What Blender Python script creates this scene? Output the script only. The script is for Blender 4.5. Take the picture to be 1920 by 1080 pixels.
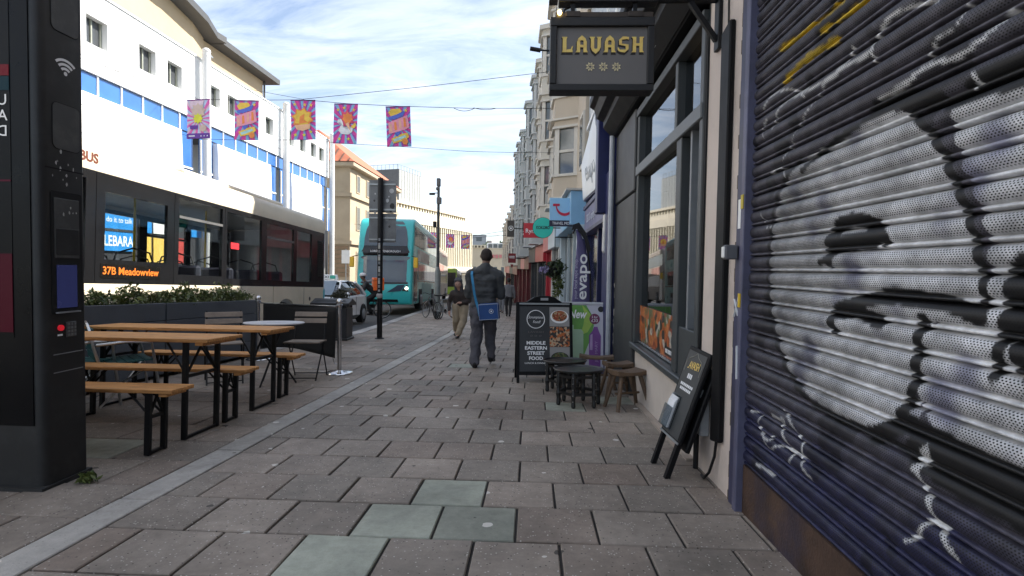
import bpy, bmesh, math, random
from mathutils import Vector, Matrix, noise
random.seed(7)
PI = math.pi; R = math.radians
for o in list(bpy.data.objects): bpy.data.objects.remove(o)
sc = bpy.context.scene; COL = sc.collection
# ------------------------------------------------------------------ camera
SLOPE = 0.041; HC = 1.18; SA = -math.atan(SLOPE)
cam_d = bpy.data.cameras.new('camera'); cam = bpy.data.objects.new('camera', cam_d); COL.objects.link(cam)
cam_d.sensor_width = 36; cam_d.lens = 18.75; cam_d.clip_start = 0.05; cam_d.clip_end = 3000
CR = Matrix.Rotation(R(2.2), 3, 'Z') @ Matrix.Rotation(PI/2 - R(2.08), 3, 'X') @ Matrix.Rotation(R(0.9), 3, 'Z')
cam.matrix_world = Matrix.Translation((0, 0, HC)) @ CR.to_4x4()
sc.camera = cam
# ------------------------------------------------------------------ sky, sun, exposure
SUN_EL, SUN_AZ = 45.0, 69.0
w = bpy.data.worlds.new('World'); sc.world = w; w.use_nodes = True
nt = w.node_tree; nt.nodes.clear()
def nn(t, typ, **kw):
    n = t.nodes.new(typ)
    for k, v in kw.items():
        if k.startswith('i_'):
            key = k[2:]; key = int(key) if key.isdigit() else key.replace('_', ' ')
            n.inputs[key].default_value = v
        else: setattr(n, k, v)
    return n
sky = nn(nt, 'ShaderNodeTexSky', sky_type='NISHITA', sun_disc=False, sun_elevation=R(SUN_EL), sun_rotation=R(SUN_AZ), air_density=1.0, dust_density=0.6, ozone_density=1.6)
tc = nn(nt, 'ShaderNodeTexCoord'); sp = nn(nt, 'ShaderNodeSeparateXYZ'); nt.links.new(tc.outputs['Generated'], sp.inputs[0])
mz = nn(nt, 'ShaderNodeMath', operation='MAXIMUM', i_1=0.0); nt.links.new(sp.outputs['Z'], mz.inputs[0])
az = nn(nt, 'ShaderNodeMath', operation='ADD', i_1=0.22); nt.links.new(mz.outputs[0], az.inputs[0])
dx = nn(nt, 'ShaderNodeMath', operation='DIVIDE'); dy = nn(nt, 'ShaderNodeMath', operation='DIVIDE')
nt.links.new(sp.outputs['X'], dx.inputs[0]); nt.links.new(az.outputs[0], dx.inputs[1]); nt.links.new(sp.outputs['Y'], dy.inputs[0]); nt.links.new(az.outputs[0], dy.inputs[1])
cx = nn(nt, 'ShaderNodeCombineXYZ'); nt.links.new(dx.outputs[0], cx.inputs['X']); nt.links.new(dy.outputs[0], cx.inputs['Y'])
mp = nn(nt, 'ShaderNodeMapping'); mp.inputs['Rotation'].default_value = (0, 0, R(-18)); mp.inputs['Scale'].default_value = (1.1, 3.2, 1); mp.inputs['Location'].default_value = (2.3, 0.4, 0)
nt.links.new(cx.outputs[0], mp.inputs['Vector'])
n1 = nn(nt, 'ShaderNodeTexNoise', i_Scale=1.5, i_Detail=9.0, i_Roughness=0.62, i_Distortion=0.7); nt.links.new(mp.outputs[0], n1.inputs['Vector'])
cr = nn(nt, 'ShaderNodeValToRGB'); cr.color_ramp.elements[0].position = 0.34; cr.color_ramp.elements[1].position = 0.82
cr.color_ramp.elements[0].color = (0.13, 0.13, 0.13, 1); cr.color_ramp.elements[1].color = (0.95, 0.95, 0.95, 1)
nt.links.new(n1.outputs['Fac'], cr.inputs[0])
mx = nn(nt, 'ShaderNodeMixRGB'); mx.inputs['Color2'].default_value = (6.9, 7.3, 7.9, 1)
nt.links.new(cr.outputs[0], mx.inputs['Fac']); nt.links.new(sky.outputs[0], mx.inputs['Color1'])
bg = nn(nt, 'ShaderNodeBackground', i_Strength=0.078); nt.links.new(mx.outputs[0], bg.inputs['Color'])
wo = nn(nt, 'ShaderNodeOutputWorld'); nt.links.new(bg.outputs[0], wo.inputs[0])
sd = bpy.data.lights.new('sun', 'SUN'); sd.energy = 4.4; sd.angle = R(0.53); sd.color = (1.0, 0.95, 0.87)
sun = bpy.data.objects.new('sun', sd); COL.objects.link(sun)
a_ = R(SUN_AZ); e_ = R(SUN_EL)
to_sun = Vector((math.sin(a_)*math.cos(e_), math.cos(a_)*math.cos(e_), math.sin(e_)))
sun.rotation_euler = to_sun.to_track_quat('Z', 'Y').to_euler(); sun.location = (30, 20, 40)
vs = sc.view_settings; vs.view_transform = 'Standard'; vs.look = 'None'; vs.gamma = 1; vs.use_curve_mapping = False
vs.exposure = 1.48
# ------------------------------------------------------------------ measuring helpers (points on known planes of the street)
def ray(px, py): return CR @ Vector(((px-960)/1000, (540-py)/1000, -1.0))
def onX(px, py, X): v = ray(px, py); t = X/v.x; return Vector((X, t*v.y, HC+t*v.z))
def onY(px, py, Y): v = ray(px, py); t = Y/v.y; return Vector((t*v.x, Y, HC+t*v.z))
def onG(px, py, h=0): v = ray(px, py); t = (h-HC)/(v.z+SLOPE*v.y); return Vector((t*v.x, t*v.y, HC+t*v.z))
def gz(y): return -SLOPE*y
# ------------------------------------------------------------------ mesh builder
class MB:
    def __init__(s): s.v = []; s.f = []; s.c = None
    def add(s, vs, fs):
        b = len(s.v); s.v += [tuple(p) for p in vs]; s.f += [tuple(i+b for i in f) for f in fs]; return s
    def box(s, x0, x1, y0, y1, z0, z1):
        return s.add([(x0,y0,z0),(x1,y0,z0),(x1,y1,z0),(x0,y1,z0),(x0,y0,z1),(x1,y0,z1),(x1,y1,z1),(x0,y1,z1)],
                     [(0,3,2,1),(4,5,6,7),(0,1,5,4),(1,2,6,5),(2,3,7,6),(3,0,4,7)])
    def quad(s, a, b, c, d): return s.add([a,b,c,d], [(0,1,2,3)])
    def prism(s, pts, d):
        """polygon (3D points) extruded by vector d"""
        n = len(pts); d = Vector(d); top = [Vector(p)+d for p in pts]
        return s.add([Vector(p) for p in pts]+top, [tuple(range(n-1,-1,-1)), tuple(range(n,2*n))]+[(i,(i+1)%n,n+(i+1)%n,n+i) for i in range(n)])
    def tube(s, path, r, n=8, closed=False, cap=True):
        path = [Vector(p) for p in path]; m = len(path); rr = r if isinstance(r, (list, tuple)) else [r]*m
        base = len(s.v); prev = None
        for i, p in enumerate(path):
            if closed: t = path[(i+1)%m]-path[i-1]
            else: t = path[min(i+1,m-1)]-path[max(i-1,0)]
            t.normalize()
            if prev is None:
                u = t.orthogonal().normalized()
            else:
                u = prev - t*prev.dot(t)
                u = u.normalized() if u.length > 1e-6 else t.orthogonal().normalized()
            prev = u; v = t.cross(u)
            for k in range(n):
                a = 2*PI*k/n; s.v.append(tuple(p+(u*math.cos(a)+v*math.sin(a))*rr[i]))
        for i in range(m if closed else m-1):
            j = (i+1)%m
            for k in range(n):
                s.f.append((base+i*n+k, base+i*n+(k+1)%n, base+j*n+(k+1)%n, base+j*n+k))
        if cap and not closed:
            s.f.append(tuple(base+k for k in range(n-1,-1,-1))); s.f.append(tuple(base+(m-1)*n+k for k in range(n)))
        return s
    def bar(s, a, b, w, h, up=(0,0,1)):
        a, b = Vector(a), Vector(b); t = (b-a).normalized(); up = Vector(up)
        u = t.cross(up); u = u.normalized() if u.length > 1e-5 else t.orthogonal().normalized()
        v = u.cross(t); u *= w/2; v *= h/2
        return s.add([a-u-v,a+u-v,a+u+v,a-u+v,b-u-v,b+u-v,b+u+v,b-u+v], [(0,3,2,1),(4,5,6,7),(0,1,5,4),(1,2,6,5),(2,3,7,6),(3,0,4,7)])
    def lathe(s, prof, c=(0,0,0), n=20):
        base = len(s.v)
        for r, z in prof:
            for k in range(n):
                a = 2*PI*k/n; s.v.append((c[0]+r*math.cos(a), c[1]+r*math.sin(a), c[2]+z))
        for i in range(len(prof)-1):
            for k in range(n): s.f.append((base+i*n+k, base+i*n+(k+1)%n, base+(i+1)*n+(k+1)%n, base+(i+1)*n+k))
        s.f.append(tuple(base+k for k in range(n-1,-1,-1))); s.f.append(tuple(base+(len(prof)-1)*n+k for k in range(n)))
        return s
    def ball(s, c, r, n=12, m=8):
        rx, ry, rz = r if isinstance(r, (tuple, list)) else (r, r, r)
        base = len(s.v)
        for i in range(1, m):
            th = PI*i/m
            for k in range(n):
                a = 2*PI*k/n; s.v.append((c[0]+rx*math.sin(th)*math.cos(a), c[1]+ry*math.sin(th)*math.sin(a), c[2]-rz*math.cos(th)))
        lo = len(s.v); s.v.append((c[0],c[1],c[2]-rz)); hi = len(s.v); s.v.append((c[0],c[1],c[2]+rz))
        for i in range(m-2):
            for k in range(n): s.f.append((base+i*n+k, base+i*n+(k+1)%n, base+(i+1)*n+(k+1)%n, base+(i+1)*n+k))
        for k in range(n):
            s.f.append((lo, base+(k+1)%n, base+k)); s.f.append((hi, base+(m-2)*n+k, base+(m-2)*n+(k+1)%n))
        return s
    def disc(s, c, nrm, r, n=20):
        c = Vector(c); nrm = Vector(nrm).normalized(); u = nrm.orthogonal().normalized(); v = nrm.cross(u)
        b = len(s.v)
        for k in range(n): s.v.append(tuple(c+(u*math.cos(2*PI*k/n)+v*math.sin(2*PI*k/n))*r))
        s.f.append(tuple(range(b, b+n))); return s
    def mesh(s, name):
        me = bpy.data.meshes.new(name); me.from_pydata(s.v, [], s.f); me.update(); return me
def props(o, label=None, cat=None, group=None, kind=None):
    if label: o['label'] = label
    if cat: o['category'] = cat
    if group: o['group'] = group
    if kind: o['kind'] = kind
    return o
def obj(name, mb, mat, parent=None, label=None, cat=None, group=None, kind=None, smooth=False, bevel=0, seg=1, loc=None, rot=None, solid=0, sub=0):
    me = mb if isinstance(mb, bpy.types.Mesh) else mb.mesh(name)
    if mat is not None and len(me.materials) == 0: me.materials.append(mat)
    o = bpy.data.objects.new(name, me); COL.objects.link(o)
    if parent is not None: o.parent = parent
    if loc is not None: o.location = loc
    if rot is not None: o.rotation_euler = rot
    if smooth:
        me.polygons.foreach_set('use_smooth', [True]*len(me.polygons))
        if smooth != 'all':
            me.set_sharp_from_angle(angle=R(38))
    if solid: m = o.modifiers.new('Solidify', 'SOLIDIFY'); m.thickness = solid; m.offset = 0
    if bevel: m = o.modifiers.new('Bevel', 'BEVEL'); m.width = bevel; m.segments = seg; m.limit_method = 'ANGLE'; m.angle_limit = R(35)
    if sub: m = o.modifiers.new('Subdivision', 'SUBSURF'); m.levels = sub; m.render_levels = sub
    return props(o, label, cat, group, kind)
def thing(name, label, cat, loc=(0,0,0), rot=(0,0,0), group=None):
    o = bpy.data.objects.new(name, None); COL.objects.link(o); o.empty_display_size = 0.2
    o.location = loc; o.rotation_euler = rot if not isinstance(rot, (int, float)) else (0,0,rot)
    return props(o, label, cat, group)
def dup(root, loc=None, rot=None, label=None):
    def cp(o, par):
        c = o.copy(); COL.objects.link(c); c.parent = par
        for ch in o.children: cp(ch, c)
        return c
    c = cp(root, None)
    if loc is not None: c.location = loc
    if rot is not None: c.rotation_euler = rot if not isinstance(rot, (int, float)) else (0,0,rot)
    if label: c['label'] = label
    return c
def text_mesh(txt, size, align='CENTER', extrude=0.0, bold=0.0, shear=0, spacing=1.0, resolution=3):
    cu = bpy.data.curves.new('txt', 'FONT'); cu.body = txt; cu.size = size; cu.align_x = align; cu.align_y = 'CENTER'
    cu.extrude = extrude; cu.offset = bold; cu.shear = shear; cu.space_character = spacing; cu.resolution_u = resolution
    o = bpy.data.objects.new('txt', cu); COL.objects.link(o)
    dg = bpy.context.evaluated_depsgraph_get(); dg.update()
    me = bpy.data.meshes.new_from_object(o.evaluated_get(dg)); bpy.data.objects.remove(o); bpy.data.curves.remove(cu)
    me.materials.clear(); return me
def text(name, txt, size, mat, parent, origin, xdir, ydir, fit=None, **kw):
    """flat lettering lying in the plane (xdir, ydir), a few mm thick"""
    me = text_mesh(txt, size, extrude=kw.pop('extrude', 0.0015), **kw)
    x = Vector(xdir).normalized(); y = Vector(ydir).normalized(); z = x.cross(y)
    m = Matrix((x, y, z)).transposed().to_4x4(); m.translation = Vector(origin)
    if fit:
        xs = [v.co.x for v in me.vertices]; wd = max(xs)-min(xs)
        if wd > 0: me.transform(Matrix.Diagonal((fit/wd, 1, 1, 1)))
    me.transform(m); me.materials.append(mat)
    o = bpy.data.objects.new(name, me); COL.objects.link(o); o.parent = parent; return o
# ------------------------------------------------------------------ materials
MATS = {}
def M(name, col, rough=0.6, metal=0.0, var=0.14, scale=5.0, bump=0.0, bscale=60.0, spec=0.5, coat=0.0, dirt=None, dirt_amt=0.0, dscale=2.5, emit=None, estr=0.0, coords='Object', rvar=0.12, alpha=None, stretch=None):
    if name in MATS: return MATS[name]
    m = bpy.data.materials.new(name); m.use_nodes = True; t = m.node_tree; b = t.nodes['Principled BSDF']
    tcn = nn(t, 'ShaderNodeTexCoord'); oi = nn(t, 'ShaderNodeObjectInfo')
    vm = nn(t, 'ShaderNodeVectorMath', operation='ADD'); mul = nn(t, 'ShaderNodeMath', operation='MULTIPLY', i_1=37.0)
    t.links.new(oi.outputs['Random'], mul.inputs[0]); t.links.new(tcn.outputs[coords], vm.inputs[0]); t.links.new(mul.outputs[0], vm.inputs[1])
    src = vm.outputs[0]
    if stretch:
        mpn = nn(t, 'ShaderNodeMapping'); mpn.inputs['Scale'].default_value = stretch; t.links.new(src, mpn.inputs['Vector']); src = mpn.outputs[0]
    no = nn(t, 'ShaderNodeTexNoise', i_Scale=scale, i_Detail=6.0, i_Roughness=0.6); t.links.new(src, no.inputs['Vector'])
    rp = nn(t, 'ShaderNodeValToRGB'); rp.color_ramp.elements[0].position = 0.3; rp.color_ramp.elements[1].position = 0.7
    rp.color_ramp.elements[0].color = tuple(max(0, c*(1-var)) for c in col)+(1,); rp.color_ramp.elements[1].color = tuple(min(1, c*(1+var)) for c in col)+(1,)
    t.links.new(no.outputs['Fac'], rp.inputs[0]); out = rp.outputs[0]
    if dirt:
        n2 = nn(t, 'ShaderNodeTexNoise', i_Scale=dscale, i_Detail=8.0, i_Roughness=0.7); t.links.new(src, n2.inputs['Vector'])
        r2 = nn(t, 'ShaderNodeValToRGB'); r2.color_ramp.elements[0].position = 0.48; r2.color_ramp.elements[1].position = 0.68
        t.links.new(n2.outputs['Fac'], r2.inputs[0])
        f = nn(t, 'ShaderNodeMath', operation='MULTIPLY', i_1=dirt_amt); t.links.new(r2.outputs[0], f.inputs[0])
        mm = nn(t, 'ShaderNodeMixRGB'); mm.inputs['Color2'].default_value = tuple(dirt)+(1,); t.links.new(f.outputs[0], mm.inputs['Fac']); t.links.new(out, mm.inputs['Color1']); out = mm.outputs[0]
    t.links.new(out, b.inputs['Base Color'])
    mr = nn(t, 'ShaderNodeMapRange'); mr.inputs['To Min'].default_value = max(0.02, rough-rvar); mr.inputs['To Max'].default_value = min(1, rough+rvar)
    t.links.new(no.outputs['Fac'], mr.inputs['Value']); t.links.new(mr.outputs[0], b.inputs['Roughness'])
    b.inputs['Metallic'].default_value = metal; b.inputs['Specular IOR Level'].default_value = spec; b.inputs['Coat Weight'].default_value = coat; b.inputs['Coat Roughness'].default_value = 0.1
    if bump:
        n3 = nn(t, 'ShaderNodeTexNoise', i_Scale=bscale, i_Detail=4.0); t.links.new(src, n3.inputs['Vector'])
        bp = nn(t, 'ShaderNodeBump', i_Strength=bump, i_Distance=0.01); t.links.new(n3.outputs['Fac'], bp.inputs['Height']); t.links.new(bp.outputs[0], b.inputs['Normal'])
    if emit: b.inputs['Emission Color'].default_value = tuple(emit)+(1,); b.inputs['Emission Strength'].default_value = estr
    MATS[name] = m; return m
def glass(name, tint=(0.8,0.85,0.85), refl=0.12, rough=0.02, dens=0.0):
    """thin pane: clear with a mirror share that grows at grazing angles"""
    if name in MATS: return MATS[name]
    m = bpy.data.materials.new(name); m.use_nodes = True; t = m.node_tree; t.nodes.clear()
    o = nn(t, 'ShaderNodeOutputMaterial'); tr = nn(t, 'ShaderNodeBsdfTransparent'); tr.inputs[0].default_value = tuple(tint)+(1,)
    gl = nn(t, 'ShaderNodeBsdfGlossy', i_Roughness=rough); gl.inputs[0].default_value = (0.95,0.97,1,1)
    fr = nn(t, 'ShaderNodeFresnel', i_IOR=1.5); ad = nn(t, 'ShaderNodeMath', operation='ADD', i_1=refl, use_clamp=True); t.links.new(fr.outputs[0], ad.inputs[0])
    ge = nn(t, 'ShaderNodeNewGeometry'); inv = nn(t, 'ShaderNodeMath', operation='SUBTRACT', i_0=1.0); t.links.new(ge.outputs['Backfacing'], inv.inputs[1]); fm = nn(t, 'ShaderNodeMath', operation='MULTIPLY'); t.links.new(ad.outputs[0], fm.inputs[0]); t.links.new(inv.outputs[0], fm.inputs[1])
    mxx = nn(t, 'ShaderNodeMixShader'); t.links.new(fm.outputs[0], mxx.inputs[0]); t.links.new(tr.outputs[0], mxx.inputs[1]); t.links.new(gl.outputs[0], mxx.inputs[2]); t.links.new(mxx.outputs[0], o.inputs[0])
    MATS[name] = m; return m
def C(h):
    h = h.lstrip('#'); f = lambda c: c/12.92 if c <= 0.04045 else ((c+0.055)/1.055)**2.4
    return tuple(f(int(h[i:i+2], 16)/255) for i in (0,2,4))
black_metal = M('black_metal', (0.008,0.008,0.009), 0.5, 0.0, 0.2, 8, spec=0.3)
dark_grey = M('dark_grey_paint', (0.045,0.05,0.055), 0.5, 0, 0.15, 4, bump=0.1)
steel = M('polished_steel', (0.62,0.62,0.63), 0.16, 1.0, 0.06, 12, rvar=0.06)
galv = M('galvanised', (0.33,0.35,0.36), 0.45, 0.6, 0.12, 9)
white_paint = M('white_paint', (0.8,0.8,0.78), 0.5, 0, 0.05, 6)
wood = M('pine_board', (0.56,0.275,0.10), 0.6, 0, 0.38, 5, spec=0.2, stretch=(1.2,14,14), bump=0.15, bscale=30, dirt=(0.26,0.12,0.05), dirt_amt=0.5, dscale=3)
dark_wood = M('worn_stool_wood', (0.115,0.07,0.04), 0.6, 0, 0.4, 6, stretch=(2,12,2), bump=0.25, bscale=40, dirt=(0.045,0.03,0.02), dirt_amt=0.5)
cream = M('cream_render', (0.60,0.53,0.465), 0.85, 0, 0.05, 2, bump=0.15, bscale=50, dirt=(0.30,0.26,0.22), dirt_amt=0.25, dscale=1.6)
glass_shop = glass('shop_glass', (0.75,0.77,0.77), 0.05)
glass_bus = glass('bus_glass', (0.88,0.90,0.90), 0.02)
glass_clear = glass('window_glass', (0.6,0.64,0.66), 0.10)
white_letter = M('white_letter', (0.85,0.85,0.85), 0.5, 0, 0.02)
black_letter = M('black_letter', (0.01,0.01,0.01), 0.5, 0, 0.02)
# ================================================================== GROUND
def slab_mat(name, ca, cb, use_attr=False, speck=1.0):
    m = bpy.data.materials.new(name); m.use_nodes = True; t = m.node_tree; b = t.nodes['Principled BSDF']; L = t.links.new
    ge = nn(t, 'ShaderNodeNewGeometry')
    if use_attr: at_ = nn(t, 'ShaderNodeAttribute', attribute_name='tint'); rnd = at_.outputs['Fac']
    else: oi = nn(t, 'ShaderNodeObjectInfo'); rnd = oi.outputs['Random']
    rp = nn(t, 'ShaderNodeValToRGB'); e = rp.color_ramp.elements; e[0].color = ca+(1,); e[1].color = cb+(1,)
    e2 = e.new(0.35); e2.color = tuple(x*0.82 for x in cb)+(1,); e3 = e.new(0.7); e3.color = tuple((x*0.6+y*0.55) for x, y in zip(ca, cb))+(1,)
    L(rnd, rp.inputs[0])
    # broad stains
    n0 = nn(t, 'ShaderNodeTexNoise', i_Scale=1.1, i_Detail=7.0, i_Roughness=0.65); L(ge.outputs['Position'], n0.inputs['Vector'])
    mr = nn(t, 'ShaderNodeMapRange'); mr.inputs['From Min'].default_value = 0.3; mr.inputs['From Max'].default_value = 0.7; mr.inputs['To Min'].default_value = 0.62; mr.inputs['To Max'].default_value = 1.26
    L(n0.outputs['Fac'], mr.inputs['Value'])
    m1 = nn(t, 'ShaderNodeMixRGB', blend_type='MULTIPLY'); m1.inputs['Fac'].default_value = 1; L(rp.outputs[0], m1.inputs['Color1']); L(mr.outputs[0], m1.inputs['Color2'])
    # mid grime
    n5 = nn(t, 'ShaderNodeTexNoise', i_Scale=14.0, i_Detail=8.0, i_Roughness=0.75); L(ge.outputs['Position'], n5.inputs['Vector'])
    mr5 = nn(t, 'ShaderNodeMapRange'); mr5.inputs['From Min'].default_value = 0.3; mr5.inputs['From Max'].default_value = 0.7; mr5.inputs['To Min'].default_value = 0.80; mr5.inputs['To Max'].default_value = 1.15
    L(n5.outputs['Fac'], mr5.inputs['Value'])
    m5 = nn(t, 'ShaderNodeMixRGB', blend_type='MULTIPLY'); m5.inputs['Fac'].default_value = 1; L(m1.outputs[0], m5.inputs['Color1']); L(mr5.outputs[0], m5.inputs['Color2'])
    # aggregate
    v1 = nn(t, 'ShaderNodeTexVoronoi', i_Scale=85.0); L(ge.outputs['Position'], v1.inputs['Vector'])
    s1 = nn(t, 'ShaderNodeSeparateColor'); L(v1.outputs['Color'], s1.inputs[0])
    g1 = nn(t, 'ShaderNodeMath', operation='GREATER_THAN', i_1=0.90); L(s1.outputs[0], g1.inputs[0])
    d1 = nn(t, 'ShaderNodeMath', operation='LESS_THAN', i_1=0.34); L(v1.outputs['Distance'], d1.inputs[0])
    a1 = nn(t, 'ShaderNodeMath', operation='MULTIPLY'); L(g1.outputs[0], a1.inputs[0]); L(d1.outputs[0], a1.inputs[1])
    a1b = nn(t, 'ShaderNodeMath', operation='MULTIPLY', i_1=0.75*speck); L(a1.outputs[0], a1b.inputs[0])
    m2 = nn(t, 'ShaderNodeMixRGB'); m2.inputs['Color2'].default_value = (0.55,0.51,0.46,1); L(a1b.outputs[0], m2.inputs['Fac']); L(m5.outputs[0], m2.inputs['Color1'])
    g2 = nn(t, 'ShaderNodeMath', operation='LESS_THAN', i_1=0.06); L(s1.outputs[1], g2.inputs[0])
    a2 = nn(t, 'ShaderNodeMath', operation='MULTIPLY'); L(g2.outputs[0], a2.inputs[0]); L(d1.outputs[0], a2.inputs[1])
    a2b = nn(t, 'ShaderNodeMath', operation='MULTIPLY', i_1=0.8*speck); L(a2.outputs[0], a2b.inputs[0])
    m3 = nn(t, 'ShaderNodeMixRGB'); m3.inputs['Color2'].default_value = (0.02,0.02,0.02,1); L(a2b.outputs[0], m3.inputs['Fac']); L(m2.outputs[0], m3.inputs['Color1'])
    # trodden gum
    nz = nn(t, 'ShaderNodeTexNoise', i_Scale=18.0); L(ge.outputs['Position'], nz.inputs['Vector'])
    vv = nn(t, 'ShaderNodeVectorMath', operation='MULTIPLY_ADD'); vv.inputs[1].default_value = (0.035,0.035,0); L(nz.outputs['Color'], vv.inputs[0]); L(ge.outputs['Position'], vv.inputs[2])
    v2 = nn(t, 'ShaderNodeTexVoronoi', i_Scale=5.5); L(vv.outputs[0], v2.inputs['Vector'])
    s2 = nn(t, 'ShaderNodeSeparateColor'); L(v2.outputs['Color'], s2.inputs[0])
    th = nn(t, 'ShaderNodeMapRange'); th.inputs['From Min'].default_value = 0.30; th.inputs['To Min'].default_value = 0.0; th.inputs['To Max'].default_value = 0.17; L(s2.outputs[0], th.inputs['Value'])
    lt = nn(t, 'ShaderNodeMath', operation='LESS_THAN'); L(v2.outputs['Distance'], lt.inputs[0]); L(th.outputs[0], lt.inputs[1])
    lf = nn(t, 'ShaderNodeMath', operation='MULTIPLY', i_1=0.8); L(lt.outputs[0], lf.inputs[0])
    gc = nn(t, 'ShaderNodeValToRGB'); gc.color_ramp.elements[0].color = (0.035,0.033,0.03,1); gc.color_ramp.elements[1].color = (0.70,0.66,0.60,1); gc.color_ramp.elements[0].position = 0.25; gc.color_ramp.elements[1].position = 0.5; L(s2.outputs[1], gc.inputs[0])
    m4 = nn(t, 'ShaderNodeMixRGB'); L(lf.outputs[0], m4.inputs['Fac']); L(m3.outputs[0], m4.inputs['Color1']); L(gc.outputs[0], m4.inputs['Color2'])
    L(m4.outputs[0], b.inputs['Base Color'])
    b.inputs['Roughness'].default_value = 0.62; b.inputs['Specular IOR Level'].default_value = 0.2
    nb = nn(t, 'ShaderNodeTexNoise', i_Scale=130.0, i_Detail=3.0); L(ge.outputs['Position'], nb.inputs['Vector'])
    bp = nn(t, 'ShaderNodeBump', i_Strength=0.35, i_Distance=0.004); L(nb.outputs['Fac'], bp.inputs['Height']); L(bp.outputs[0], b.inputs['Normal'])
    MATS[name] = m; return m
slab_a = slab_mat('paving_slab', (0.262,0.208,0.170), (0.282,0.243,0.205))
slab_b = slab_mat('paving_slab_far', (0.262,0.208,0.170), (0.282,0.243,0.205), True)
slab_g = slab_mat('paving_slab_green', (0.31,0.325,0.265), (0.34,0.345,0.285), False, 0.15)
slab_s = slab_mat('channel_granite', (0.36,0.335,0.30), (0.42,0.39,0.355), False, 0.4)
slab_k = slab_mat('kerb_granite', (0.34,0.32,0.31), (0.42,0.40,0.38), False, 0.5)
asphalt = M('asphalt', (0.055,0.055,0.058), 0.85, 0, 0.25, 3, bump=0.4, bscale=180, dirt=(0.03,0.03,0.03), dirt_amt=0.4, dscale=0.7)
joint_mat = M('joint_grit', (0.028,0.024,0.021), 0.95, 0, 0.3, 20)
far_ground = M('far_ground', (0.10,0.095,0.09), 0.9, 0, 0.15, 0.4)
def kerb_x(y):
    P = [(-12,-5.15),(8.6,-5.1),(13.5,-4.72),(18,-5.05),(31,-6.3),(60,-9.0),(110,-11.0),(200,-20.0)]
    for (y0,x0),(y1,x1) in zip(P, P[1:]):
        if y <= y1: return x0+(x1-x0)*(y-y0)/(y1-y0)
    return P[-1][1]
def wall_x(y):
    if y < 16: return 1.17
    if y < 24: return 1.17-0.03*(y-16)
    if y < 60: return 0.93-0.094*(y-24)
    return -2.45-0.06*(y-60)
def strip_x(y): return -2.05 if y < 14 else -2.05-0.06*(y-14)
def sheet(name, xa, xb, ys, dz, mat, kind='structure'):
    m = MB(); vsx = []
    for y in ys: vsx += [(xa(y), y, gz(y)+dz), (xb(y), y, gz(y)+dz)]
    m.add(vsx, [(2*i, 2*i+1, 2*i+3, 2*i+2) for i in range(len(ys)-1)])
    return obj(name, m, mat, kind=kind)
YS = [-14,-6,0,4,8.6,11,13.5,16,18,21,24,28,31,38,46,60,80,110,150,200]
g0 = MB(); g0.add([(-900,-60,gz(-60)-0.6),(900,-60,gz(-60)-0.6),(900,200,gz(200)-0.6),(-900,200,gz(200)-0.6),(900,1500,gz(200)-3),(-900,1500,gz(200)-3)], [(0,1,2,3),(3,2,4,5)])
obj('ground', g0, far_ground, kind='structure')
sheet('road', lambda y: -16.2, lambda y: kerb_x(y)+0.02, YS, -0.12, asphalt)
pav = sheet('pavement', lambda y: kerb_x(y)-0.01, lambda y: wall_x(y)+0.6, YS, -0.015, joint_mat)
sheet('far_pavement', lambda y: -30, lambda y: -13.2-0.05*max(0, y-30), YS, 0.0, M('far_pavement', (0.2,0.185,0.175), 0.85, 0, 0.15, 2))
# slabs
def slab_mesh(w, d, name='slab'):
    x, y, h, bv = w/2-0.0065, d/2-0.0065, 0.05, 0.005
    m = MB(); m.add([(-x+bv,-y+bv,0),(x-bv,-y+bv,0),(x-bv,y-bv,0),(-x+bv,y-bv,0),(-x,-y,-bv),(x,-y,-bv),(x,y,-bv),(-x,y,-bv),(-x,-y,-h),(x,-y,-h),(x,y,-h),(-x,y,-h)],
        [(0,1,2,3),(0,4,5,1),(1,5,6,2),(2,6,7,3),(3,7,4,0),(4,8,9,5),(5,9,10,6),(6,10,11,7),(7,11,8,4)])
    return m
SM = {}
singles = []; far_mb = MB(); far_t = []
def put_slab(x0, x1, y0, y1, mat, force=False):
    w_, d_ = x1-x0, y1-y0
    if w_ < 0.05: return
    cx_, cy_ = (x0+x1)/2, (y0+y1)/2
    vis = 1.75 < cy_ < 9.3
    if vis and len(singles) < 296:
        k = (round(w_, 2), round(d_, 2), mat.name)
        if k not in SM:
            me = slab_mesh(w_, d_).mesh('paving_slab'); me.materials.append(mat); SM[k] = me
        o = bpy.data.objects.new('paving_slab', SM[k]); COL.objects.link(o); o.parent = pav
        o.location = (cx_, cy_, gz(cy_)+random.uniform(-0.004, 0.002)); o.rotation_euler = (SA+random.uniform(-0.006,0.006), random.uniform(-0.006,0.006), random.uniform(-0.006,0.006)); singles.append(o)
    else:
        sm = slab_mesh(w_, d_); off = random.uniform(-0.002, 0.001)
        far_mb.add([(x+cx_, y+cy_, gz(cy_+y)+z+off) for x, y, z in sm.v], sm.f[:5] if cy_ > 14 else sm.f); far_t.append((len(sm.v), random.random()))
row_p = 0.396
order = list(range(-1, 40)) + [-2,-3,-4,-5,-6,-7,-8,-9,-10] + list(range(40, 100))
green = {(0,-0.84),(1,-0.645),(1,-0.25),(2,-0.45)}
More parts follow.
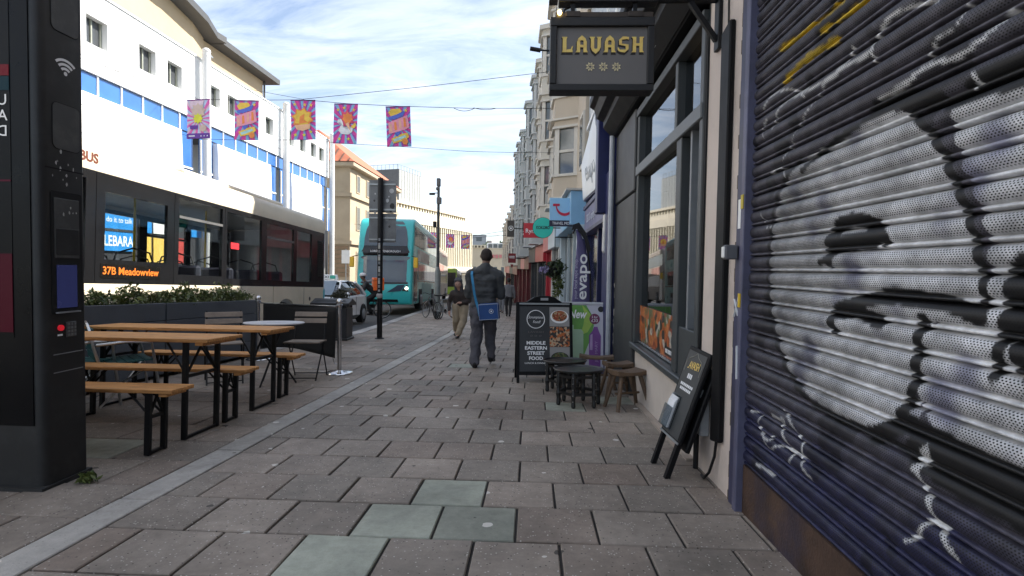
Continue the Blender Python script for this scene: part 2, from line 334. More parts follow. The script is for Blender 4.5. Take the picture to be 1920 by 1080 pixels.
for k in order:
    y0 = 2.069+row_p*k; y1 = y0+row_p; ym = (y0+y1)/2
    a = 0.146 if k % 2 == 0 else -0.062
    a += random.uniform(-0.015, 0.015) if k > 3 else 0
    xl, xr = strip_x(ym), wall_x(ym)+0.05
    x = a-0.4*math.floor((a-xl)/0.4)
    if x-xl < 0.06: x += 0.4
    prev = xl
    while prev < xr-0.01:
        nx = min(x, xr)
        if xr-nx < 0.07: nx = xr
        c_ = (prev+nx)/2
        isg = any(kk == k and abs(gx-c_) < 0.1 for kk, gx in green) or (k > 5 and random.random() < 0.02)
        put_slab(prev, nx, y0, y1, slab_g if isg else slab_a)
        prev = nx; x += 0.4
# outer strip of pavement between channel and kerb
yy = -1.5; k = 0
while yy < 46:
    d_ = 0.45; ym = yy+d_/2; xl, xr = kerb_x(ym)+0.30, strip_x(ym)-0.20
    x = xr-(0.6 if k % 2 else 0.3); prev = xr
    while prev > xl+0.01:
        nx = max(x, xl)
        if nx-xl < 0.1: nx = xl
        put_slab(nx, prev, yy, yy+d_, slab_g if random.random() < 0.03 else slab_a)
        prev = nx; x -= 0.6
    yy += d_; k += 1
me = far_mb.mesh('paving_slabs'); me.materials.append(slab_b)
at_ = me.attributes.new('tint', 'FLOAT', 'POINT'); dat = []
for n_, v_ in far_t: dat += [v_]*n_
at_.data.foreach_set('value', dat)
o = bpy.data.objects.new('paving_slabs', me); COL.objects.link(o); o.parent = pav; o['kind'] = 'stuff'
# pale channel stones
ch = {}
y = 1.0
while y < 30:
    ln = 0.9 if y < 12 else 2.0
    if ln not in ch: ch[ln] = slab_mesh(0.20, ln).mesh('channel_stone'); ch[ln].materials.append(slab_s)
    o = bpy.data.objects.new('channel_stone', ch[ln]); COL.objects.link(o); o.parent = pav
    ym = y+ln/2; o.location = (strip_x(ym)-0.10, ym, gz(ym)+random.uniform(0,0.002)); o.rotation_euler = (SA, 0, 0 if ym < 14 else 0.06); y += ln
# kerb stones
kb = obj('kerb', MB().add([p for y in YS[:16] for p in ((kerb_x(y), y, gz(y)-0.14), (kerb_x(y)+0.29, y, gz(y)-0.14), (kerb_x(y), y, gz(y)-0.012), (kerb_x(y)+0.29, y, gz(y)-0.012))],
    [f for i in range(15) for f in ((4*i+2,4*i+3,4*i+7,4*i+6),(4*i,4*i+2,4*i+6,4*i+4))]), joint_mat, kind='structure')
y = 2.0
while y < 44:
    ln = 0.9; ym = y+ln/2; an = math.atan2(kerb_x(y)-kerb_x(y+ln), ln)
    if 'k' not in ch:
        ch['k'] = MB().box(-0.15,0.15,-0.446,0.446,-0.18,0.0).mesh('kerb_stone'); ch['k'].materials.append(slab_k)
    o = bpy.data.objects.new('kerb_stone', ch['k']); COL.objects.link(o); o.parent = kb; o.location = (kerb_x(ym)+0.14, ym, gz(ym)+0.004); o.rotation_euler = (SA, 0, an)
    y += ln

# ================================================================== SHUTTERED SHOP (right, nearest)
import numpy as np
def pxl(*pts): return [(onX(x, y, 1.16).y, onX(x, y, 1.16).z) for x, y in pts]
def in_poly(Yv, Zv, poly):
    ins = np.zeros(Yv.shape, bool); n = len(poly)
    for i in range(n):
        (x0,y0),(x1,y1) = poly[i], poly[(i+1)%n]
        c = ((y0 > Zv) != (y1 > Zv)) & (Yv < (x1-x0)*(Zv-y0)/((y1-y0) if y1 != y0 else 1e-9)+x0); ins ^= c
    return ins
def dist_line(Yv, Zv, line):
    d = np.full(Yv.shape, 9.0)
    for (x0,y0),(x1,y1) in zip(line, line[1:]):
        vx, vy = x1-x0, y1-y0; l2 = vx*vx+vy*vy+1e-12
        t = np.clip(((Yv-x0)*vx+(Zv-y0)*vy)/l2, 0, 1); d = np.minimum(d, np.hypot(Yv-x0-t*vx, Zv-y0-t*vy))
    return d
def wob(Yv, Zv, s, seed):   # cheap smooth pseudo noise
    return (np.sin(Yv*s+seed)*np.sin(Zv*s*1.3+seed*2.1)+np.sin(Yv*s*2.3+Zv*s*1.7+seed*.7)*0.6+np.sin(Yv*s*4.9-Zv*s*3.7+seed*1.9)*0.35)/1.95
def smooth_poly(pts, it=2):
    for _ in range(it):
        q = []
        for i in range(len(pts)):
            a, b = pts[i], pts[(i+1)%len(pts)]; q += [(a[0]*.75+b[0]*.25, a[1]*.75+b[1]*.25), (a[0]*.25+b[0]*.75, a[1]*.25+b[1]*.75)]
        pts = q
    return pts
def smooth_line(pts, it=2):
    for _ in range(it):
        q = [pts[0]]
        for a, b in zip(pts, pts[1:]): q += [(a[0]*.75+b[0]*.25, a[1]*.75+b[1]*.25), (a[0]*.25+b[0]*.75, a[1]*.25+b[1]*.75)]
        pts = q+[pts[-1]]
    return pts
SILVER = [smooth_poly(pxl((1500,305),(1545,275),(1600,245),(1680,205),(1715,215),(1765,262),(1792,330),(1825,410),(1838,480),(1850,545),(1830,590),(1735,600),(1722,650),(1718,720),(1735,800),(1700,800),(1660,802),(1600,790),(1545,765),(1508,730),(1478,690),(1462,640),(1450,590),(1444,530),(1447,455),(1456,400),(1470,345))),
          smooth_poly(pxl((1782,205),(1850,185),(1990,130),(2250,60),(2250,300),(2250,1000),(1960,900),(1850,850),(1735,790),(1722,715),(1726,650),(1745,600),(1850,580),(1862,480),(1842,390),(1800,290)))]
BLACK = [(smooth_line(pxl((1690,192),(1762,262),(1788,330),(1822,410),(1836,470),(1850,545),(1840,600))), 0.017),
         (smooth_line(pxl((1556,490),(1555,445),(1585,412),(1630,412),(1660,448))), 0.030), (smooth_line(pxl((1560,462),(1600,452),(1640,450))), 0.034), (smooth_line(pxl((1540,492),(1565,480),(1575,440))), 0.018),
         (smooth_line(pxl((1565,618),(1556,592),(1598,566),(1680,556),(1780,568),(1842,596))), 0.027), (smooth_line(pxl((1570,588),(1605,580),(1650,606))), 0.028), (smooth_line(pxl((1660,548),(1720,552),(1760,566))), 0.02),
         (smooth_line(pxl((1732,600),(1722,640),(1720,700),(1712,745),(1690,778))), 0.024),
         (smooth_line(pxl((1905,500),(1890,580),(1880,640),(1866,705))), 0.020), (smooth_line(pxl((1930,500),(1912,600),(1930,690))), 0.040),
         (smooth_line(pxl((1830,165),(1880,140),(1990,100))), 0.040), (smooth_line(pxl((1780,195),(1830,178),(1900,155),(2000,120))), 0.022),
         (smooth_line(pxl((1500,300),(1462,350),(1447,420),(1440,520),(1446,600),(1465,670),(1500,735),(1560,785),(1650,815),(1720,850),(1850,930),(2000,1010))), 0.016),
         (smooth_line(pxl((1640,818),(1700,792),(1740,812),(1850,872),(2000,945))), 0.034), (smooth_line(pxl((1720,850),(1800,900),(1920,960))), 0.05),
         (smooth_line(pxl((1505,320),(1560,268),(1660,205),(1700,195))), 0.015), (smooth_line(pxl((1640,205),(1700,180),(1760,190))), 0.03)]
WHITE = [(smooth_line(pxl((1432,205),(1450,175),(1485,165),(1510,180))), 0.005), (smooth_line(pxl((1450,240),(1462,200),(1490,180),(1560,150),(1590,120),(1600,90))), 0.006),
         (smooth_line(pxl((1470,300),(1485,270),(1500,230),(1530,190),(1550,150))), 0.004), (smooth_line(pxl((1545,160),(1580,125),(1620,110),(1640,90))), 0.007),
         (smooth_line(pxl((1640,115),(1635,90),(1660,40),(1700,15),(1760,0))), 0.006), (smooth_line(pxl((1650,185),(1700,160),(1740,120),(1800,110),(1850,70),(1900,20))), 0.007),
         (smooth_line(pxl((1740,110),(1760,70),(1800,50),(1815,10))), 0.004), (smooth_line(pxl((1830,165),(1836,150),(1830,140))), 0.006),
         (smooth_line(pxl((1435,260),(1428,240),(1440,225))), 0.004), (smooth_line(pxl((1440,330),(1465,310),(1475,330))), 0.004), (smooth_line(pxl((1428,400),(1440,430),(1448,425))), 0.003),
         (smooth_line(pxl((1408,770),(1430,775),(1420,800),(1440,830),(1450,815))), 0.005), (smooth_line(pxl((1450,780),(1480,790),(1460,800),(1490,850),(1480,870))), 0.006),
         (smooth_line(pxl((1470,770),(1490,800),(1510,840),(1500,870),(1525,900))), 0.006), (smooth_line(pxl((1425,800),(1445,850),(1460,830),(1515,860))), 0.005),
         (smooth_line(pxl((1420,870),(1450,890))), 0.006), (smooth_line(pxl((1715,880),(1745,850),(1735,840),(1720,880),(1730,900),(1750,960),(1770,1010),(1800,1052))), 0.008),
         (smooth_line(pxl((1700,1015),(1730,1000),(1735,980),(1750,975),(1775,990))), 0.007), (smooth_line(pxl((1740,838),(1746,852),(1735,870))), 0.006)]
YELLOW = [(smooth_line(pxl((1470,155),(1510,110),(1570,75))), 0.016), (smooth_line(pxl((1460,95),(1510,60),(1580,5),(1600,-20))), 0.014), (smooth_line(pxl((1540,60),(1590,25),(1640,-10))), 0.012)]
def paint(Yv, Zv):
    n = Yv.size; col = np.zeros((n, 3)); nz_ = wob(Yv, Zv, 9, 1.3); nf = wob(Yv, Zv, 31, 4.1)
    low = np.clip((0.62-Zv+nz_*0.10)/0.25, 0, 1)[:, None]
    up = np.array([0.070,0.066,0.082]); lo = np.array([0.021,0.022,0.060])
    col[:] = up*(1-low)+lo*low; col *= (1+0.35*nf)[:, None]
    bl = wob(Yv, Zv, 6, 7.7) > 0.45; col[bl] *= 0.45
    for L_, w_ in YELLOW:
        d = dist_line(Yv, Zv, L_)+0.008*nf; k = np.clip((w_-d)/0.006, 0, 1)[:, None]; col = col*(1-k)+np.array([0.50,0.34,0.02])*k
    for P in SILVER:
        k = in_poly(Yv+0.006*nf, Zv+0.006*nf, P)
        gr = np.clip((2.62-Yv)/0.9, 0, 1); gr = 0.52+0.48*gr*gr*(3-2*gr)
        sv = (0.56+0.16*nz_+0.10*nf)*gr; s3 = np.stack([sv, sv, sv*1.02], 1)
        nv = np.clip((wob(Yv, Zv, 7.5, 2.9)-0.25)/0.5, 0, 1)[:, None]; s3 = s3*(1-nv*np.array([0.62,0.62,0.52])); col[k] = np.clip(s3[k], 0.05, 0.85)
    for L_, w_ in BLACK:
        d = dist_line(Yv, Zv, L_)+0.003*nf; k = np.clip((w_-d)/0.004, 0, 1)[:, None]; col = col*(1-k)+np.array([0.012,0.012,0.013])*k
    for L_, w_ in WHITE:
        d = dist_line(Yv, Zv, L_)/1.35+0.002*nf; k = np.clip((w_-d)/0.003, 0, 1)[:, None]; col = col*(1-k)+np.array([0.62,0.62,0.62])*k
    return np.clip(col, 0.004, 0.9)
def shutter_mat():
    m = bpy.data.materials.new('graffitied_shutter'); m.use_nodes = True; t = m.node_tree; b = t.nodes['Principled BSDF']; L = t.links.new
    at = nn(t, 'ShaderNodeAttribute', attribute_name='paint'); ge = nn(t, 'ShaderNodeNewGeometry'); s = nn(t, 'ShaderNodeSeparateXYZ'); L(ge.outputs['Position'], s.inputs[0])
    def mth(op, a, b_=None, c=None):
        n = nn(t, 'ShaderNodeMath', operation=op)
        for i, v in enumerate((a, b_, c)):
            if v is None: continue
            if isinstance(v, (int, float)): n.inputs[i].default_value = v
            else: L(v, n.inputs[i])
        return n.outputs[0]
    zr = mth('DIVIDE', s.outputs['Z'], 0.0064); row = mth('FLOOR', zr); fz = mth('SUBTRACT', mth('FRACT', zr), 0.5)
    u = mth('ADD', mth('DIVIDE', s.outputs['Y'], 0.0108), mth('MULTIPLY', mth('MODULO', row, 2.0), 0.5)); fu = mth('SUBTRACT', mth('FRACT', u), 0.5)
    d = mth('ADD', mth('POWER', mth('MULTIPLY', fu, 1.15), 2.0), mth('POWER', mth('MULTIPLY', fz, 1.0), 2.0))
    hole = mth('MULTIPLY', mth('LESS_THAN', d, 0.095), at.outputs['Alpha'])
    mxn = nn(t, 'ShaderNodeMixRGB'); L(hole, mxn.inputs['Fac']); L(at.outputs['Color'], mxn.inputs['Color1']); mxn.inputs['Color2'].default_value = (0.006,0.006,0.007,1)
    nz = nn(t, 'ShaderNodeTexNoise', i_Scale=35.0, i_Detail=6.0, i_Roughness=0.7); L(ge.outputs['Position'], nz.inputs['Vector'])
    mr = nn(t, 'ShaderNodeMapRange'); mr.inputs['From Min'].default_value = 0.3; mr.inputs['From Max'].default_value = 0.7; mr.inputs['To Min'].default_value = 0.72; mr.inputs['To Max'].default_value = 1.1; L(nz.outputs['Fac'], mr.inputs['Value'])
    mu = nn(t, 'ShaderNodeMixRGB', blend_type='MULTIPLY'); mu.inputs['Fac'].default_value = 1; L(mxn.outputs[0], mu.inputs['Color1']); L(mr.outputs[0], mu.inputs['Color2'])
    L(mu.outputs[0], b.inputs['Base Color']); b.inputs['Roughness'].default_value = 0.5; b.inputs['Metallic'].default_value = 0.1; b.inputs['Specular IOR Level'].default_value = 0.3
    return m
shm = shutter_mat()
sh_root = thing('shutter_shop', 'shuttered shop with graffiti covered perforated roller shutter', 'shop building', (1.17, 1.2, 0))
shutter = thing('roller_shutter', None, None); shutter.parent = sh_root
def under(o, root):   # keep world coordinates while parenting
    o.parent = root; o.matrix_parent_inverse = Matrix.Translation(root.location).inverted() if root.rotation_euler[:] == (0,0,0) else root.matrix_basis.inverted(); return o
PROF = [(-0.018,0.0,0),(-0.002,0.0025,0),(0.005,0.005,0),(0.006,0.011,0),(-0.003,0.015,0),(-0.010,0.018,0),(0.000,0.021,0),(0.007,0.027,1),(0.0115,0.037,1),(0.0125,0.048,1),(0.0105,0.059,1),(0.004,0.069,1),(-0.005,0.074,0),(-0.017,0.0775,0),(-0.019,0.0795,0)]
ysl = list(np.arange(-0.9, 1.0, 0.06))+list(np.arange(1.0, 2.90, 0.0055)); ysl = np.array(ysl+[2.90])
Z0 = 0.145; NSL = 38
for q in range(NSL):
    z0 = Z0+0.08*q; npf = len(PROF); ny = len(ysl)
    fine = z0 < 2.75
    yv = ysl if fine else ysl[::6]
    ny = len(yv)
    V = np.zeros((npf, ny, 3))
    for i, (ox, oz, pf) in enumerate(PROF): V[i,:,0] = 1.165-ox; V[i,:,1] = yv; V[i,:,2] = z0+oz
    idx = np.arange(npf*ny).reshape(npf, ny)
    F_ = np.stack([idx[:-1,:-1], idx[1:,:-1], idx[1:,1:], idx[:-1,1:]], -1).reshape(-1, 4)
    me = bpy.data.meshes.new('slat'); me.from_pydata(V.reshape(-1,3).tolist(), [], F_.tolist()); me.update()
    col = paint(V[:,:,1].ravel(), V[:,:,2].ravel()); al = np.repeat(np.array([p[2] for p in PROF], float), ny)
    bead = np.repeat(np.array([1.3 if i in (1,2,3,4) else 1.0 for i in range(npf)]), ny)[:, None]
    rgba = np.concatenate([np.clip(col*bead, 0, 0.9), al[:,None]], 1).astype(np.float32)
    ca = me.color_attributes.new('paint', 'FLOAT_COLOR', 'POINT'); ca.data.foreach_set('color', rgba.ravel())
    me.materials.append(shm); me.polygons.foreach_set('use_smooth', [True]*len(me.polygons))
    o = bpy.data.objects.new('slat', me); COL.objects.link(o); o.parent = shutter
shutter.matrix_parent_inverse = Matrix.Translation((1.17,1.2,0)).inverted()
rust = M('rusty_plate', (0.085,0.05,0.035), 0.7, 0.3, 0.45, 5, bump=0.3, bscale=70, dirt=(0.045,0.04,0.07), dirt_amt=0.9, dscale=2.2)
purple = M('slate_blue_paint', (0.105,0.105,0.17), 0.5, 0.1, 0.15, 6, bump=0.15, dirt=(0.05,0.045,0.05), dirt_amt=0.4, dscale=4)
navy = M('navy_paint', (0.012,0.016,0.085), 0.45, 0, 0.2, 4, bump=0.08)
def P(name, mb, mat, root, **kw): return under(obj(name, mb, mat, **kw), root)
P('bottom_plate', MB().prism([(1.155,-0.9,gz(-0.9)-0.1),(1.155,2.895,gz(2.9)-0.1),(1.155,2.895,0.142),(1.155,-0.9,0.142)], (0.03,0,0)), rust, sh_root)
P('guide_rail', MB().box(1.118,1.20,2.897,2.945,-0.2,3.25), purple, sh_root, bevel=0.004)
P('guide_rail', MB().box(1.135,1.20,2.948,3.045,-0.2,3.25), M('navy_grey_paint', (0.05,0.05,0.10), 0.5, 0.1, 0.2, 6, dirt=(0.03,0.03,0.03), dirt_amt=0.5), sh_root, bevel=0.004)
P('lock_box', MB().box(1.06,1.13,2.99,3.04,1.25,1.33), M('lock_box_paint', (0.12,0.12,0.13), 0.5), sh_root, bevel=0.006)
P('lock_plate', MB().box(1.052,1.06,2.995,3.035,1.26,1.32), white_paint, sh_root, bevel=0.003)
for z_, c_ in ((1.52,(0.55,0.42,0.02)),(0.99,(0.6,0.4,0.02))): P('sticker', MB().box(1.113,1.1175,2.905,2.935,z_,z_+0.075), M('yellow_sticker%d' % int(z_*10), c_, 0.5), sh_root)
P('sticker', MB().box(1.131,1.1345,2.965,3.015,1.42,1.58), white_paint, sh_root)
for a_, b_, w_ in (((1.133,3.03,0.93),(1.133,2.96,1.06),0.014),((1.1315,2.97,0.94),(1.1315,3.03,1.03),0.012),((1.115,2.92,0.60),(1.115,2.93,0.78),0.012)): P('paint_mark', MB().bar(a_,b_,0.003,w_,(1,0,0)), white_letter, sh_root)
P('backing_wall', MB().box(1.23,1.6,-5.0,3.04,-0.3,3.27), dark_grey, sh_root)
P('shutter_box', MB().box(0.95,1.6,-5.0,3.06,3.27,3.75), navy, sh_root, bevel=0.01)
P('upper_wall', MB().box(1.20,4.5,-5.0,3.06,3.752,7.3), cream, sh_root)
# ================================================================== RESTAURANT (cream pillar, grey timber shopfront, black fascia)
rs = thing('restaurant_building', 'restaurant with grey timber shopfront, cream pillar and black fascia', 'shop building', (1.17, 5.2, 0))
frame_grey = M('shopfront_grey', (0.05,0.056,0.058), 0.5, 0, 0.12, 5, bump=0.12, dirt=(0.045,0.05,0.05), dirt_amt=0.35)
black_paint = M('black_gloss', (0.005,0.005,0.006), 0.55, 0, 0.2, 5, spec=0.2)
brown_edge = M('bare_timber_edge', (0.10,0.075,0.055), 0.85, 0, 0.4, 14, bump=0.5, bscale=60)
P('pillar', MB().box(1.155,1.5,3.075,3.66,-0.3,3.2), M('pillar_render', (0.60,0.51,0.45), 0.85, 0, 0.06, 2, bump=0.2, bscale=40, dirt=(0.20,0.16,0.13), dirt_amt=0.35, dscale=1.3), rs, bevel=0.008)
m = MB()
for i in range(44):
    z = -0.15+i*0.075; m.box(1.150-random.uniform(0,0.006),1.2,3.046,3.074+random.uniform(0,0.012),z,z+0.076)
P('weathered_edge', m, brown_edge, rs)
P('pillar_return', MB().box(1.160,1.5,3.661,3.70,-0.3,3.2), frame_grey, rs)
# black cable trunking and cable
tr = P('cable_trunking', MB().prism([(1.118,3.19,0.16),(1.118,3.335,0.13),(1.118,3.335,2.62),(1.118,3.19,2.65)], (0.036,0,0)), black_paint, rs, bevel=0.008)
P('cable', MB().tube([(1.135,3.26,0.15),(1.13,3.27,0.05),(1.11,3.30,-0.06),(1.10,3.36,-0.12),(1.11,3.44,-0.13)], 0.009, 6), black_metal, rs, smooth=True)
P('cable', MB().tube([(1.148,3.30,2.62),(1.148,3.31,2.9),(1.148,3.31,3.2)], 0.005, 6), black_metal, rs)
for yy_ in (3.668,3.69): P('wire', MB().tube([(1.146,yy_+0.006*math.sin(z*7+yy_*40),0.3+z*0.5) for z in range(6)], 0.006, 6), black_metal, rs)
P('meter_box', MB().box(1.09,1.15,3.44,3.56,0.12,0.42), M('meter_grey', (0.3,0.31,0.32), 0.5), rs, bevel=0.005)
P('vent_pipe', MB().tube([(1.12,3.60,-0.16),(1.12,3.60,0.12)], 0.018, 8), black_metal, rs)
# stall riser
P('stall_riser', MB().prism([(1.16,3.72,-0.4),(1.16,6.0,-0.4),(1.16,6.0,0.32),(1.16,3.72,0.32)], (0.12,0,0)), cream, rs)
P('window_sill', MB().box(1.10,1.30,3.80,6.06,0.322,0.38), frame_grey, rs, bevel=0.008)
P('plinth_strip', MB().prism([(1.10,3.75,gz(3.75)-0.02),(1.10,6.0,gz(6.0)-0.02),(1.10,6.0,gz(6.0)+0.02),(1.10,3.75,gz(3.75)+0.02)], (0.06,0,0)), M('pale_plinth', (0.36,0.30,0.25), 0.85, 0, 0.2, 6), rs)
# timber frame
fr = [(3.70,3.78,0.0,2.87),(4.22,4.36,0.38,2.22),(5.93,6.02,0.38,2.87)]
for y0,y1,z0,z1 in fr: P('frame_post', MB().box(1.135,1.26,y0,y1,z0,z1), frame_grey, rs, bevel=0.006)
P('transom', MB().box(1.12,1.26,3.705,6.015,2.222,2.33), M('transom_grey', (0.115,0.125,0.13), 0.5, 0, 0.1, 5), rs, bevel=0.008)
P('frame_post', MB().box(1.14,1.26,4.40,4.47,2.332,2.868), frame_grey, rs, bevel=0.005)
P('head_rail', MB().box(1.12,1.26,3.705,6.015,2.87,2.95), frame_grey, rs, bevel=0.006)
P('door_rail', MB().box(1.15,1.25,3.782,4.218,0.0,0.75), frame_grey, rs, bevel=0.005)
P('door_post', MB().box(1.16,1.22,4.02,4.06,0.752,2.22), M('sash_pale', (0.2,0.21,0.22), 0.5), rs)
P('window_pane', MB().box(1.205,1.211,4.362,5.928,0.382,2.22), glass_shop, rs)
P('window_pane', MB().box(1.215,1.221,3.784,4.018,0.754,2.22), glass_shop, rs)
P('window_pane', MB().box(1.215,1.221,4.063,4.216,0.754,2.22), glass_shop, rs)
P('window_pane', MB().box(1.205,1.211,3.782,4.398,2.332,2.868), glass_shop, rs)
P('window_pane', MB().box(1.205,1.211,4.472,5.928,2.332,2.868), glass_shop, rs)
# posters stuck inside the lower glass
pm = bpy.data.materials.new('food_poster'); pm.use_nodes = True; t = pm.node_tree; b = t.nodes['Principled BSDF']
tcn = nn(t, 'ShaderNodeTexCoord'); v = nn(t, 'ShaderNodeTexVoronoi', i_Scale=13.0, i_Randomness=1.0); t.links.new(tcn.outputs['Object'], v.inputs['Vector'])
s_ = nn(t, 'ShaderNodeSeparateColor'); t.links.new(v.outputs['Color'], s_.inputs[0]); rp = nn(t, 'ShaderNodeValToRGB'); rp.color_ramp.interpolation = 'CONSTANT'
for i, (p_, c_) in enumerate([(0,(0.42,0.10,0.02)),(0.28,(0.03,0.03,0.03)),(0.45,(0.5,0.16,0.05)),(0.62,(0.10,0.14,0.06)),(0.75,(0.45,0.40,0.34)),(0.88,(0.28,0.06,0.03))]):
    e = rp.color_ramp.elements[0] if i == 0 else rp.color_ramp.elements.new(p_); e.color = c_+(1,)
rp.color_ramp.elements.remove(rp.color_ramp.elements[-1])
t.links.new(s_.outputs[0], rp.inputs[0])
nz = nn(t, 'ShaderNodeTexNoise', i_Scale=30.0, i_Detail=5.0); t.links.new(tcn.outputs['Object'], nz.inputs['Vector'])
ml = nn(t, 'ShaderNodeMixRGB', blend_type='OVERLAY'); ml.inputs['Fac'].default_value = 0.9; t.links.new(rp.outputs[0], ml.inputs['Color1']); t.links.new(nz.outputs['Fac'], ml.inputs['Color2']); t.links.new(ml.outputs[0], b.inputs['Base Color']); b.inputs['Roughness'].default_value = 0.3
pp = P('food_poster', MB().box(1.190,1.194,4.37,5.92,0.42,0.80), pm, rs)
P('poster_rail', MB().box(1.180,1.20,4.365,5.925,0.395,0.415), M('chrome_rail', (0.6,0.6,0.6), 0.25, 0.8), rs)
P('poster_label', MB().box(1.186,1.1895,4.39,4.78,0.44,0.52), black_letter, rs)
for i in range(9): P('print_mark', MB().box(1.1840,1.1858,4.42+i*0.038,4.42+i*0.038+(0.026 if i % 3 else 0.018),0.462,0.498), white_letter, rs)
# dark pilaster at the far end
pl = M('pilaster_grey', (0.035,0.037,0.038), 0.55, 0, 0.12, 3, bump=0.1)
P('pilaster', MB().box(1.12,1.5,6.03,7.38,-0.4,2.06), pl, rs, bevel=0.012)
P('pilaster_cap', MB().box(1.11,1.5,6.03,7.38,2.075,2.98), pl, rs, bevel=0.012)
flake = M('flaked_paint', (0.6,0.58,0.54), 0.8, 0, 0.2, 20)
random.seed(31)
for i in range(9):
    z = random.uniform(0.1,1.0); m = MB(); a = [(1.1165,7.33+random.uniform(-0.03,0.03)+0.03*math.cos(k)*random.uniform(.4,1.3), z+0.07*math.sin(k)*random.uniform(.3,1.2)) for k in [j*1.05 for j in range(6)]]
    m.add(a, [tuple(range(6))]); P('paint_flake', m, flake, rs)
# black fascia, stepped canopy and soffit
P('fascia', MB().box(1.06,1.5,3.58,7.40,2.985,3.62), black_paint, rs, bevel=0.01)
P('cornice', MB().prism([(1.055,3.56,2.99),(0.93,3.56,3.12),(0.93,3.56,3.20),(0.84,3.56,3.24),(0.80,3.56,3.36),(0.74,3.56,3.40),(0.74,3.56,3.50),(1.055,3.56,3.60)], (0,3.86,0)), black_paint, rs, bevel=0.004)
P('soffit_lamp', MB().box(0.99,1.03,4.55,4.70,3.055,3.075), M('pale_lamp', (0.6,0.6,0.62), 0.4), rs)
P('upper_wall', MB().box(1.20,4.5,3.062,7.40,3.63,7.3), cream, rs)
def sash(root, X, y0, y1, z0, z1, fm, axis='x', depth=0.10, bars=True):
    """sash window on a wall whose outside faces -X: frame, two panes, sill"""
    f = P('window', MB().box(X-0.02,X+depth,y0,y0+0.07,z0,z1).box(X-0.02,X+depth,y1-0.07,y1,z0,z1).box(X-0.02,X+depth,y0+0.071,y1-0.071,z1-0.07,z1).box(X-0.02,X+depth,y0+0.071,y1-0.071,z0,z0+0.06).box(X+0.0,X+depth,y0+0.071,y1-0.071,(z0+z1)/2-0.03,(z0+z1)/2+0.03), fm, root)
    zm = (z0+z1)/2
    for a, b_ in ((z0+0.061,zm-0.031),(zm+0.031,z1-0.071)):
        o = obj('pane', MB().box(X+0.03,X+0.036,y0+0.072,y1-0.072,a,b_), pane_dark); o.parent = f
    o = obj('sill', MB().box(X-0.10,X-0.021,y0-0.08,y1+0.08,z0-0.08,z0-0.002), fm); o.parent = f
pane_dark = M('dark_window_pane', (0.035,0.04,0.045), 0.06, 0, 0.3, 0.8, spec=0.8, rvar=0.03)
for y0 in (3.6, 5.6):
    for z0 in (4.3,): sash(rs, 1.18, y0, y0+1.2, z0, z0+1.9, white_paint)
# interior
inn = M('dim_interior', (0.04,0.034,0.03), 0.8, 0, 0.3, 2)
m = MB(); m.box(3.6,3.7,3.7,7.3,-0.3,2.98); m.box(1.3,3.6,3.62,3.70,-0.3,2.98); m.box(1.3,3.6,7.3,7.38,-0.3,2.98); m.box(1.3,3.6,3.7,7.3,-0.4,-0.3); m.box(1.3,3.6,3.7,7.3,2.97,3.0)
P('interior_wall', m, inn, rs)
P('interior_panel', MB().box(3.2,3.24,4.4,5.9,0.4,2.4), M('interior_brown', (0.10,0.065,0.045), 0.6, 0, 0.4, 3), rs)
for y_, z_ in ((5.6,1.72),(6.3,1.75)):
    bl_ = P('pendant_bulb', MB().ball((2.0,y_,z_),0.035,10,6), M('lit_bulb', (1,0.8,0.4), 0.4, emit=(1,0.62,0.22), estr=14), rs, smooth=True)
    P('pendant_flex', MB().tube([(2.0,y_,z_+0.04),(2.0,y_,2.97)], 0.004, 5), black_metal, rs)
m = MB(); 
for i in range(5): m.box(1.6+0.3*i,1.64+0.3*i,4.1+0.5*i,4.14+0.5*i,-0.29,0.75); m.box(1.5+0.3*i,1.9+0.3*i,4.0+0.5*i,4.4+0.5*i,0.752,0.78)
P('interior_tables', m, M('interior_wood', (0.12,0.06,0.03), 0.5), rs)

# ================================================================== HANGING SIGN "LAVASH"
sg = thing('hanging_sign', 'dark rectangular hanging sign with gold LAVASH lettering and three stars', 'hanging sign', (0.75, 3.45, 2.3))
SX0, SX1, SZ0, SZ1, SY = 0.085, 0.735, 2.305, 2.775, 3.43
sign_face = M('sign_face_grey', (0.17,0.155,0.145), 0.5, 0, 0.06, 3)
sfr = M('sign_frame_black', (0.013,0.012,0.012), 0.5, 0, 0.2, 8, bump=0.15)
P('panel', MB().box(SX0+0.03,SX1-0.03,SY,SY+0.07,SZ0+0.03,SZ1-0.03), sign_face, sg)
for x0,x1,z0,z1 in ((SX0,SX1,SZ0,SZ0+0.042),(SX0,SX1,SZ1-0.07,SZ1-0.015),(SX0,SX0+0.042,SZ0+0.0425,SZ1-0.0705),(SX1-0.042,SX1,SZ0+0.0425,SZ1-0.0705)):
    P('frame_bar', MB().box(x0,x1,SY-0.025,SY+0.095,z0,z1), sfr, sg, bevel=0.004)
bronze = M('bronze_rail', (0.06,0.045,0.035), 0.45, 0.4, 0.3, 9)
P('top_rail', MB().box(SX0+0.03,SX1-0.01,SY-0.015,SY+0.085,SZ1-0.0145,SZ1+0.02), bronze, sg, bevel=0.004)
P('top_beam', MB().box(SX0+0.05,SX1+0.02,SY-0.01,SY+0.08,SZ1+0.085,SZ1+0.155), sfr, sg, bevel=0.005)
P('end_block', MB().box(SX0-0.01,SX0+0.045,SY,SY+0.07,SZ1+0.10,SZ1+0.14), sfr, sg)
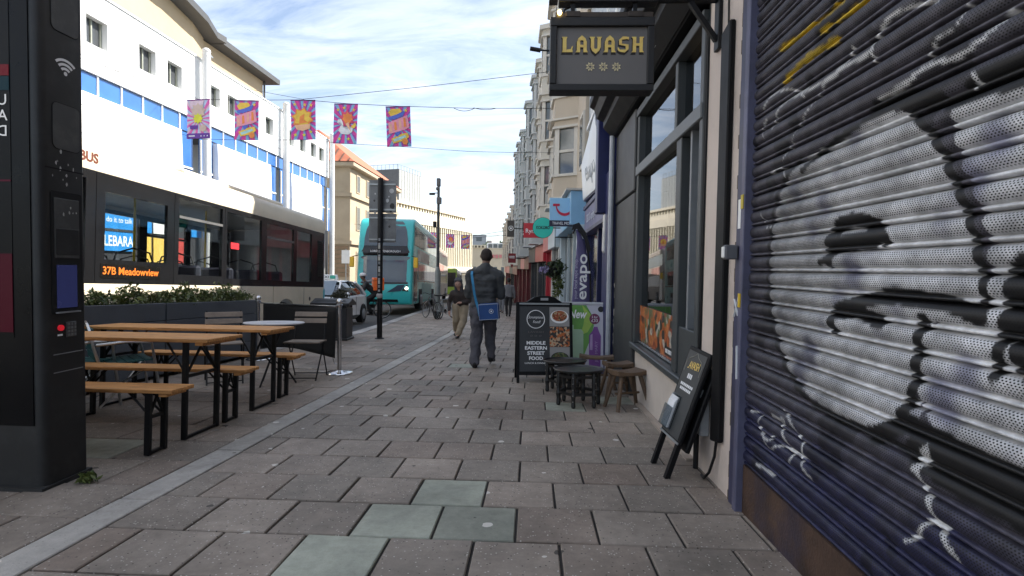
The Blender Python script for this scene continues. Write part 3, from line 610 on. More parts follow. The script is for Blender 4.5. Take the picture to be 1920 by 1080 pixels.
for x in (SX0+0.14, SX1-0.12):
    P('hanger', MB().box(x-0.013,x+0.013,SY+0.01,SY+0.05,SZ1+0.02,SZ1+0.086), black_metal, sg)
    hp = P('hanger_plate', MB().box(x-0.045,x+0.045,SY-0.022,SY-0.0155,SZ1-0.012,SZ1+0.022), bronze, sg, bevel=0.002)
    P('cable_loop', MB().tube([(x-0.015,SY+0.03,SZ1+0.07),(x-0.05,SY+0.02,SZ1+0.05),(x-0.06,SY+0.01,SZ1+0.015)], 0.006, 6), black_metal, sg)
P('bracket_arm', MB().box(SX1+0.021,1.153,SY+0.01,SY+0.05,SZ1+0.10,SZ1+0.14), black_metal, sg)
P('bracket_brace', MB().bar((0.96,SY+0.03,SZ1+0.10),(1.13,SY+0.03,SZ1-0.14),0.03,0.03), black_metal, sg)
P('bracket_plate', MB().box(1.128,1.1535,SY-0.01,SY+0.07,SZ1-0.20,SZ1+0.3), black_metal, sg, bevel=0.003)
P('sign_lamp', MB().ball((SX0+0.055,SY-0.03,SZ1+0.008),(0.014,0.012,0.016),10,6), M('sign_lamp_glow', (1,0.8,0.3), 0.4, emit=(1,0.72,0.22), estr=5), sg, smooth=True)
gold = M('gold_leaf', (1.0,0.64,0.17), 0.4, 0.0, 0.18, 30)
ltr_shadow = M('letter_shadow_brown', (0.022,0.015,0.011), 0.6)
def arch(x0, x1, z0, z1, pt): return [(x0,z0),(x1,z0),(x1,z1),((x0+x1)/2,pt),(x0,z1)]
GL = {  # letters drawn on a 1 x 1 cell from convex pieces
 'L': [[(0.06,0),(0.38,0),(0.38,1),(0.06,1)],[(0,1),(0.44,1),(0.40,0.9),(0.04,0.9)],[(0.39,0),(0.92,0),(0.88,0.22),(0.39,0.16)],[(0.76,0.2),(0.88,0.21),(0.95,0.42),(0.80,0.33)],[(0,0),(0.05,0),(0.05,0.12)]],
 'A': [[(0.08,0),(0.36,0),(0.36,0.74),(0.08,0.66)],[(0.64,0),(0.92,0),(0.92,0.66),(0.64,0.74)],[(0.08,0.67),(0.5,0.79),(0.92,0.67),(0.80,0.90),(0.5,1.1),(0.20,0.90)],[(0.365,0.32),(0.635,0.32),(0.635,0.48),(0.365,0.48)],[(-0.02,0),(0.079,0),(0.079,0.14)],[(0.921,0),(1.02,0),(0.921,0.14)]],
 'V': [[(0.08,1),(0.36,1),(0.36,0.26),(0.08,0.34)],[(0.64,1),(0.92,1),(0.92,0.34),(0.64,0.26)],[(0.08,0.335),(0.20,0.10),(0.5,-0.1),(0.80,0.10),(0.92,0.335),(0.5,0.21)],[(-0.02,1),(0.079,1),(0.079,0.86)],[(0.921,1),(1.02,1),(0.921,0.86)],[(0.361,1),(0.42,1),(0.361,0.9)],[(0.58,1),(0.639,1),(0.639,0.9)]],
 'S': [[(0.10,0.50),(0.34,0.56),(0.34,0.86),(0.10,0.80)],[(0.10,0.805),(0.34,0.82),(0.78,0.86),(0.72,1.02),(0.40,1.02)],[(0.72,1.0),(0.785,0.86),(0.90,0.80),(0.92,0.99)],[(0.10,0.495),(0.34,0.555),(0.90,0.50),(0.66,0.40)],[(0.66,0.395),(0.90,0.495),(0.90,0.20),(0.66,0.14)],[(0.02,0.12),(0.24,0.02),(0.60,-0.02),(0.90,0.195),(0.66,0.17),(0.20,0.16)],[(0.0,0.34),(0.02,0.125),(0.18,0.16)]],
 'H': [[(0.08,0),(0.36,0),(0.36,1),(0.08,1)],[(0.64,0),(0.92,0),(0.92,1),(0.64,1)],[(0.365,0.42),(0.635,0.42),(0.635,0.58),(0.365,0.58)],[(-0.02,0),(0.079,0),(0.079,0.12)],[(0.921,0),(1.02,0),(0.921,0.12)],[(-0.02,1),(0.079,1),(0.079,0.88)],[(0.921,1),(1.02,1),(0.921,0.88)]]}
lx = SX0+0.075; lw = 0.074; lh = 0.095; lz = SZ0+0.245
for i, c_ in enumerate('LAVASH'):
    for dpt, mt, ox, oz, gr, nm in ((0.0012, ltr_shadow, -0.003, -0.010, 1.10, 'letter_shadow'), (0.004, gold, 0, 0, 1.0, 'letter')):
        m = MB()
        for j, pg in enumerate(GL[c_]):
            cxm, czm = 0.5, 0.5
            pts = [(lx+i*(lw+0.0135)+lw*((x-cxm)*gr+cxm)+ox, SY-0.0003, lz+lh*((z-czm)*gr+czm)+oz) for x, z in pg]
            m.prism(pts, (0, -dpt-0.0002*j, 0))
        P(nm, m, mt, sg)
pale_gold = M('pale_gold', (0.78,0.66,0.40), 0.45, 0, 0.1)
for i in range(3):
    cxs, czs = SX0+0.255+i*0.088*0.93, SZ0+0.155; m = MB()
    for k in range(8):
        a = k*PI/4+PI/8; ca, sa = math.cos(a), math.sin(a)
        pts = [(cxs+(ca*r_-sa*q_)*0.028, SY-0.0003, czs+(sa*r_+ca*q_)*0.028) for r_, q_ in ((0.62,-0.24),(1.08,0),(0.62,0.24),(0.52,0))]
        m.prism(pts, (0,-0.003,0))
        b0, b1 = k*PI/4, (k+1)*PI/4
        m.prism([(cxs+math.cos(b0)*0.009, SY-0.0003, czs+math.sin(b0)*0.009),(cxs+math.cos(b0)*0.013, SY-0.0003, czs+math.sin(b0)*0.013),(cxs+math.cos(b1)*0.013, SY-0.0003, czs+math.sin(b1)*0.013),(cxs+math.cos(b1)*0.009, SY-0.0003, czs+math.sin(b1)*0.009)], (0,-0.0027,0))
    P('star', m, pale_gold, sg)
# ================================================================== KIOSK (street hub, far left)
kx, ky0, ky1 = -2.74, 2.875, 3.165
kr = thing('street_kiosk', 'tall black digital phone kiosk with white wifi symbol and keypad', 'kiosk', (kx-0.5, 3.02, gz(3.0)))
kmat = M('kiosk_black', (0.014,0.014,0.0145), 0.48, 0, 0.12, 2.2, bump=0.03, bscale=30, dirt=(0.06,0.06,0.06), dirt_amt=0.22, dscale=6, spec=0.5)
kdark = M('kiosk_gloss', (0.003,0.003,0.004), 0.3, 0, 0.1, spec=0.15)
rc = 0.05; pts = []
for cx_, cy_, a0 in ((kx-rc,ky0+rc,-90),(kx-0.015,ky1-0.015,0)):
    r_ = rc if a0 == -90 else 0.015
    for k in range(7): a = R(a0+15*k); pts.append((cx_+r_*math.cos(a), cy_+r_*math.sin(a), -0.3))
pts += [(kx-1.1,ky1,-0.3),(kx-1.1,ky0,-0.3)]
P('body', MB().prism(pts, (0,0,3.25)), kmat, kr, smooth=True)
# foot plate
P('foot', MB().prism([(kx-1.15,ky0-0.03,-0.3),(kx+0.012,ky0-0.03,-0.3),(kx+0.012,ky1+0.02,-0.3),(kx-1.15,ky1+0.02,-0.3)], (0,0,0.20)), M('kiosk_foot', (0.02,0.02,0.02), 0.7), kr)
def kq(x0, y0, x1, y1, t=0.004, d=0.0, name='panel', mat=kmat, rnd=0.0, bevel=0.0):
    a = onX(x0, y0, kx); c = onX(x1, y1, kx)
    return P(name, MB().box(kx+d, kx+d+t, a.y, c.y, min(a.z,c.z), max(a.z,c.z)), mat, kr, bevel=bevel)
def kz(px, py): p = onX(px, py, kx); return p.y, p.z
kgap = M('kiosk_groove', (0.003,0.003,0.003), 0.8)
ktop = M('kiosk_panel_grey', (0.052,0.053,0.053), 0.5, 0, 0.15, 6, dirt=(0.13,0.13,0.12), dirt_amt=0.35, dscale=7)
def kpanel(y0, y1, z0, z1, mat, rad=0.03, name='access_panel'):
    def rrect(e):
        q = []
        for cy, cz, a0 in ((y1-rad,z0+rad,-90),(y1-rad,z1-rad,0),(y0+rad,z1-rad,90),(y0+rad,z0+rad,180)):
            for k in range(5): a = R(a0+22.5*k); q.append((cy+(rad+e)*math.cos(a), cz+(rad+e)*math.sin(a)))
        return q
    P('panel_groove', MB().prism([(kx+0.0005,a,b) for a, b in rrect(0.004)], (0.001,0,0)), kgap, kr)
    return P(name, MB().prism([(kx+0.0018,a,b) for a, b in rrect(0)], (0.002,0,0)), mat, kr)
kpanel(2.955,3.135,2.50,2.92,ktop); kpanel(2.955,3.135,1.83,2.09,ktop)
P('seam', MB().box(kx+0.0003,kx+0.0016,ky0+0.03,ky1-0.003,1.708,1.716), kgap, kr)
for k_, (yy_, r_) in enumerate(((0,0.088),(0,0.062),(0,0.037))):
    cy, cz = 3.046, 2.265; m = MB(); w_ = 0.0075
    arc = [R(45+9*i) for i in range(11)]
    out_ = [(kx+0.0006, cy+(r_+w_)*math.cos(a), cz+(r_+w_)*math.sin(a)*0.95) for a in arc]; in_ = [(kx+0.0006, cy+(r_-w_)*math.cos(a), cz+(r_-w_)*math.sin(a)*0.95) for a in arc]
    for i in range(10): m.quad(out_[i], out_[i+1], in_[i+1], in_[i])
    P('wifi_arc', m, white_letter, kr, solid=0.001)
P('wifi_dot', MB().disc((kx+0.001,3.046,2.272),(1,0,0),0.012,14), white_letter, kr)
# device bay
kpanel(2.935,3.140,0.88,1.58,kgap,0.012,'device_recess')
P('device_plate', MB().box(kx+0.003,kx+0.007,2.952,3.120,1.20,1.545), ktop, kr, bevel=0.003)
P('device_door', MB().box(kx+0.007,kx+0.010,2.960,3.112,1.22,1.37), kmat, kr, bevel=0.003)
P('lock', MB().disc((kx+0.0105,3.075,1.325),(1,0,0),0.010,14), black_letter, kr)
P('touch_screen', MB().box(kx+0.004,kx+0.008,2.965,3.098,0.91,1.16), M('blue_screen', (0.015,0.018,0.06), 0.25, 0, 0.2, 5, emit=(0.05,0.06,0.2), estr=0.10, spec=0.3), kr)
P('screen_ledge', MB().box(kx+0.002,kx+0.02,2.955,3.11,0.88,0.888), M('ledge_grey', (0.25,0.25,0.26), 0.4), kr)
P('red_button', MB().tube([(kx,2.985,0.795),(kx+0.012,2.985,0.795)], 0.017, 14), M('red_button', (0.5,0.01,0.02), 0.3, emit=(1,0.03,0.05), estr=0.12), kr)
P('button_label', MB().box(kx+0.0005,kx+0.002,2.968,3.000,0.748,0.758), white_letter, kr)
kp = P('keypad', MB().box(kx+0.0005,kx+0.006,3.022,3.092,0.735,0.825), M('keypad_steel', (0.12,0.12,0.12), 0.4, 0.6), kr, bevel=0.002)
for i in range(4):
    for j in range(3):
        o = obj('key', MB().box(kx+0.0062,kx+0.010,3.029+j*0.021,3.043+j*0.021,0.742+i*0.021,0.755+i*0.021), M('key_grey', (0.22,0.22,0.22), 0.4, 0.4)); o.parent = kp
P('seam', MB().box(kx+0.0003,kx+0.0016,2.94,3.14,0.640,0.645), M('ledge_grey', (0.25,0.25,0.26), 0.4), kr)
P('seam', MB().box(kx+0.0003,kx+0.0016,2.94,3.14,0.535,0.540), M('ledge_grey', (0,0,0)), kr)
sm_ = M('worn_sticker', (0.45,0.45,0.43), 0.7, 0, 0.3, 30)
random.seed(5)
for i in range(16):
    y_, z_ = random.uniform(2.95,3.12), random.choice([random.uniform(1.62,1.82), random.uniform(1.62,1.82), random.uniform(1.44,1.5)]); r_ = random.uniform(0.003,0.011)
    m = MB(); m.add([(kx+0.0104 if z_ < 1.55 else kx+0.0008, y_+r_*random.uniform(.4,1)*math.cos(k), z_+1.5*r_*random.uniform(.4,1.2)*math.sin(k)) for k in [j*1.05 for j in range(6)]], [tuple(range(6))]); P('sticker_scrap', m, sm_, kr)
# display face toward the camera
P('display_glass', MB().box(kx-1.08,kx-0.055,ky0-0.006,ky0-0.001,0.25,2.9), kdark, kr)
scx1 = onY(22, 400, ky0-0.008).x
P('display', MB().box(kx-1.0,scx1,ky0-0.0085,ky0-0.0065,0.75,2.75), M('display_dark', (0.004,0.004,0.005), 0.35, spec=0.15), kr)
def scr(z0, z1, col, e): P('display_band', MB().box(kx-1.0,scx1-0.002,ky0-0.0105,ky0-0.0086,z0,z1), M('display_%d_%d' % (int(z0*100),int(z1*100)), tuple(c*0.06 for c in col), 0.35, emit=col, estr=e*0.08, spec=0.15), kr)
scr(2.20,2.26,(0.7,0.02,0.06),0.5); scr(2.12,2.195,(0.0,0.12,0.18),0.5); scr(1.62,1.63,(0.4,0.02,0.1),0.5); scr(0.78,1.22,(0.35,0.0,0.06),0.35)
for i, tx in enumerate(('UT', 'AS', 'DC')):  # mirrored letters: a reflection in the kiosk glass, modelled as glowing text
    me = text_mesh(tx, 0.085, align='LEFT', extrude=0.0005); xs = [v.co.x for v in me.vertices]; wd = max(xs)
    me.transform(Matrix(((-1,0,0,scx1-0.012),(0,0,1,ky0-0.0112),(0,1,0,2.065-0.085*i),(0,0,0,1))) @ Matrix.Translation((0,0,0)))
    me.materials.append(M('display_white', (0.4,0.4,0.4), 0.3, emit=(0.6,0.6,0.6), estr=0.2)); o = bpy.data.objects.new('display_text', me); COL.objects.link(o); under(o, kr)

# ================================================================== BEER TABLES AND BENCHES
def beer_set(name, label, cat, yc, width, h, x0, x1, grp):
    """trestle with plank top and two folding steel leg frames; built in local coords, base at ground"""
    t = thing(name, label, cat, ((x0+x1)/2, yc, gz(yc)), (SA,0,0), grp); L = (x1-x0)/2; n = 2 if width > 0.3 else 1
    pw = width/n
    for i in range(n):
        obj('plank', MB().box(-L,L,-width/2+i*pw+0.001,-width/2+(i+1)*pw-0.001,h-0.027,h+random.uniform(0,0.001)), wood, t, bevel=0.005, seg=2)
    for e in (-1, 1): obj('end_batten', MB().box(e*L-e*0.075-0.03,e*L-e*0.075+0.03,-width/2+0.02,width/2-0.02,h-0.052,h-0.0275), wood, t, bevel=0.003)
    lg = width/2-0.045
    for e in (-1, 1):
        X = e*(L-0.19)
        for s in (-1, 1): obj('leg', MB().box(X-0.02,X+0.02,s*lg-0.016,s*lg+0.016,0.0,h-0.0275), black_metal, t, bevel=0.004)
        obj('foot_bar', MB().box(X-0.012,X+0.012,-lg+0.017,lg-0.017,0.004,0.022), black_metal, t)
        zc = h-0.10 if width > 0.3 else h-0.07
        dr = 0.19 if width > 0.3 else 0.13
        obj('cross_bar', MB().box(X-0.01,X+0.01,-lg+0.017,lg-0.017,zc-dr-0.012,zc-dr+0.012), black_metal, t)
        for s in (-1, 1):
            obj('brace', MB().bar((X,s*(lg-0.018),zc-dr+0.014),(X,-s*0.03*0-s*0.02,h-0.03),0.014,0.014), black_metal, t)
            obj('stay', MB().tube([(X,s*(lg-0.02),zc-dr),(X-e*0.17,s*(lg-0.03),h-0.03)], 0.008, 6), black_metal, t)
    return t
xr_, xl_ = -2.44, -4.28
beer_set('beer_bench', 'pine bench closest to the camera beside the black kiosk', 'bench', 3.61, 0.25, 0.46, xl_, xr_, 'beer garden benches')
beer_set('beer_table', 'front pine folding table with black legs next to the kiosk', 'table', 4.12, 0.50, 0.77, xl_, xr_, 'beer garden tables')
beer_set('beer_bench', 'pine bench between the two long folding tables', 'bench', 4.53, 0.25, 0.46, xl_+0.15, xr_, 'beer garden benches')
beer_set('beer_table', 'rear pine folding table in front of the grey planter', 'table', 5.10, 0.50, 0.77, xl_, xr_, 'beer garden tables')
beer_set('beer_bench', 'pine bench behind the rear table nearest the black windbreak', 'bench', 5.56, 0.25, 0.46, xl_+0.1, xr_-0.02, 'beer garden benches')
# folding slat chairs
slat_w = M('chair_slat_wood', (0.24,0.19,0.15), 0.6, 0, 0.2, 8)
def slat_chair(label, x, y, rz):
    t = thing('folding_chair', label, 'chair', (x,y,gz(y)), (SA,0,rz), 'folding slatted chairs')   # faces local -Y
    w_ = 0.21
    for s in (-1, 1):
        obj('frame_leg', MB().tube([(s*w_,0.26,0.0),(s*w_,-0.02,0.46),(s*w_,-0.20,0.46)], 0.009, 6), black_metal, t, smooth=True)
        obj('back_leg', MB().tube([(s*(w_-0.02),-0.22,0.0),(s*(w_-0.02),0.16,0.46),(s*(w_-0.02),0.26,0.86)], 0.010, 6), black_metal, t, smooth=True)
    obj('rung', MB().tube([(-w_,0.24,0.03),(w_,0.24,0.03)], 0.007, 6), black_metal, t); obj('rung', MB().tube([(-w_+0.02,-0.20,0.03),(w_-0.02,-0.20,0.03)], 0.007, 6), black_metal, t)
    for i in range(5): obj('seat_slat', MB().box(-w_-0.01,w_+0.01,-0.20+i*0.078,-0.135+i*0.078,0.465,0.482), slat_w, t, bevel=0.003)
    for i in range(2):
        z = 0.70+i*0.085; yb = 0.16+(z-0.46)*0.25-0.015; obj('back_slat', MB().prism([(-w_,yb,z),(w_,yb,z),(w_,yb+0.018,z+0.062),(-w_,yb+0.018,z+0.062)], (0,-0.014,0)), slat_w, t, bevel=0.003)
    return t
slat_chair('slatted folding chair in front of the black windbreak', -2.92, 6.75, 0.12)
slat_chair('slatted folding chair between rear table and grey planter', -3.75, 6.35, 0.55)
# round cafe table
rt = thing('round_table', 'round white cafe table between rear bench and windbreak', 'table', (-3.12,6.3,gz(6.3)), (SA,0,0))
obj('table_top', MB().lathe([(0.33,0.725),(0.345,0.735),(0.34,0.745),(0.0,0.746)], n=32), M('white_top', (0.6,0.6,0.62), 0.35, 0, 0.05), rt, smooth=True)
for k in range(3):
    a = k*2.1+0.4; obj('leg', MB().tube([(0.26*math.cos(a),0.26*math.sin(a),0.0),(-0.2*math.cos(a),-0.2*math.sin(a),0.725)], 0.011, 6), black_metal, rt)
obj('ring', MB().tube([(0.05*math.cos(k*0.63),0.05*math.sin(k*0.63),0.36) for k in range(10)], 0.007, 6, closed=True), black_metal, rt)
# aluminium armchairs behind the front table
alu = M('brushed_aluminium', (0.5,0.51,0.52), 0.3, 0.9, 0.08, 20)
teal_seat = M('teal_webbing', (0.03,0.12,0.12), 0.6)
def alu_chair(label, x, y, rz):
    t = thing('aluminium_chair', label, 'chair', (x,y,gz(y)), (SA,0,rz), 'aluminium cafe armchairs')
    obj('back_hoop', MB().tube([(-0.24,0.20,0.44)]+[(0.24*math.cos(PI-k*PI/8),0.24+0.02*math.sin(k*PI/8),0.62+0.22*math.sin(k*PI/8)) for k in range(9)]+[(0.24,0.20,0.44)], 0.013, 8), alu, t, smooth=True)
    for s in (-1, 1):
        obj('arm', MB().tube([(s*0.25,0.22,0.64),(s*0.28,0.0,0.65),(s*0.27,-0.20,0.62),(s*0.25,-0.22,0.45),(s*0.27,-0.25,0.0)], 0.013, 8), alu, t, smooth=True)
        obj('leg', MB().tube([(s*0.24,0.20,0.44),(s*0.26,0.30,0.0)], 0.013, 8), alu, t)
        obj('cross_stay', MB().tube([(s*0.25,-0.22,0.40),(-s*0.05,0.0,0.22),(-s*0.22,0.22,0.06)], 0.010, 6), alu, t)
    for i in range(6): obj('seat_slat', MB().box(-0.22,0.22,-0.21+i*0.07,-0.15+i*0.07,0.44,0.452), teal_seat, t)
    for i in range(4): obj('back_slat', MB().box(-0.20+0.02*i*0,0.20,0.225,0.235,0.50+i*0.075,0.56+i*0.075), teal_seat, t)
    return t
alu_chair('aluminium armchair with teal webbing half hidden behind the kiosk', -4.25, 4.75, 2.9)
alu_chair('aluminium armchair tipped toward the planter behind the front table', -3.95, 5.0, 2.4)

# ================================================================== PLANTER WITH SHRUBS
plank_grey = M('planter_grey', (0.075,0.085,0.10), 0.6, 0, 0.1, 4, bump=0.1, dirt=(0.04,0.045,0.05), dirt_amt=0.3)
soil = M('soil', (0.03,0.022,0.016), 0.95)
def planter(label, y0, y1):
    ym = (y0+y1)/2; t = thing('planter', label, 'planter', (-4.82,ym,gz(ym)), (SA,0,0), 'grey timber planters'); L = (y1-y0)/2-0.006
    for i in range(4):
        z0 = 0.05+i*0.225
        for s in (-1, 1): obj('side_board', MB().box(s*0.17-0.012,s*0.17+0.012,-L,L,z0,z0+0.217), plank_grey, t, bevel=0.004)
        for s in (-1, 1): obj('end_board', MB().box(-0.157,0.157,s*L-(0.024 if s > 0 else 0),s*L+(0.024 if s < 0 else 0),z0,z0+0.217), plank_grey, t, bevel=0.004)
    obj('soil', MB().box(-0.155,0.155,-L+0.03,L-0.03,0.75,0.88), soil, t)
    for e in (-1, 1): obj('skid', MB().box(-0.15,0.15,e*(L-0.25)-0.04,e*(L-0.25)+0.04,0.0,0.048), black_metal, t)
planter('grey boarded planter beside the round table and the bus', 6.55, 8.85)
planter('grey boarded planter beyond the front table, half behind kiosk', 4.2, 6.54)
def leaf_mat(name, c, c2):
    m = bpy.data.materials.new(name); m.use_nodes = True; t = m.node_tree; b = t.nodes['Principled BSDF']
    at = nn(t, 'ShaderNodeAttribute', attribute_name='tint'); rp = nn(t, 'ShaderNodeValToRGB'); rp.color_ramp.elements[0].color = c+(1,); rp.color_ramp.elements[1].color = c2+(1,)
    t.links.new(at.outputs['Fac'], rp.inputs[0]); t.links.new(rp.outputs[0], b.inputs['Base Color']); b.inputs['Roughness'].default_value = 0.45
    b.inputs['Transmission Weight'].default_value = 0.0; b.inputs['Subsurface Weight'].default_value = 0.0
    MATS[name] = m; return m
leafm = leaf_mat('shrub_leaf', (0.028,0.055,0.014), (0.17,0.20,0.05))
def foliage(n, rx, ry, rz, size, mat, seed, name='foliage', hang=0.0):
    """many folded leaf faces spread through an uneven volume"""
    rd = random.Random(seed); m = MB(); tint = []
    for i in range(n):
        while True:
            p = Vector((rd.uniform(-1,1), rd.uniform(-1,1), rd.uniform(-1,1)))
            if p.length < 1: break
        lump = 0.75+0.5*noise.noise(p*1.7+Vector((seed*3.1,0,0)))
        p = p*lump; c = Vector((p.x*rx, p.y*ry, p.z*rz - hang*(1-abs(p.x))*0))
        d = Vector((rd.gauss(0,1), rd.gauss(0,1), rd.gauss(0.4,0.8))).normalized(); u = d.orthogonal().normalized(); u = (Matrix.Rotation(rd.uniform(0,6.28),3,d) @ u); v_ = d.cross(u)
        s = size*rd.uniform(0.6,1.3)
        a, b_, cc, dd = c-u*s, c+v_*s*0.42+d*s*0.12, c+u*s, c-v_*s*0.42+d*s*0.12
        m.quad(a, b_, cc, dd); tint += [min(1, max(0, 0.35+0.45*noise.noise(p*2.3+Vector((0,seed,0)))+rd.uniform(-0.2,0.35)))]*4
    me = m.mesh(name); me.materials.append(mat); at = me.attributes.new('tint', 'FLOAT', 'POINT'); at.data.foreach_set('value', tint); return me
shr_desc = ['closest to the kiosk','second from the kiosk','third from the kiosk','fourth from the kiosk','fifth from the kiosk, at the planter joint','sixth from the kiosk','seventh from the kiosk','eighth from the kiosk','at the far end by the steel post']
for i in range(9):
    y = 4.75+i*0.48; hgt = [0.15,0.24,0.13,0.22,0.12,0.27,0.17,0.25,0.14][i]
    t = thing('planter_shrub', 'leafy green shrub in planter, '+shr_desc[i], 'shrub', (-4.82,y,gz(y)+0.88), 0, 'shrubs in the planters')
    obj('foliage', foliage(int(330+1200*(hgt-0.1)), 0.22, 0.30, hgt, 0.030+0.05*(hgt-0.12), leafm, 11+i), None, t, loc=(0,0,0.12))
    for k in range(3): obj('stem', MB().tube([(0,0.03*k-0.03,-0.02),(0.03*(k-1),0.08*(k-1),0.12),(0.05*(k-1),0.12*(k-1),0.20)], 0.006, 5), M('stem_brown', (0.05,0.035,0.02), 0.8), t)

# ================================================================== WINDBREAK BARRIER
def barrier_post(label, x, y):
    t = thing('barrier_post', label, 'barrier post', (x,y,gz(y)), (0,0,0), 'steel windbreak posts')
    obj('base', MB().lathe([(0.175,0.0),(0.18,0.012),(0.17,0.022),(0.05,0.036),(0.03,0.05)], n=32), steel, t, smooth=True)
    obj('tube', MB().tube([(0,0,0.03),(0,0,0.92)], 0.030, 16), steel, t, smooth=True)
    obj('collar', MB().lathe([(0.034,0.0),(0.045,0.006),(0.045,0.022),(0.034,0.03)], (0,0,0.92), 16), steel, t, smooth=True)
    obj('ball', MB().ball((0,0,0.985),0.046,16,10), steel, t, smooth='all')
    obj('hook', MB().tube([(-0.02,0,0.12),(-0.07,0.01,0.13),(-0.10,0.02,0.20)], 0.006, 6), steel, t)
    return t
p_r = (-2.63,7.18); p_l = (-4.38,8.35)
barrier_post('polished steel post with ball top right of the windbreak', *p_r)
barrier_post('steel barrier post with ball top at the planter end', *p_l)
bn = thing('windbreak_banner', 'plain black canvas windbreak hung between two steel posts', 'windbreak', ((p_r[0]+p_l[0])/2,(p_r[1]+p_l[1])/2,gz(7.75)))
m = MB(); nu, nv = 24, 10
for j in range(nv+1):
    for i in range(nu+1):
        u, v = i/nu, j/nv
        x = p_r[0]-0.05+(p_l[0]-p_r[0]+0.15)*u; y = p_r[1]+0.02+(p_l[1]-p_r[1]-0.05)*u; ztop = gz(y)+0.905; zbot = gz(y)+0.20+0.05*math.sin(u*PI)
        k = 0.025*math.sin(u*9+v*2)*v+0.03*v*math.sin(u*3.1); m.v.append((x-0.03*v*(1-u), y+k, ztop+(zbot-ztop)*v))
for j in range(nv):
    for i in range(nu): a = j*(nu+1)+i; m.f.append((a,a+1,a+nu+2,a+nu+1))
P('canvas', m, M('black_canvas', (0.010,0.010,0.011), 0.85, 0, 0.15, 6, bump=0.2, bscale=200), bn, smooth='all', solid=0.003)
P('top_rail', MB().tube([(p_r[0],p_r[1],gz(p_r[1])+0.915),(p_l[0],p_l[1],gz(p_l[1])+0.915)], 0.011, 8), steel, bn)

# ================================================================== BIN, POLES
bx0 = thing('litter_bin', 'squat black street bin with sloping lid near the kerb', 'bin', (-4.50,11.9,gz(11.9)), (SA,0,0.1))
bm = M('bin_black', (0.022,0.022,0.024), 0.5, 0, 0.2, 5, dirt=(0.07,0.07,0.065), dirt_amt=0.4)
obj('body', MB().box(-0.36,0.36,-0.30,0.30,0.05,0.72), bm, bx0, bevel=0.02, seg=2)
obj('base', MB().box(-0.39,0.39,-0.33,0.33,0.0,0.05), bm, bx0, bevel=0.01)
obj('lid', MB().prism([(-0.42,-0.36,0.80),(0.42,-0.36,0.80),(0.30,-0.20,0.90),(-0.30,-0.20,0.90)], (0,0.001,0)).prism([(-0.42,-0.36,0.78),(-0.42,0.36,0.78),(-0.42,0.36,0.83),(-0.42,0.0,0.93),(-0.42,-0.36,0.83)], (0.84,0,0)), bm, bx0, bevel=0.01)
for sx in (-1, 1):
    for sy in (-1, 1): obj('lid_post', MB().box(sx*0.33-0.02,sx*0.33+0.02,sy*0.27-0.02,sy*0.27+0.02,0.721,0.79), bm, bx0)
obj('notice', MB().box(-0.12,0.12,-0.304,-0.301,0.3,0.6), M('red_notice', (0.35,0.03,0.04), 0.5), bx0)
olive = leaf_mat('olive_leaf', (0.03,0.028,0.015), (0.10,0.09,0.045))
pot = thing('potted_shrub', 'low olive brown shrub in a pot behind the black bin', 'shrub', (-4.72,12.9,gz(12.9)))
obj('pot', MB().lathe([(0.20,0.0),(0.26,0.05),(0.28,0.75),(0.30,0.80),(0.26,0.80)], n=16), bm, pot, smooth=True)
obj('foliage', foliage(500,0.30,0.24,0.24,0.04,olive,77), None, pot, loc=(0,0,0.95)); obj('stem', MB().tube([(0,0,0.7),(0,0,1.0)],0.02,6), M('stem_brown',(0,0,0)), pot)
# sign pole seen from behind
sp_ = thing('sign_post', 'black pole with two grey road sign backs and stickers', 'sign post', (-3.55,12.28,gz(12.28)))
sy_, sx_ = 12.28, -3.55
P('pole', MB().tube([(sx_,sy_,gz(sy_)-0.05),(sx_,sy_,3.22)], 0.062, 14), black_metal, sp_, smooth=True)
P('pole_foot', MB().lathe([(0.11,0),(0.11,0.015),(0.07,0.03)], (sx_,sy_,gz(sy_)), 16), black_metal, sp_)
sback = M('sign_back_grey', (0.17,0.175,0.18), 0.55, 0.2, 0.12, 5, dirt=(0.05,0.05,0.05), dirt_amt=0.5, dscale=3)
for z0, z1 in ((2.435,3.19),(1.74,2.415)):
    s1 = P('sign_plate', MB().box(sx_-0.29,sx_+0.35,sy_+0.075,sy_+0.083,z0,z1), sback, sp_, bevel=0.002)
    for z in (z0+0.05, z1-0.12): P('clamp_channel', MB().box(sx_-0.28,sx_+0.34,sy_+0.050,sy_+0.0745,z,z+0.035), galv, sp_)
random.seed(12)
for i in range(9):
    z = random.uniform(1.85,3.1); x = random.choice((random.uniform(-0.24,-0.1), random.uniform(0.1,0.3))); r_ = random.uniform(0.02,0.07)
    c_ = random.choice(((0.5,0.5,0.5),(0.03,0.03,0.03),(0.25,0.25,0.24),(0.02,0.02,0.02)))
    m = MB(); m.add([(sx_+x+r_*math.cos(k)*random.uniform(.6,1), sy_+0.0735, z+r_*1.2*math.sin(k)*random.uniform(.6,1)) for k in [j*0.9 for j in range(7)]], [tuple(range(7))]); P('sticker', m, M('pole_sticker_%d' % i, c_, 0.6), sp_)
P('sticker', MB().disc((sx_+0.24,sy_+0.0732,2.94),(0,-1,0),0.055,16), M('round_sticker', (0.42,0.42,0.42), 0.5), sp_)
for i in range(14):
    z = 0.6+i*0.09; P('sticker', MB().box(sx_-0.025,sx_+0.02,sy_-0.066,sy_-0.0625,z,z+0.045+0.02*(i%3)), M('pole_sticker_w%d' % (i%3), ((0.4,0.4,0.4),(0.25,0.25,0.25),(0.5,0.48,0.42))[i%3], 0.6), sp_)
P('sticker', MB().ball((sx_,sy_-0.03,0.50),(0.08,0.05,0.07),12,8), M('tape_lump', (0.35,0.33,0.32), 0.6), sp_)
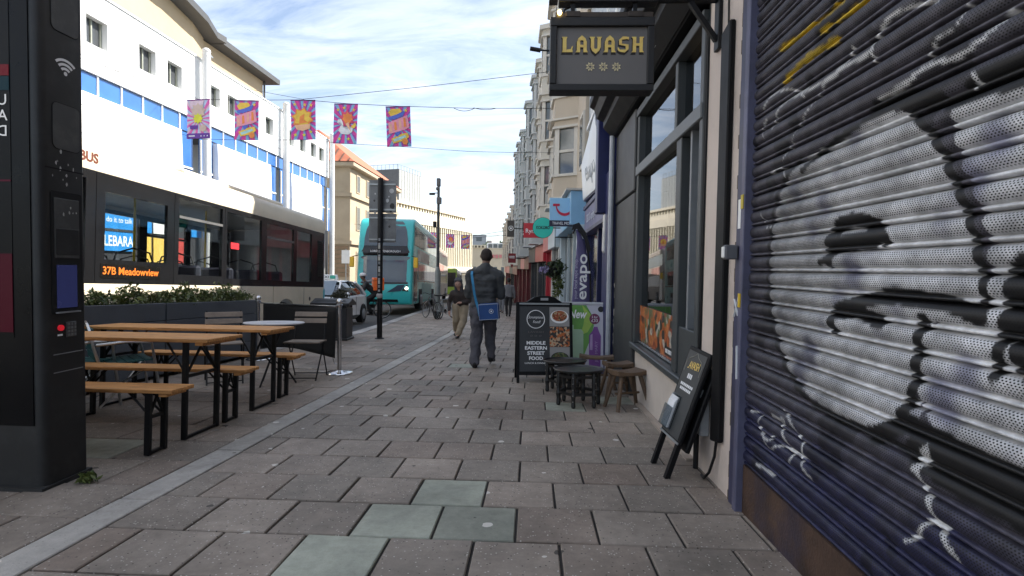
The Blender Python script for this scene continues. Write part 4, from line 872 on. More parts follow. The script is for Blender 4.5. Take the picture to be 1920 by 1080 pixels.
# camera / lamp column
lp = thing('lamp_column', 'slim grey column with cameras beside parked bicycles', 'lamp post', (-3.82,21.34,gz(21.34)))
lx_, ly_ = -3.82, 21.34; gl_ = gz(ly_)
col_grey = M('column_grey', (0.20,0.22,0.21), 0.5, 0.2, 0.15, 5)
P('column_base', MB().tube([(lx_,ly_,gl_),(lx_,ly_,1.0),(lx_,ly_,1.2)], [0.115,0.115,0.07], 12), col_grey, lp, smooth=True)
P('base_band', MB().tube([(lx_,ly_,gl_),(lx_,ly_,gl_+0.30)], 0.125, 12), black_metal, lp)
P('column_shaft', MB().tube([(lx_,ly_,1.2),(lx_,ly_,4.4)], [0.065,0.05], 10), M('column_dark', (0.05,0.055,0.055), 0.5), lp, smooth=True)
P('camera_housing', MB().box(lx_-0.07,lx_+0.07,ly_-0.1,ly_+0.1,4.42,4.74), M('camera_grey', (0.12,0.12,0.12), 0.5), lp, bevel=0.02)
P('camera_arm', MB().bar((lx_,ly_,4.16),(lx_-0.28,ly_-0.05,4.14),0.03,0.03), black_metal, lp)
P('camera', MB().box(lx_-0.36,lx_-0.14,ly_-0.10,ly_-0.0,4.07,4.15), black_metal, lp, bevel=0.01)
P('camera_dome', MB().ball((lx_-0.02,ly_-0.08,4.32),0.08,10,6), M('camera_grey', (0,0,0)), lp)
P('signal_box', MB().box(lx_-0.06,lx_+0.12,ly_-0.12,ly_+0.05,3.72,3.98), M('camera_grey', (0,0,0)), lp, bevel=0.015)
P('signal_box', MB().box(lx_-0.20,lx_-0.075,ly_-0.10,ly_+0.05,2.78,3.02), black_metal, lp, bevel=0.015)
# bicycles
rubber = M('tyre_rubber', (0.012,0.012,0.012), 0.8)
def bicycle(label, loc, rz, col, cat='bicycle', name='bicycle', group='parked bicycles', lean=0.12):
    t = thing(name, label, cat, loc, (lean,0,rz), group)   # rides toward local +X
    fm_ = M('bike_'+name+label[:8], col, 0.35, 0.3)
    for wx in (-0.52, 0.52):
        wh = obj('wheel', MB().tube([(wx+0.335*math.cos(k*2*PI/24),0,0.345+0.335*math.sin(k*2*PI/24)) for k in range(24)], 0.018, 6, closed=True), rubber, t, smooth='all')
        obj('rim', MB().tube([(wx+0.31*math.cos(k*2*PI/24),0,0.345+0.31*math.sin(k*2*PI/24)) for k in range(24)], 0.009, 5, closed=True), galv, wh)
        m = MB()
        for k in range(12): a = k*PI/6; m.tube([(wx,0.02*(-1)**k,0.345),(wx+0.31*math.cos(a),0,0.345+0.31*math.sin(a))], 0.0022, 3, cap=False)
        obj('spokes', m, galv, wh); obj('hub', MB().tube([(wx,-0.05,0.345),(wx,0.05,0.345)],0.022,8), galv, wh)
    tubes = [((-0.08,0,0.30),(-0.20,0,0.80)),((-0.08,0,0.30),(0.36,0,0.72)),((-0.18,0,0.76),(0.34,0,0.82)),((-0.08,0.03,0.30),(-0.52,0.04,0.345)),((-0.19,0.02,0.74),(-0.52,0.04,0.345)),((-0.19,-0.02,0.74),(-0.52,-0.04,0.345)),((0.34,0,0.86),(0.38,0,0.66)),((0.38,0.04,0.66),(0.52,0.045,0.345)),((0.38,-0.04,0.66),(0.52,-0.045,0.345))]
    m = MB()
    for a, b_ in tubes: m.tube([a,b_], 0.017, 7)
    obj('frame', m, fm_, t, smooth=True)
    obj('seat_post', MB().tube([(-0.20,0,0.80),(-0.225,0,0.92)],0.013,6), galv, t)
    obj('saddle', MB().prism([(-0.36,-0.075,0.92),(-0.08,-0.02,0.92),(-0.08,0.02,0.92),(-0.36,0.075,0.92)], (0,0,0.05)), black_metal, t, bevel=0.015)
    obj('handlebar', MB().tube([(0.36,-0.29,0.98),(0.42,-0.15,1.0),(0.34,0,0.96),(0.42,0.15,1.0),(0.36,0.29,0.98)],0.012,6), black_metal, t, smooth=True)
    obj('crank', MB().tube([(-0.08,-0.09,0.16),(-0.08,-0.05,0.30),(-0.08,0.05,0.30),(-0.08,0.09,0.44)],0.011,6), galv, t); obj('chain_ring', MB().tube([(-0.08,-0.055,0.30),(-0.08,-0.048,0.30)],0.09,16), black_metal, t)
    return t
bicycle('dark bicycle leaning on the left of the grey column', (-4.05,21.15,gz(21.15)), 2.2, (0.02,0.02,0.025), lean=0.1)
bicycle('pale framed bicycle chained right of the grey column', (-3.45,21.25,gz(21.25)), 1.15, (0.25,0.27,0.28), lean=-0.1)
# weeds at the kiosk foot
wd = thing('weed_tuft', 'small green weed growing from the paving by the kiosk', 'weed', onG(165,905))
m = foliage(70,0.06,0.06,0.035,0.03,leafm,3); obj('leaves', m, None, wd, loc=(0,0,0.03)); obj('stem', MB().tube([(0,0,-0.01),(0.01,0,0.05)],0.004,5), leafm, wd)
# ================================================================== SINGLE-DECK BUS (left)
def road_dz(y): t = min(1, max(0, (y-14)/10)); return -0.12+0.11*t*t*(3-2*t)
BX = -5.30; BYC = 7.5
bus_cream = M('bus_cream', (0.72,0.64,0.50), 0.35, 0, 0.05, 2, coat=0.3, dirt=(0.42,0.36,0.28), dirt_amt=0.2, dscale=1.5)
bus_black = M('bus_black', (0.010,0.010,0.011), 0.2, 0, 0.2, 3, spec=0.5)
bus = thing('single_deck_bus', 'cream single deck bus with black window band and amber route display', 'bus', (BX-1.25, BYC, gz(BYC)-0.12), (SA,0,0))
def bl(px, py): p = onX(px, py, BX); return (p.y-BYC, p.z-gz(p.y)+0.12)
HB, YF, YB = 1.25, -6.2, 5.80
ZB, ZW0, ZW1, ZR = 0.30, 1.30, 2.66, 3.06
# nearside and offside walls as lower panels, window pillars and cove
pil_y = [YF+0.15, -4.2, -2.75, -1.32, 0.17, 1.42, 2.78, 4.15, 5.10]
win = [(-1.16,-0.03,1.60,2.44),(0.22,1.34,1.45,2.60),(1.48,2.66,1.42,2.58),(2.86,4.06,1.42,2.56),(4.22,5.02,1.42,2.56)]
def side(sx):
    X0, X1 = (HB-0.05, HB) if sx > 0 else (-HB, -HB+0.05)
    # lower skirt with wheel arch
    arch_c, ar = 3.75, 0.56
    for y0, y1 in ((YF+0.1,-4.55),(-4.55+1.12,arch_c-ar-0.02),(arch_c+ar+0.02,YB-0.02)):
        obj('skirt_panel', MB().box(X0,X1,y0,y1-0.006,ZB,ZW0-0.004), bus_cream, bus, bevel=0.006)
    for c_ in (-3.99, arch_c):
        n = 12; pts = [(X0, c_-ar, ZW0-0.004)]+[(X0, c_-ar*math.cos(PI*k/n), 0.48+ar*math.sin(PI*k/n)) for k in range(n+1)]+[(X0, c_+ar, ZW0-0.004)]
        m = MB()
        for k in range(n):
            a0, a1 = PI*k/n, PI*(k+1)/n; ya, yb = c_-ar*math.cos(a0), c_-ar*math.cos(a1); za, zb = 0.48+ar*math.sin(a0), 0.48+ar*math.sin(a1)
            m.prism([(X0,ya,za),(X0,yb,zb),(X0,yb,ZW0-0.004),(X0,ya,ZW0-0.004)], (X1-X0,0,0))
        obj('arch_panel', m, bus_cream, bus)
        wh = obj('wheel', MB().lathe([(0.30,-0.13),(0.46,-0.13),(0.48,-0.10),(0.48,0.10),(0.46,0.13),(0.30,0.13)], n=28), rubber, bus, smooth=True, loc=(sx*(HB-0.16), c_, 0.48), rot=(0,PI/2,0))
        obj('hub', MB().lathe([(0.29,0.0),(0.26,0.10),(0.12,0.13),(0.10,0.16)], n=20), galv, wh, rot=(0,0 if sx > 0 else PI,0))
    obj('cove_panel', MB().prism([(sx*(HB-0.05),YF+0.1,ZW1),(sx*HB,YF+0.1,ZW1),(sx*HB,YF+0.1,ZR-0.16),(sx*(HB-0.06),YF+0.1,ZR-0.05),(sx*(HB-0.25),YF+0.1,ZR),(sx*(HB-0.28),YF+0.1,ZR-0.05)], (0,YB-YF-0.1,0)), bus_cream, bus, smooth=True)
    # black band: one frame piece per bay with an opening, glass set in
    edges = [YF+0.1,-4.6,-2.9,-1.30,0.12,1.41,2.74,4.14,YB-0.02]
    wins = [(-5.9,-4.75,0.6,2.5),(-4.45,-3.05,1.45,2.55)]+[(-2.75,-1.45,1.45,2.55)]+win
    for i in range(8):
        a, b_ = edges[i], edges[i+1]; y0, y1, z0, z1 = wins[i]
        z0 = max(z0, ZW0+0.02)
        m = MB(); m.box(X0,X1,a+0.004,y0,ZW0,ZW1-0.003); m.box(X0,X1,y1,b_-0.004,ZW0,ZW1-0.003); m.box(X0,X1,y0+0.0005,y1-0.0005,ZW0,z0); m.box(X0,X1,y0+0.0005,y1-0.0005,z1,ZW1-0.003)
        f = obj('window_bay', m, bus_black, bus)
        obj('pane', MB().box((X0+X1)/2-0.004,(X0+X1)/2+0.004,y0,y1,z0,z1), glass_bus, f)
        if i in (4, 6) : obj('hopper_rail', MB().box(X0-0.01,X1+0.006,y0,y1,z1-0.30,z1-0.26), M('rail_grey', (0.22,0.22,0.22), 0.4, 0.5), f)
side(1); side(-1)
obj('roof', MB().box(-HB+0.27,HB-0.27,YF+0.2,YB-0.1,ZR-0.05,ZR-0.002), bus_cream, bus, bevel=0.02)
obj('roof_pod', MB().box(-0.8,0.8,1.0,4.5,ZR,ZR+0.16), bus_cream, bus, bevel=0.05, seg=2)
obj('floor', MB().box(-HB+0.06,HB-0.06,YF+0.1,YB-0.05,0.55,0.62), M('bus_floor', (0.2,0.2,0.22), 0.8), bus)
obj('ceiling', MB().box(-HB+0.06,HB-0.06,YF+0.1,YB-0.05,2.72,2.76), M('bus_ceiling', (0.6,0.6,0.6), 0.6), bus)
obj('rear', MB().box(-HB+0.02,HB-0.01,YB-0.019,YB+0.08,0.35,ZR-0.08), M('bus_rear', (0.45,0.46,0.48), 0.4), bus, bevel=0.06, seg=3)
obj('front', MB().box(-HB+0.01,HB-0.01,YF-0.02,YF+0.099,0.30,ZR-0.06), bus_cream, bus, bevel=0.06, seg=2)
obj('windscreen', MB().box(-HB+0.12,HB-0.12,YF-0.03,YF-0.021,1.1,2.6), bus_black, bus)
obj('engine_grille', MB().box(HB+0.001,HB+0.004,5.36,5.70,1.55,2.45), M('grille_black', (0.015,0.015,0.015), 0.8), bus)
for i in range(16): obj('grille_slat', MB().box(HB+0.0045,HB+0.014,5.38,5.68,1.58+i*0.053,1.60+i*0.053), black_metal, bus)
obj('flap_line', MB().box(HB+0.0005,HB+0.003,1.95,1.962,0.35,1.28), black_metal, bus); obj('flap_line', MB().box(HB+0.0005,HB+0.003,4.62,4.632,0.5,1.28), black_metal, bus)
obj('filler_cap', MB().disc((HB+0.003,4.95,1.02),(1,0,0),0.05,14), black_metal, bus)
obj('rear_lamp', MB().box(HB-0.03,HB+0.006,YB-0.02,YB+0.05,1.0,1.25), M('blue_lamp', (0.05,0.4,0.5), 0.3), bus)
# destination display below the first window
y0_, z0_ = bl(190,507); y1_, z1_ = bl(298,493)
dsp = obj('route_display', MB().box(HB+0.001,HB+0.004,-1.22,-0.17,1.365,1.545), M('display_case', (0.008,0.007,0.006), 0.25), bus)
me = text_mesh('37B Meadowview', 0.135, extrude=0.001, bold=0.002); xs = [v.co.x for v in me.vertices]; me.transform(Matrix.Diagonal((0.98/(max(xs)-min(xs)),1,1,1)))
me.transform(Matrix(((0,0,1,HB+0.006),(1,0,0,-0.70),(0,1,0,1.455),(0,0,0,1)))); me.materials.append(M('amber_led', (0.3,0.08,0.01), 0.5, emit=(1.0,0.20,0.015), estr=0.42))
o = bpy.data.objects.new('route_text', me); COL.objects.link(o); o.parent = dsp
me = text_mesh('BUS', 0.16, align='RIGHT', extrude=0.001, bold=0.006); me.transform(Matrix(((0,0,1,HB+0.002),(1,0,0,-1.28),(0,1,0,2.80),(0,0,0,1)))); me.materials.append(M('brown_letter', (0.16,0.05,0.03), 0.5))
o = bpy.data.objects.new('lettering', me); COL.objects.link(o); o.parent = bus
rsn = obj('window_notice', MB().box(HB-0.015,HB-0.012,1.62,1.88,1.95,2.06), M('red_notice2', (0.6,0.03,0.04), 0.4), bus)
# interior: seats and yellow poles
seat_m = M('bus_seat', (0.03,0.03,0.05), 0.7); pole_y = M('yellow_pole', (0.75,0.55,0.02), 0.35)
st0 = None
for i in range(7):
    for sx in (-0.72, 0.72):
        y = -1.9+i*0.95
        st = obj('seat', MB().box(sx-0.40,sx+0.40,y-0.05,y+0.06,0.9,1.62).box(sx-0.40,sx+0.40,y-0.45,y-0.051,0.9,1.02), seat_m, bus, bevel=0.04)
        obj('grab_hoop', MB().tube([(sx-0.3,y,1.6),(sx-0.25,y,1.75),(sx,y,1.82),(sx+0.25,y,1.75),(sx+0.3,y,1.6)],0.013,6), black_metal, st)
for y in (-1.3,0.5,2.3): obj('grab_pole', MB().tube([(0.35,y,0.6),(0.35,y,2.7)],0.018,8), pole_y, bus)
obj('grab_rail', MB().tube([(HB-0.12,0.2,1.42),(HB-0.12,1.36,1.42)],0.022,8), pole_y, bus)

# ================================================================== DOUBLE-DECK BUSES
def dd_bus(label, loc, rz, body, side_mat, scale=1.0, front_text=None, group='double deck buses in the queue', accent=None):
    t = thing('double_deck_bus', label, 'bus', loc, (SA*0.9,0,rz), group); t.scale = (scale,)*3
    HBd, LN = 1.25, 10.9; accent = accent or body
    prof = [(0.10,0.28),(0.0,0.55),(0.0,1.20),(0.06,1.42),(0.20,2.42),(0.16,2.62),(0.22,2.95),(0.46,3.95),(0.62,4.16),(0.95,4.28),(LN-0.3,4.28),(LN,4.05),(LN,0.30)]
    obj('body', MB().prism([(-HBd,y,z) for y, z in prof], (2*HBd,0,0)), body, t, bevel=0.09, seg=3, smooth=True)
    def fpan(name, z_pairs, xw, mat, off=0.012, par=None):
        """panel wrapped over the front profile: z_pairs list of (z, half width)"""
        def yat(z):
            for (ya,za),(yb,zb) in zip(prof, prof[1:]):
                if za <= z <= zb: return ya+(yb-ya)*(z-za)/(zb-za)
            return 0
        m = MB(); vsx = []
        for z, hw in z_pairs:
            y = yat(z)-off; vsx += [(-hw,y+0.10*max(0,hw-1.0)*2,z),(-hw*0.7,y,z),(0,y-0.015,z),(hw*0.7,y,z),(hw,y+0.10*max(0,hw-1.0)*2,z)]
        n = len(z_pairs); m.add(vsx, [(i*5+j,i*5+j+1,i*5+j+6,i*5+j+5) for i in range(n-1) for j in range(4)])
        return obj(name, m, mat, par or t, solid=0.008)
    dgl = M('dark_bus_glass', (0.05,0.065,0.08), 0.05, 0, 0.2, 1, spec=0.9, rvar=0.02)
    blk = bus_black
    fpan('front_upper_screen', [(2.96,0.98),(3.3,0.98),(3.7,0.92),(4.0,0.80),(4.12,0.70)], 1, dgl)
    fpan('front_name_panel', [(2.50,1.16),(2.62,1.12),(2.80,1.02),(2.955,0.98)], 1, blk, 0.014)
    fpan('windscreen', [(1.30,1.10),(1.42,1.17),(1.9,1.19),(2.3,1.19),(2.49,1.17)], 1, dgl)
    fpan('lower_grille', [(0.40,0.62),(0.52,0.60)], 1, blk, 0.016)
    fpan('dash_strip', [(1.22,1.02),(1.295,1.10)], 1, blk, 0.013)
    for s in (-1, 1): obj('swoosh_panel', MB().prism([(s*0.12,-0.014,0.84),(s*0.74,-0.014,0.90),(s*0.92,-0.012,1.19),(s*0.60,-0.014,1.17)], (0,-0.006,0)), M('bus_navy', (0.01,0.03,0.06), 0.3), t)
    for s in (-1, 1):
        hl = fpan('headlight_housing', [(0.88,1.0),(1.0,1.0),(1.22,1.0)], 1, blk) if False else obj('headlight', MB().prism([(s*0.78,-0.02,0.92),(s*1.08,0.02,0.88),(s*1.13,0.03,1.18),(s*0.98,-0.012,1.16)], (0,-0.02,0)), blk, t)
        obj('lamp', MB().ball((s*1.0,-0.03,1.03),(0.07,0.03,0.07),10,6), M('headlamp_lit' if s > 0 else 'headlamp', (0.8,0.8,0.75), 0.3, emit=(1,0.95,0.8), estr=(3.0 if s > 0 else 0.3)), t)
        mir = obj('mirror', MB().box(s*1.42-0.10,s*1.42+0.10,-0.22,-0.10,1.95,2.42), M('yellow_mirror', (0.75,0.45,0.02), 0.4), t, bevel=0.04, seg=2)
        obj('mirror_arm', MB().tube([(s*1.2,0.05,2.5),(s*1.42,-0.16,2.42)],0.02,6), black_metal, mir)
    if front_text:
        me = text_mesh(front_text, 0.13, extrude=0.002); xs = [v.co.x for v in me.vertices]; me.transform(Matrix.Diagonal((1.35/(max(xs)-min(xs)),1,1,1)))
        me.transform(Matrix(((1,0,0,0),(0,0,-1,0.135),(0,1,0,2.70),(0,0,0,1)))); me.materials.append(white_letter); o = bpy.data.objects.new('name_lettering', me); COL.objects.link(o); o.parent = t
    for s in (-1, 1):
        X = s*(HBd+0.004)
        def sp(name, y0, y1, z0, z1, mat, th=0.006): return obj(name, MB().box(min(X,X+s*th),max(X,X+s*th),y0,y1,z0,z1), mat, t)
        for i in range(6): sp('upper_window', 0.55+i*1.62, 0.55+i*1.62+1.56, 3.02, 3.86, dgl)
        sp('upper_band', 0.45, LN-0.25, 3.90, 3.93, blk)
        sp('side_advert', 1.6, 6.3, 2.36, 2.92, side_mat); 
        for i in range(5): sp('lower_window', 1.9+i*1.6, 1.9+i*1.6+1.54, 1.45, 2.28, dgl)
        if s > 0:
            for k in range(2): sp('door_leaf', 0.42+k*0.62, 0.42+k*0.62+0.60, 0.42, 2.36, dgl)
        else: sp('cab_window', 0.4, 1.5, 1.35, 2.28, dgl)
        for c_ in (2.75, 8.2):
            sp('arch_trim', c_-0.58, c_+0.58, 0.30, 1.0, M('arch_black', (0.01,0.01,0.01), 0.7))
            wh = obj('wheel', MB().lathe([(0.28,-0.14),(0.46,-0.14),(0.48,-0.1),(0.48,0.1),(0.46,0.14),(0.28,0.14)], n=24), rubber, t, smooth=True, loc=(s*(HBd-0.11),c_,0.48), rot=(0,PI/2,0))
            obj('hub', MB().lathe([(0.27,0.0),(0.22,0.06),(0.10,0.10)], n=16), galv, wh, loc=(0,0,s*0.13), rot=(0 if s > 0 else PI,0,0))
        sp('lower_band', 1.7, LN-0.3, 1.36, 1.42, blk)
        if accent is not body: sp('accent_panel', 3.4, 7.5, 0.45, 1.3, accent)
    return t
teal = M('bus_teal', (0.035,0.42,0.42), 0.3, 0, 0.06, 2, coat=0.4)
advert = bpy.data.materials.new('bus_advert'); advert.use_nodes = True; t_ = advert.node_tree; b_ = t_.nodes['Principled BSDF']
tcn = nn(t_, 'ShaderNodeTexCoord'); br = nn(t_, 'ShaderNodeTexVoronoi', i_Scale=2.2); t_.links.new(tcn.outputs['Object'], br.inputs['Vector']); rp = nn(t_, 'ShaderNodeValToRGB')
rp.color_ramp.elements[0].color = (0.5,0.45,0.40,1); rp.color_ramp.elements[1].color = (0.62,0.6,0.56,1); e = rp.color_ramp.elements.new(0.5); e.color = (0.30,0.22,0.20,1)
s2_ = nn(t_, 'ShaderNodeSeparateColor'); t_.links.new(br.outputs['Color'], s2_.inputs[0]); t_.links.new(s2_.outputs[0], rp.inputs[0]); t_.links.new(rp.outputs[0], b_.inputs['Base Color']); b_.inputs['Roughness'].default_value = 0.35
dd_bus('turquoise double deck bus facing the camera behind the taxi', (-7.08,25.2,gz(25.2)+0.10), R(4.3), teal, advert, 1.06, 'LORD ATTENBOROUGH', accent=M('bus_grey_teal', (0.16,0.36,0.36), 0.35))
dd_bus('beige double deck bus queuing behind the turquoise bus', (-8.45,39.5,gz(39.5)+0.25), R(4.6), M('bus_beige', (0.42,0.36,0.31), 0.4, 0, 0.25, 1.2), M('bus_mural', (0.5,0.28,0.24), 0.4, 0, 0.6, 1.5), 1.0)
b3 = dup(bus, (-9.75, 61.5, gz(61.5)+0.35), (SA,0,R(5.5)), 'white and lime single deck bus far down the queue')
lime = M('lime_paint', (0.25,0.38,0.06), 0.4); wht = M('bus_white', (0.62,0.62,0.60), 0.4)
for ch in b3.children:
    if ch.name.startswith('front'):
        ch.data = ch.data.copy(); ch.data.materials[0] = lime
    elif ch.name.startswith(('skirt','cove','arch_p')):
        ch.data = ch.data.copy(); ch.data.materials[0] = wht if not ch.name.startswith('skirt') else lime
# ================================================================== TAXI
tx = thing('taxi_car', 'white taxi car with roof sign behind the cream bus', 'taxi', (-7.02,17.75,gz(17.75)+road_dz(17.75)), (SA,0,R(1.5)))
car_white = M('car_white', (0.80,0.81,0.82), 0.22, 0, 0.04, 2, coat=0.6)
def loft(st, n_mirror=True):
    """stations: (y, [(x,z)...]) half rings from bottom centre to top centre, mirrored"""
    m = MB(); rings = []
    for y, half in st:
        ring = [(x,y,z) for x, z in half]+[(-x,y,z) for x, z in reversed(half)]
        rings.append(ring)
    n = len(rings[0])
    for r_ in rings: m.v += r_
    for i in range(len(rings)-1):
        for k in range(n): m.f.append((i*n+k,i*n+(k+1)%n,(i+1)*n+(k+1)%n,(i+1)*n+k))
    m.f.append(tuple(range(n-1,-1,-1))); m.f.append(tuple((len(rings)-1)*n+k for k in range(n)))
    return m
def bs(y, w, zb, zs, zt): return (y, [(w*0.85,zb),(w,zb+0.12),(w*1.0,(zb+zs)/2),(w*0.97,zs),(w*0.80,zt),(w*0.3,zt+0.02)])
obj('body', loft([bs(-2.25,0.70,0.30,0.60,0.66),bs(-2.15,0.80,0.22,0.66,0.74),bs(-1.7,0.88,0.2,0.74,0.84),bs(-1.0,0.90,0.2,0.86,0.98),bs(-0.4,0.91,0.2,0.92,1.02),bs(0.6,0.91,0.2,0.95,1.03),bs(1.5,0.90,0.2,0.97,1.05),bs(2.0,0.86,0.22,0.95,1.05),bs(2.22,0.78,0.30,0.85,0.98),bs(2.28,0.72,0.4,0.75,0.9)]), car_white, tx, smooth=True)
def gh(y, w0, w1, z0, z1): return (y, [(w0,z0),(w0*0.98,z0+(z1-z0)*0.3),((w0+w1)/2,z0+(z1-z0)*0.62),(w1,z0+(z1-z0)*0.93),(w1*0.6,z1),(w1*0.2,z1)])
cgl = M('car_glass', (0.02,0.025,0.03), 0.05, 0, 0.2, 1, spec=0.9, rvar=0.02)
obj('greenhouse', loft([gh(-1.15,0.78,0.74,0.97,1.0),gh(-0.75,0.80,0.66,1.0,1.24),gh(-0.2,0.80,0.60,1.0,1.46),gh(0.5,0.80,0.60,1.0,1.50),gh(1.2,0.78,0.58,1.0,1.46),gh(1.8,0.74,0.60,1.02,1.28),gh(2.1,0.72,0.68,1.0,1.06)]), cgl, tx, smooth=True)
obj('roof', loft([gh(-0.32,0.60,0.55,1.44,1.462),gh(0.1,0.63,0.56,1.46,1.515),gh(0.6,0.63,0.56,1.47,1.525),gh(1.2,0.60,0.55,1.45,1.49),gh(1.5,0.56,0.52,1.38,1.40)]), car_white, tx, smooth=True)
for s in (-1, 1):
    obj('pillar', MB().tube([(s*0.80,-1.05,1.0),(s*0.70,-0.6,1.30),(s*0.62,-0.25,1.47)],0.035,6), car_white, tx)
    obj('pillar', MB().tube([(s*0.80,0.45,1.0),(s*0.62,0.45,1.49)],0.03,6), black_metal, tx)
    obj('pillar', MB().tube([(s*0.78,2.05,1.0),(s*0.70,1.75,1.25),(s*0.60,1.3,1.46)],0.05,6), car_white, tx)
    mr_ = obj('mirror', MB().ball((s*1.0,-0.85,1.04),(0.12,0.07,0.08),10,6), car_white, tx, smooth=True)
    obj('headlight', MB().ball((s*0.62,-2.12,0.66),(0.16,0.12,0.08),10,6), M('headlamp', (0,0,0)), tx, smooth=True)
    obj('door_handle', MB().box(s*0.905-0.01,s*0.905+0.01,0.30,0.46,0.86,0.885), car_white, tx)
    obj('door_line', MB().box(s*0.912-0.004,s*0.912+0.004,0.52,0.53,0.3,0.96), black_metal, tx)
    obj('door_crest', MB().disc((s*0.918,0.0,0.68),(s,0,0),0.07,12), M('crest_grey', (0.3,0.3,0.3), 0.5), tx)
    for c_ in (-1.42, 1.35):
        obj('arch', MB().tube([(s*0.915,c_-0.36*math.cos(k*PI/8),0.32+0.36*math.sin(k*PI/8)) for k in range(9)],0.02,6), black_metal, tx)
        wh = obj('wheel', MB().lathe([(0.20,-0.11),(0.31,-0.11),(0.325,-0.08),(0.325,0.08),(0.31,0.11),(0.20,0.11)], n=24), rubber, tx, smooth=True, loc=(s*0.83,c_,0.325), rot=(0,PI/2,0))
        obj('alloy_rim', MB().lathe([(0.20,0.0),(0.19,0.03),(0.05,0.05)], n=10), galv, wh, loc=(0,0,s*0.095), rot=(0 if s > 0 else PI,0,0))
obj('windscreen', MB().quad((-0.66,-1.16,1.02),(0.66,-1.16,1.02),(0.52,-0.36,1.47),(-0.52,-0.36,1.47)), M('taxi_screen', (0.08,0.12,0.16), 0.05, 0, 0.2, 1, spec=0.9), tx, solid=0.006)
rsg = obj('roof_sign', MB().prism([(-0.38,0.12,1.53),(0.38,0.12,1.53),(0.34,0.14,1.70),(-0.34,0.14,1.70)], (0,0.12,0)), white_paint, tx, bevel=0.015)
obj('roof_sign_panel', MB().box(0.12,0.30,0.105,0.118,1.56,1.67), M('green_sign', (0.05,0.35,0.25), 0.4), rsg)
text('roof_sign_text', 'TAXI', 0.13, black_letter, tx, (-0.10,0.112,1.615), (1,0,0), (0,0,1), fit=0.36, extrude=0.003)
# ================================================================== WHITE BUILDING ACROSS THE ROAD
wb_white = M('white_cladding', (0.80,0.80,0.79), 0.5, 0, 0.03, 0.6, dirt=(0.66,0.66,0.64), dirt_amt=0.3, dscale=0.5)
blue_gl = M('blue_strip_glass', (0.045,0.14,0.38), 0.12, 0, 0.15, 0.7, spec=0.7, rvar=0.05)
dk_open = M('window_shade', (0.06,0.065,0.07), 0.2, 0, 0.3, 1)
line_m = M('panel_joint', (0.45,0.45,0.45), 0.8)
WX = -16.0
wb = thing('white_building', 'white clad building with blue window strip behind the cream bus', 'building', (WX, 24, gz(24)))
Y0w, Y1w = -6.0, 41.2
# wall built in bands, the small square windows are real openings in the top band
wins_y = [onX(px, py, WX).y for px, py in ((182,62),(277,115),(328,143),(402,187),(437,205),(505,243),(545,268),(568,275),(588,290),(603,293))]
extra = [15.3, 12.0, 8.5, 4.5, 0.5, -3.0]
hw = 0.48; zt0, zt1 = 9.02, 10.02
allw = sorted(wins_y+extra); cuts = [Y0w]
for y in allw: cuts += [y-hw, y+hw]
cuts.append(Y1w)
P('parapet_band', MB().box(WX-0.4,WX,Y0w,Y1w,zt1,10.9), wb_white, wb)
P('parapet_coping', MB().box(WX-0.45,WX+0.05,Y0w-0.05,Y1w+0.05,10.902,10.98), wb_white, wb)
P('upper_band', MB().box(WX-0.4,WX,Y0w,Y1w,8.0,zt0), wb_white, wb)
for i in range(0, len(cuts), 2): P('wall_pier', MB().box(WX-0.4,WX,cuts[i],cuts[i+1],zt0+0.001,zt1-0.001), wb_white, wb)
for y in allw:
    f = P('window', MB().box(WX-0.30,WX-0.26,y-hw,y+hw,zt0,zt1), dk_open, wb)
    o = obj('window_frame', MB().box(WX-0.26,WX-0.21,y-hw+0.01,y-hw+0.09,zt0+0.01,zt1-0.01).box(WX-0.26,WX-0.21,y-0.03,y+0.03,zt0+0.01,zt1-0.01).box(WX-0.26,WX-0.21,y+hw-0.09,y+hw-0.01,zt0+0.01,zt1-0.01), M('grey_green_frame', (0.28,0.29,0.24), 0.5)); o.parent = f
# strip window with mullions
P('strip_recess', MB().box(WX-0.4,WX-0.14,Y0w,Y1w,7.27,7.999), dk_open, wb)
for jy in (17.3,20.9,24.2,27.6,30.6,35.2,38.6): P('panel_joint', MB().box(WX+0.001,WX+0.006,jy-0.012,jy+0.012,8.02,10.85), M('facade_joint', (0.30,0.30,0.30), 0.8), wb)
P('panel_joint', MB().box(WX+0.0012,WX+0.007,Y0w,Y1w,8.46,8.485), M('facade_joint', (0,0,0)), wb)
y = Y0w+0.3; k = 0
while y < Y1w-1.0:
    P('strip_pane', MB().box(WX-0.13,WX-0.10,y,y+1.06,7.29,7.97), blue_gl, wb); P('mullion', MB().box(WX-0.135,WX-0.06,y+1.062,y+1.13,7.28,7.99), wb_white, wb); y += 1.135
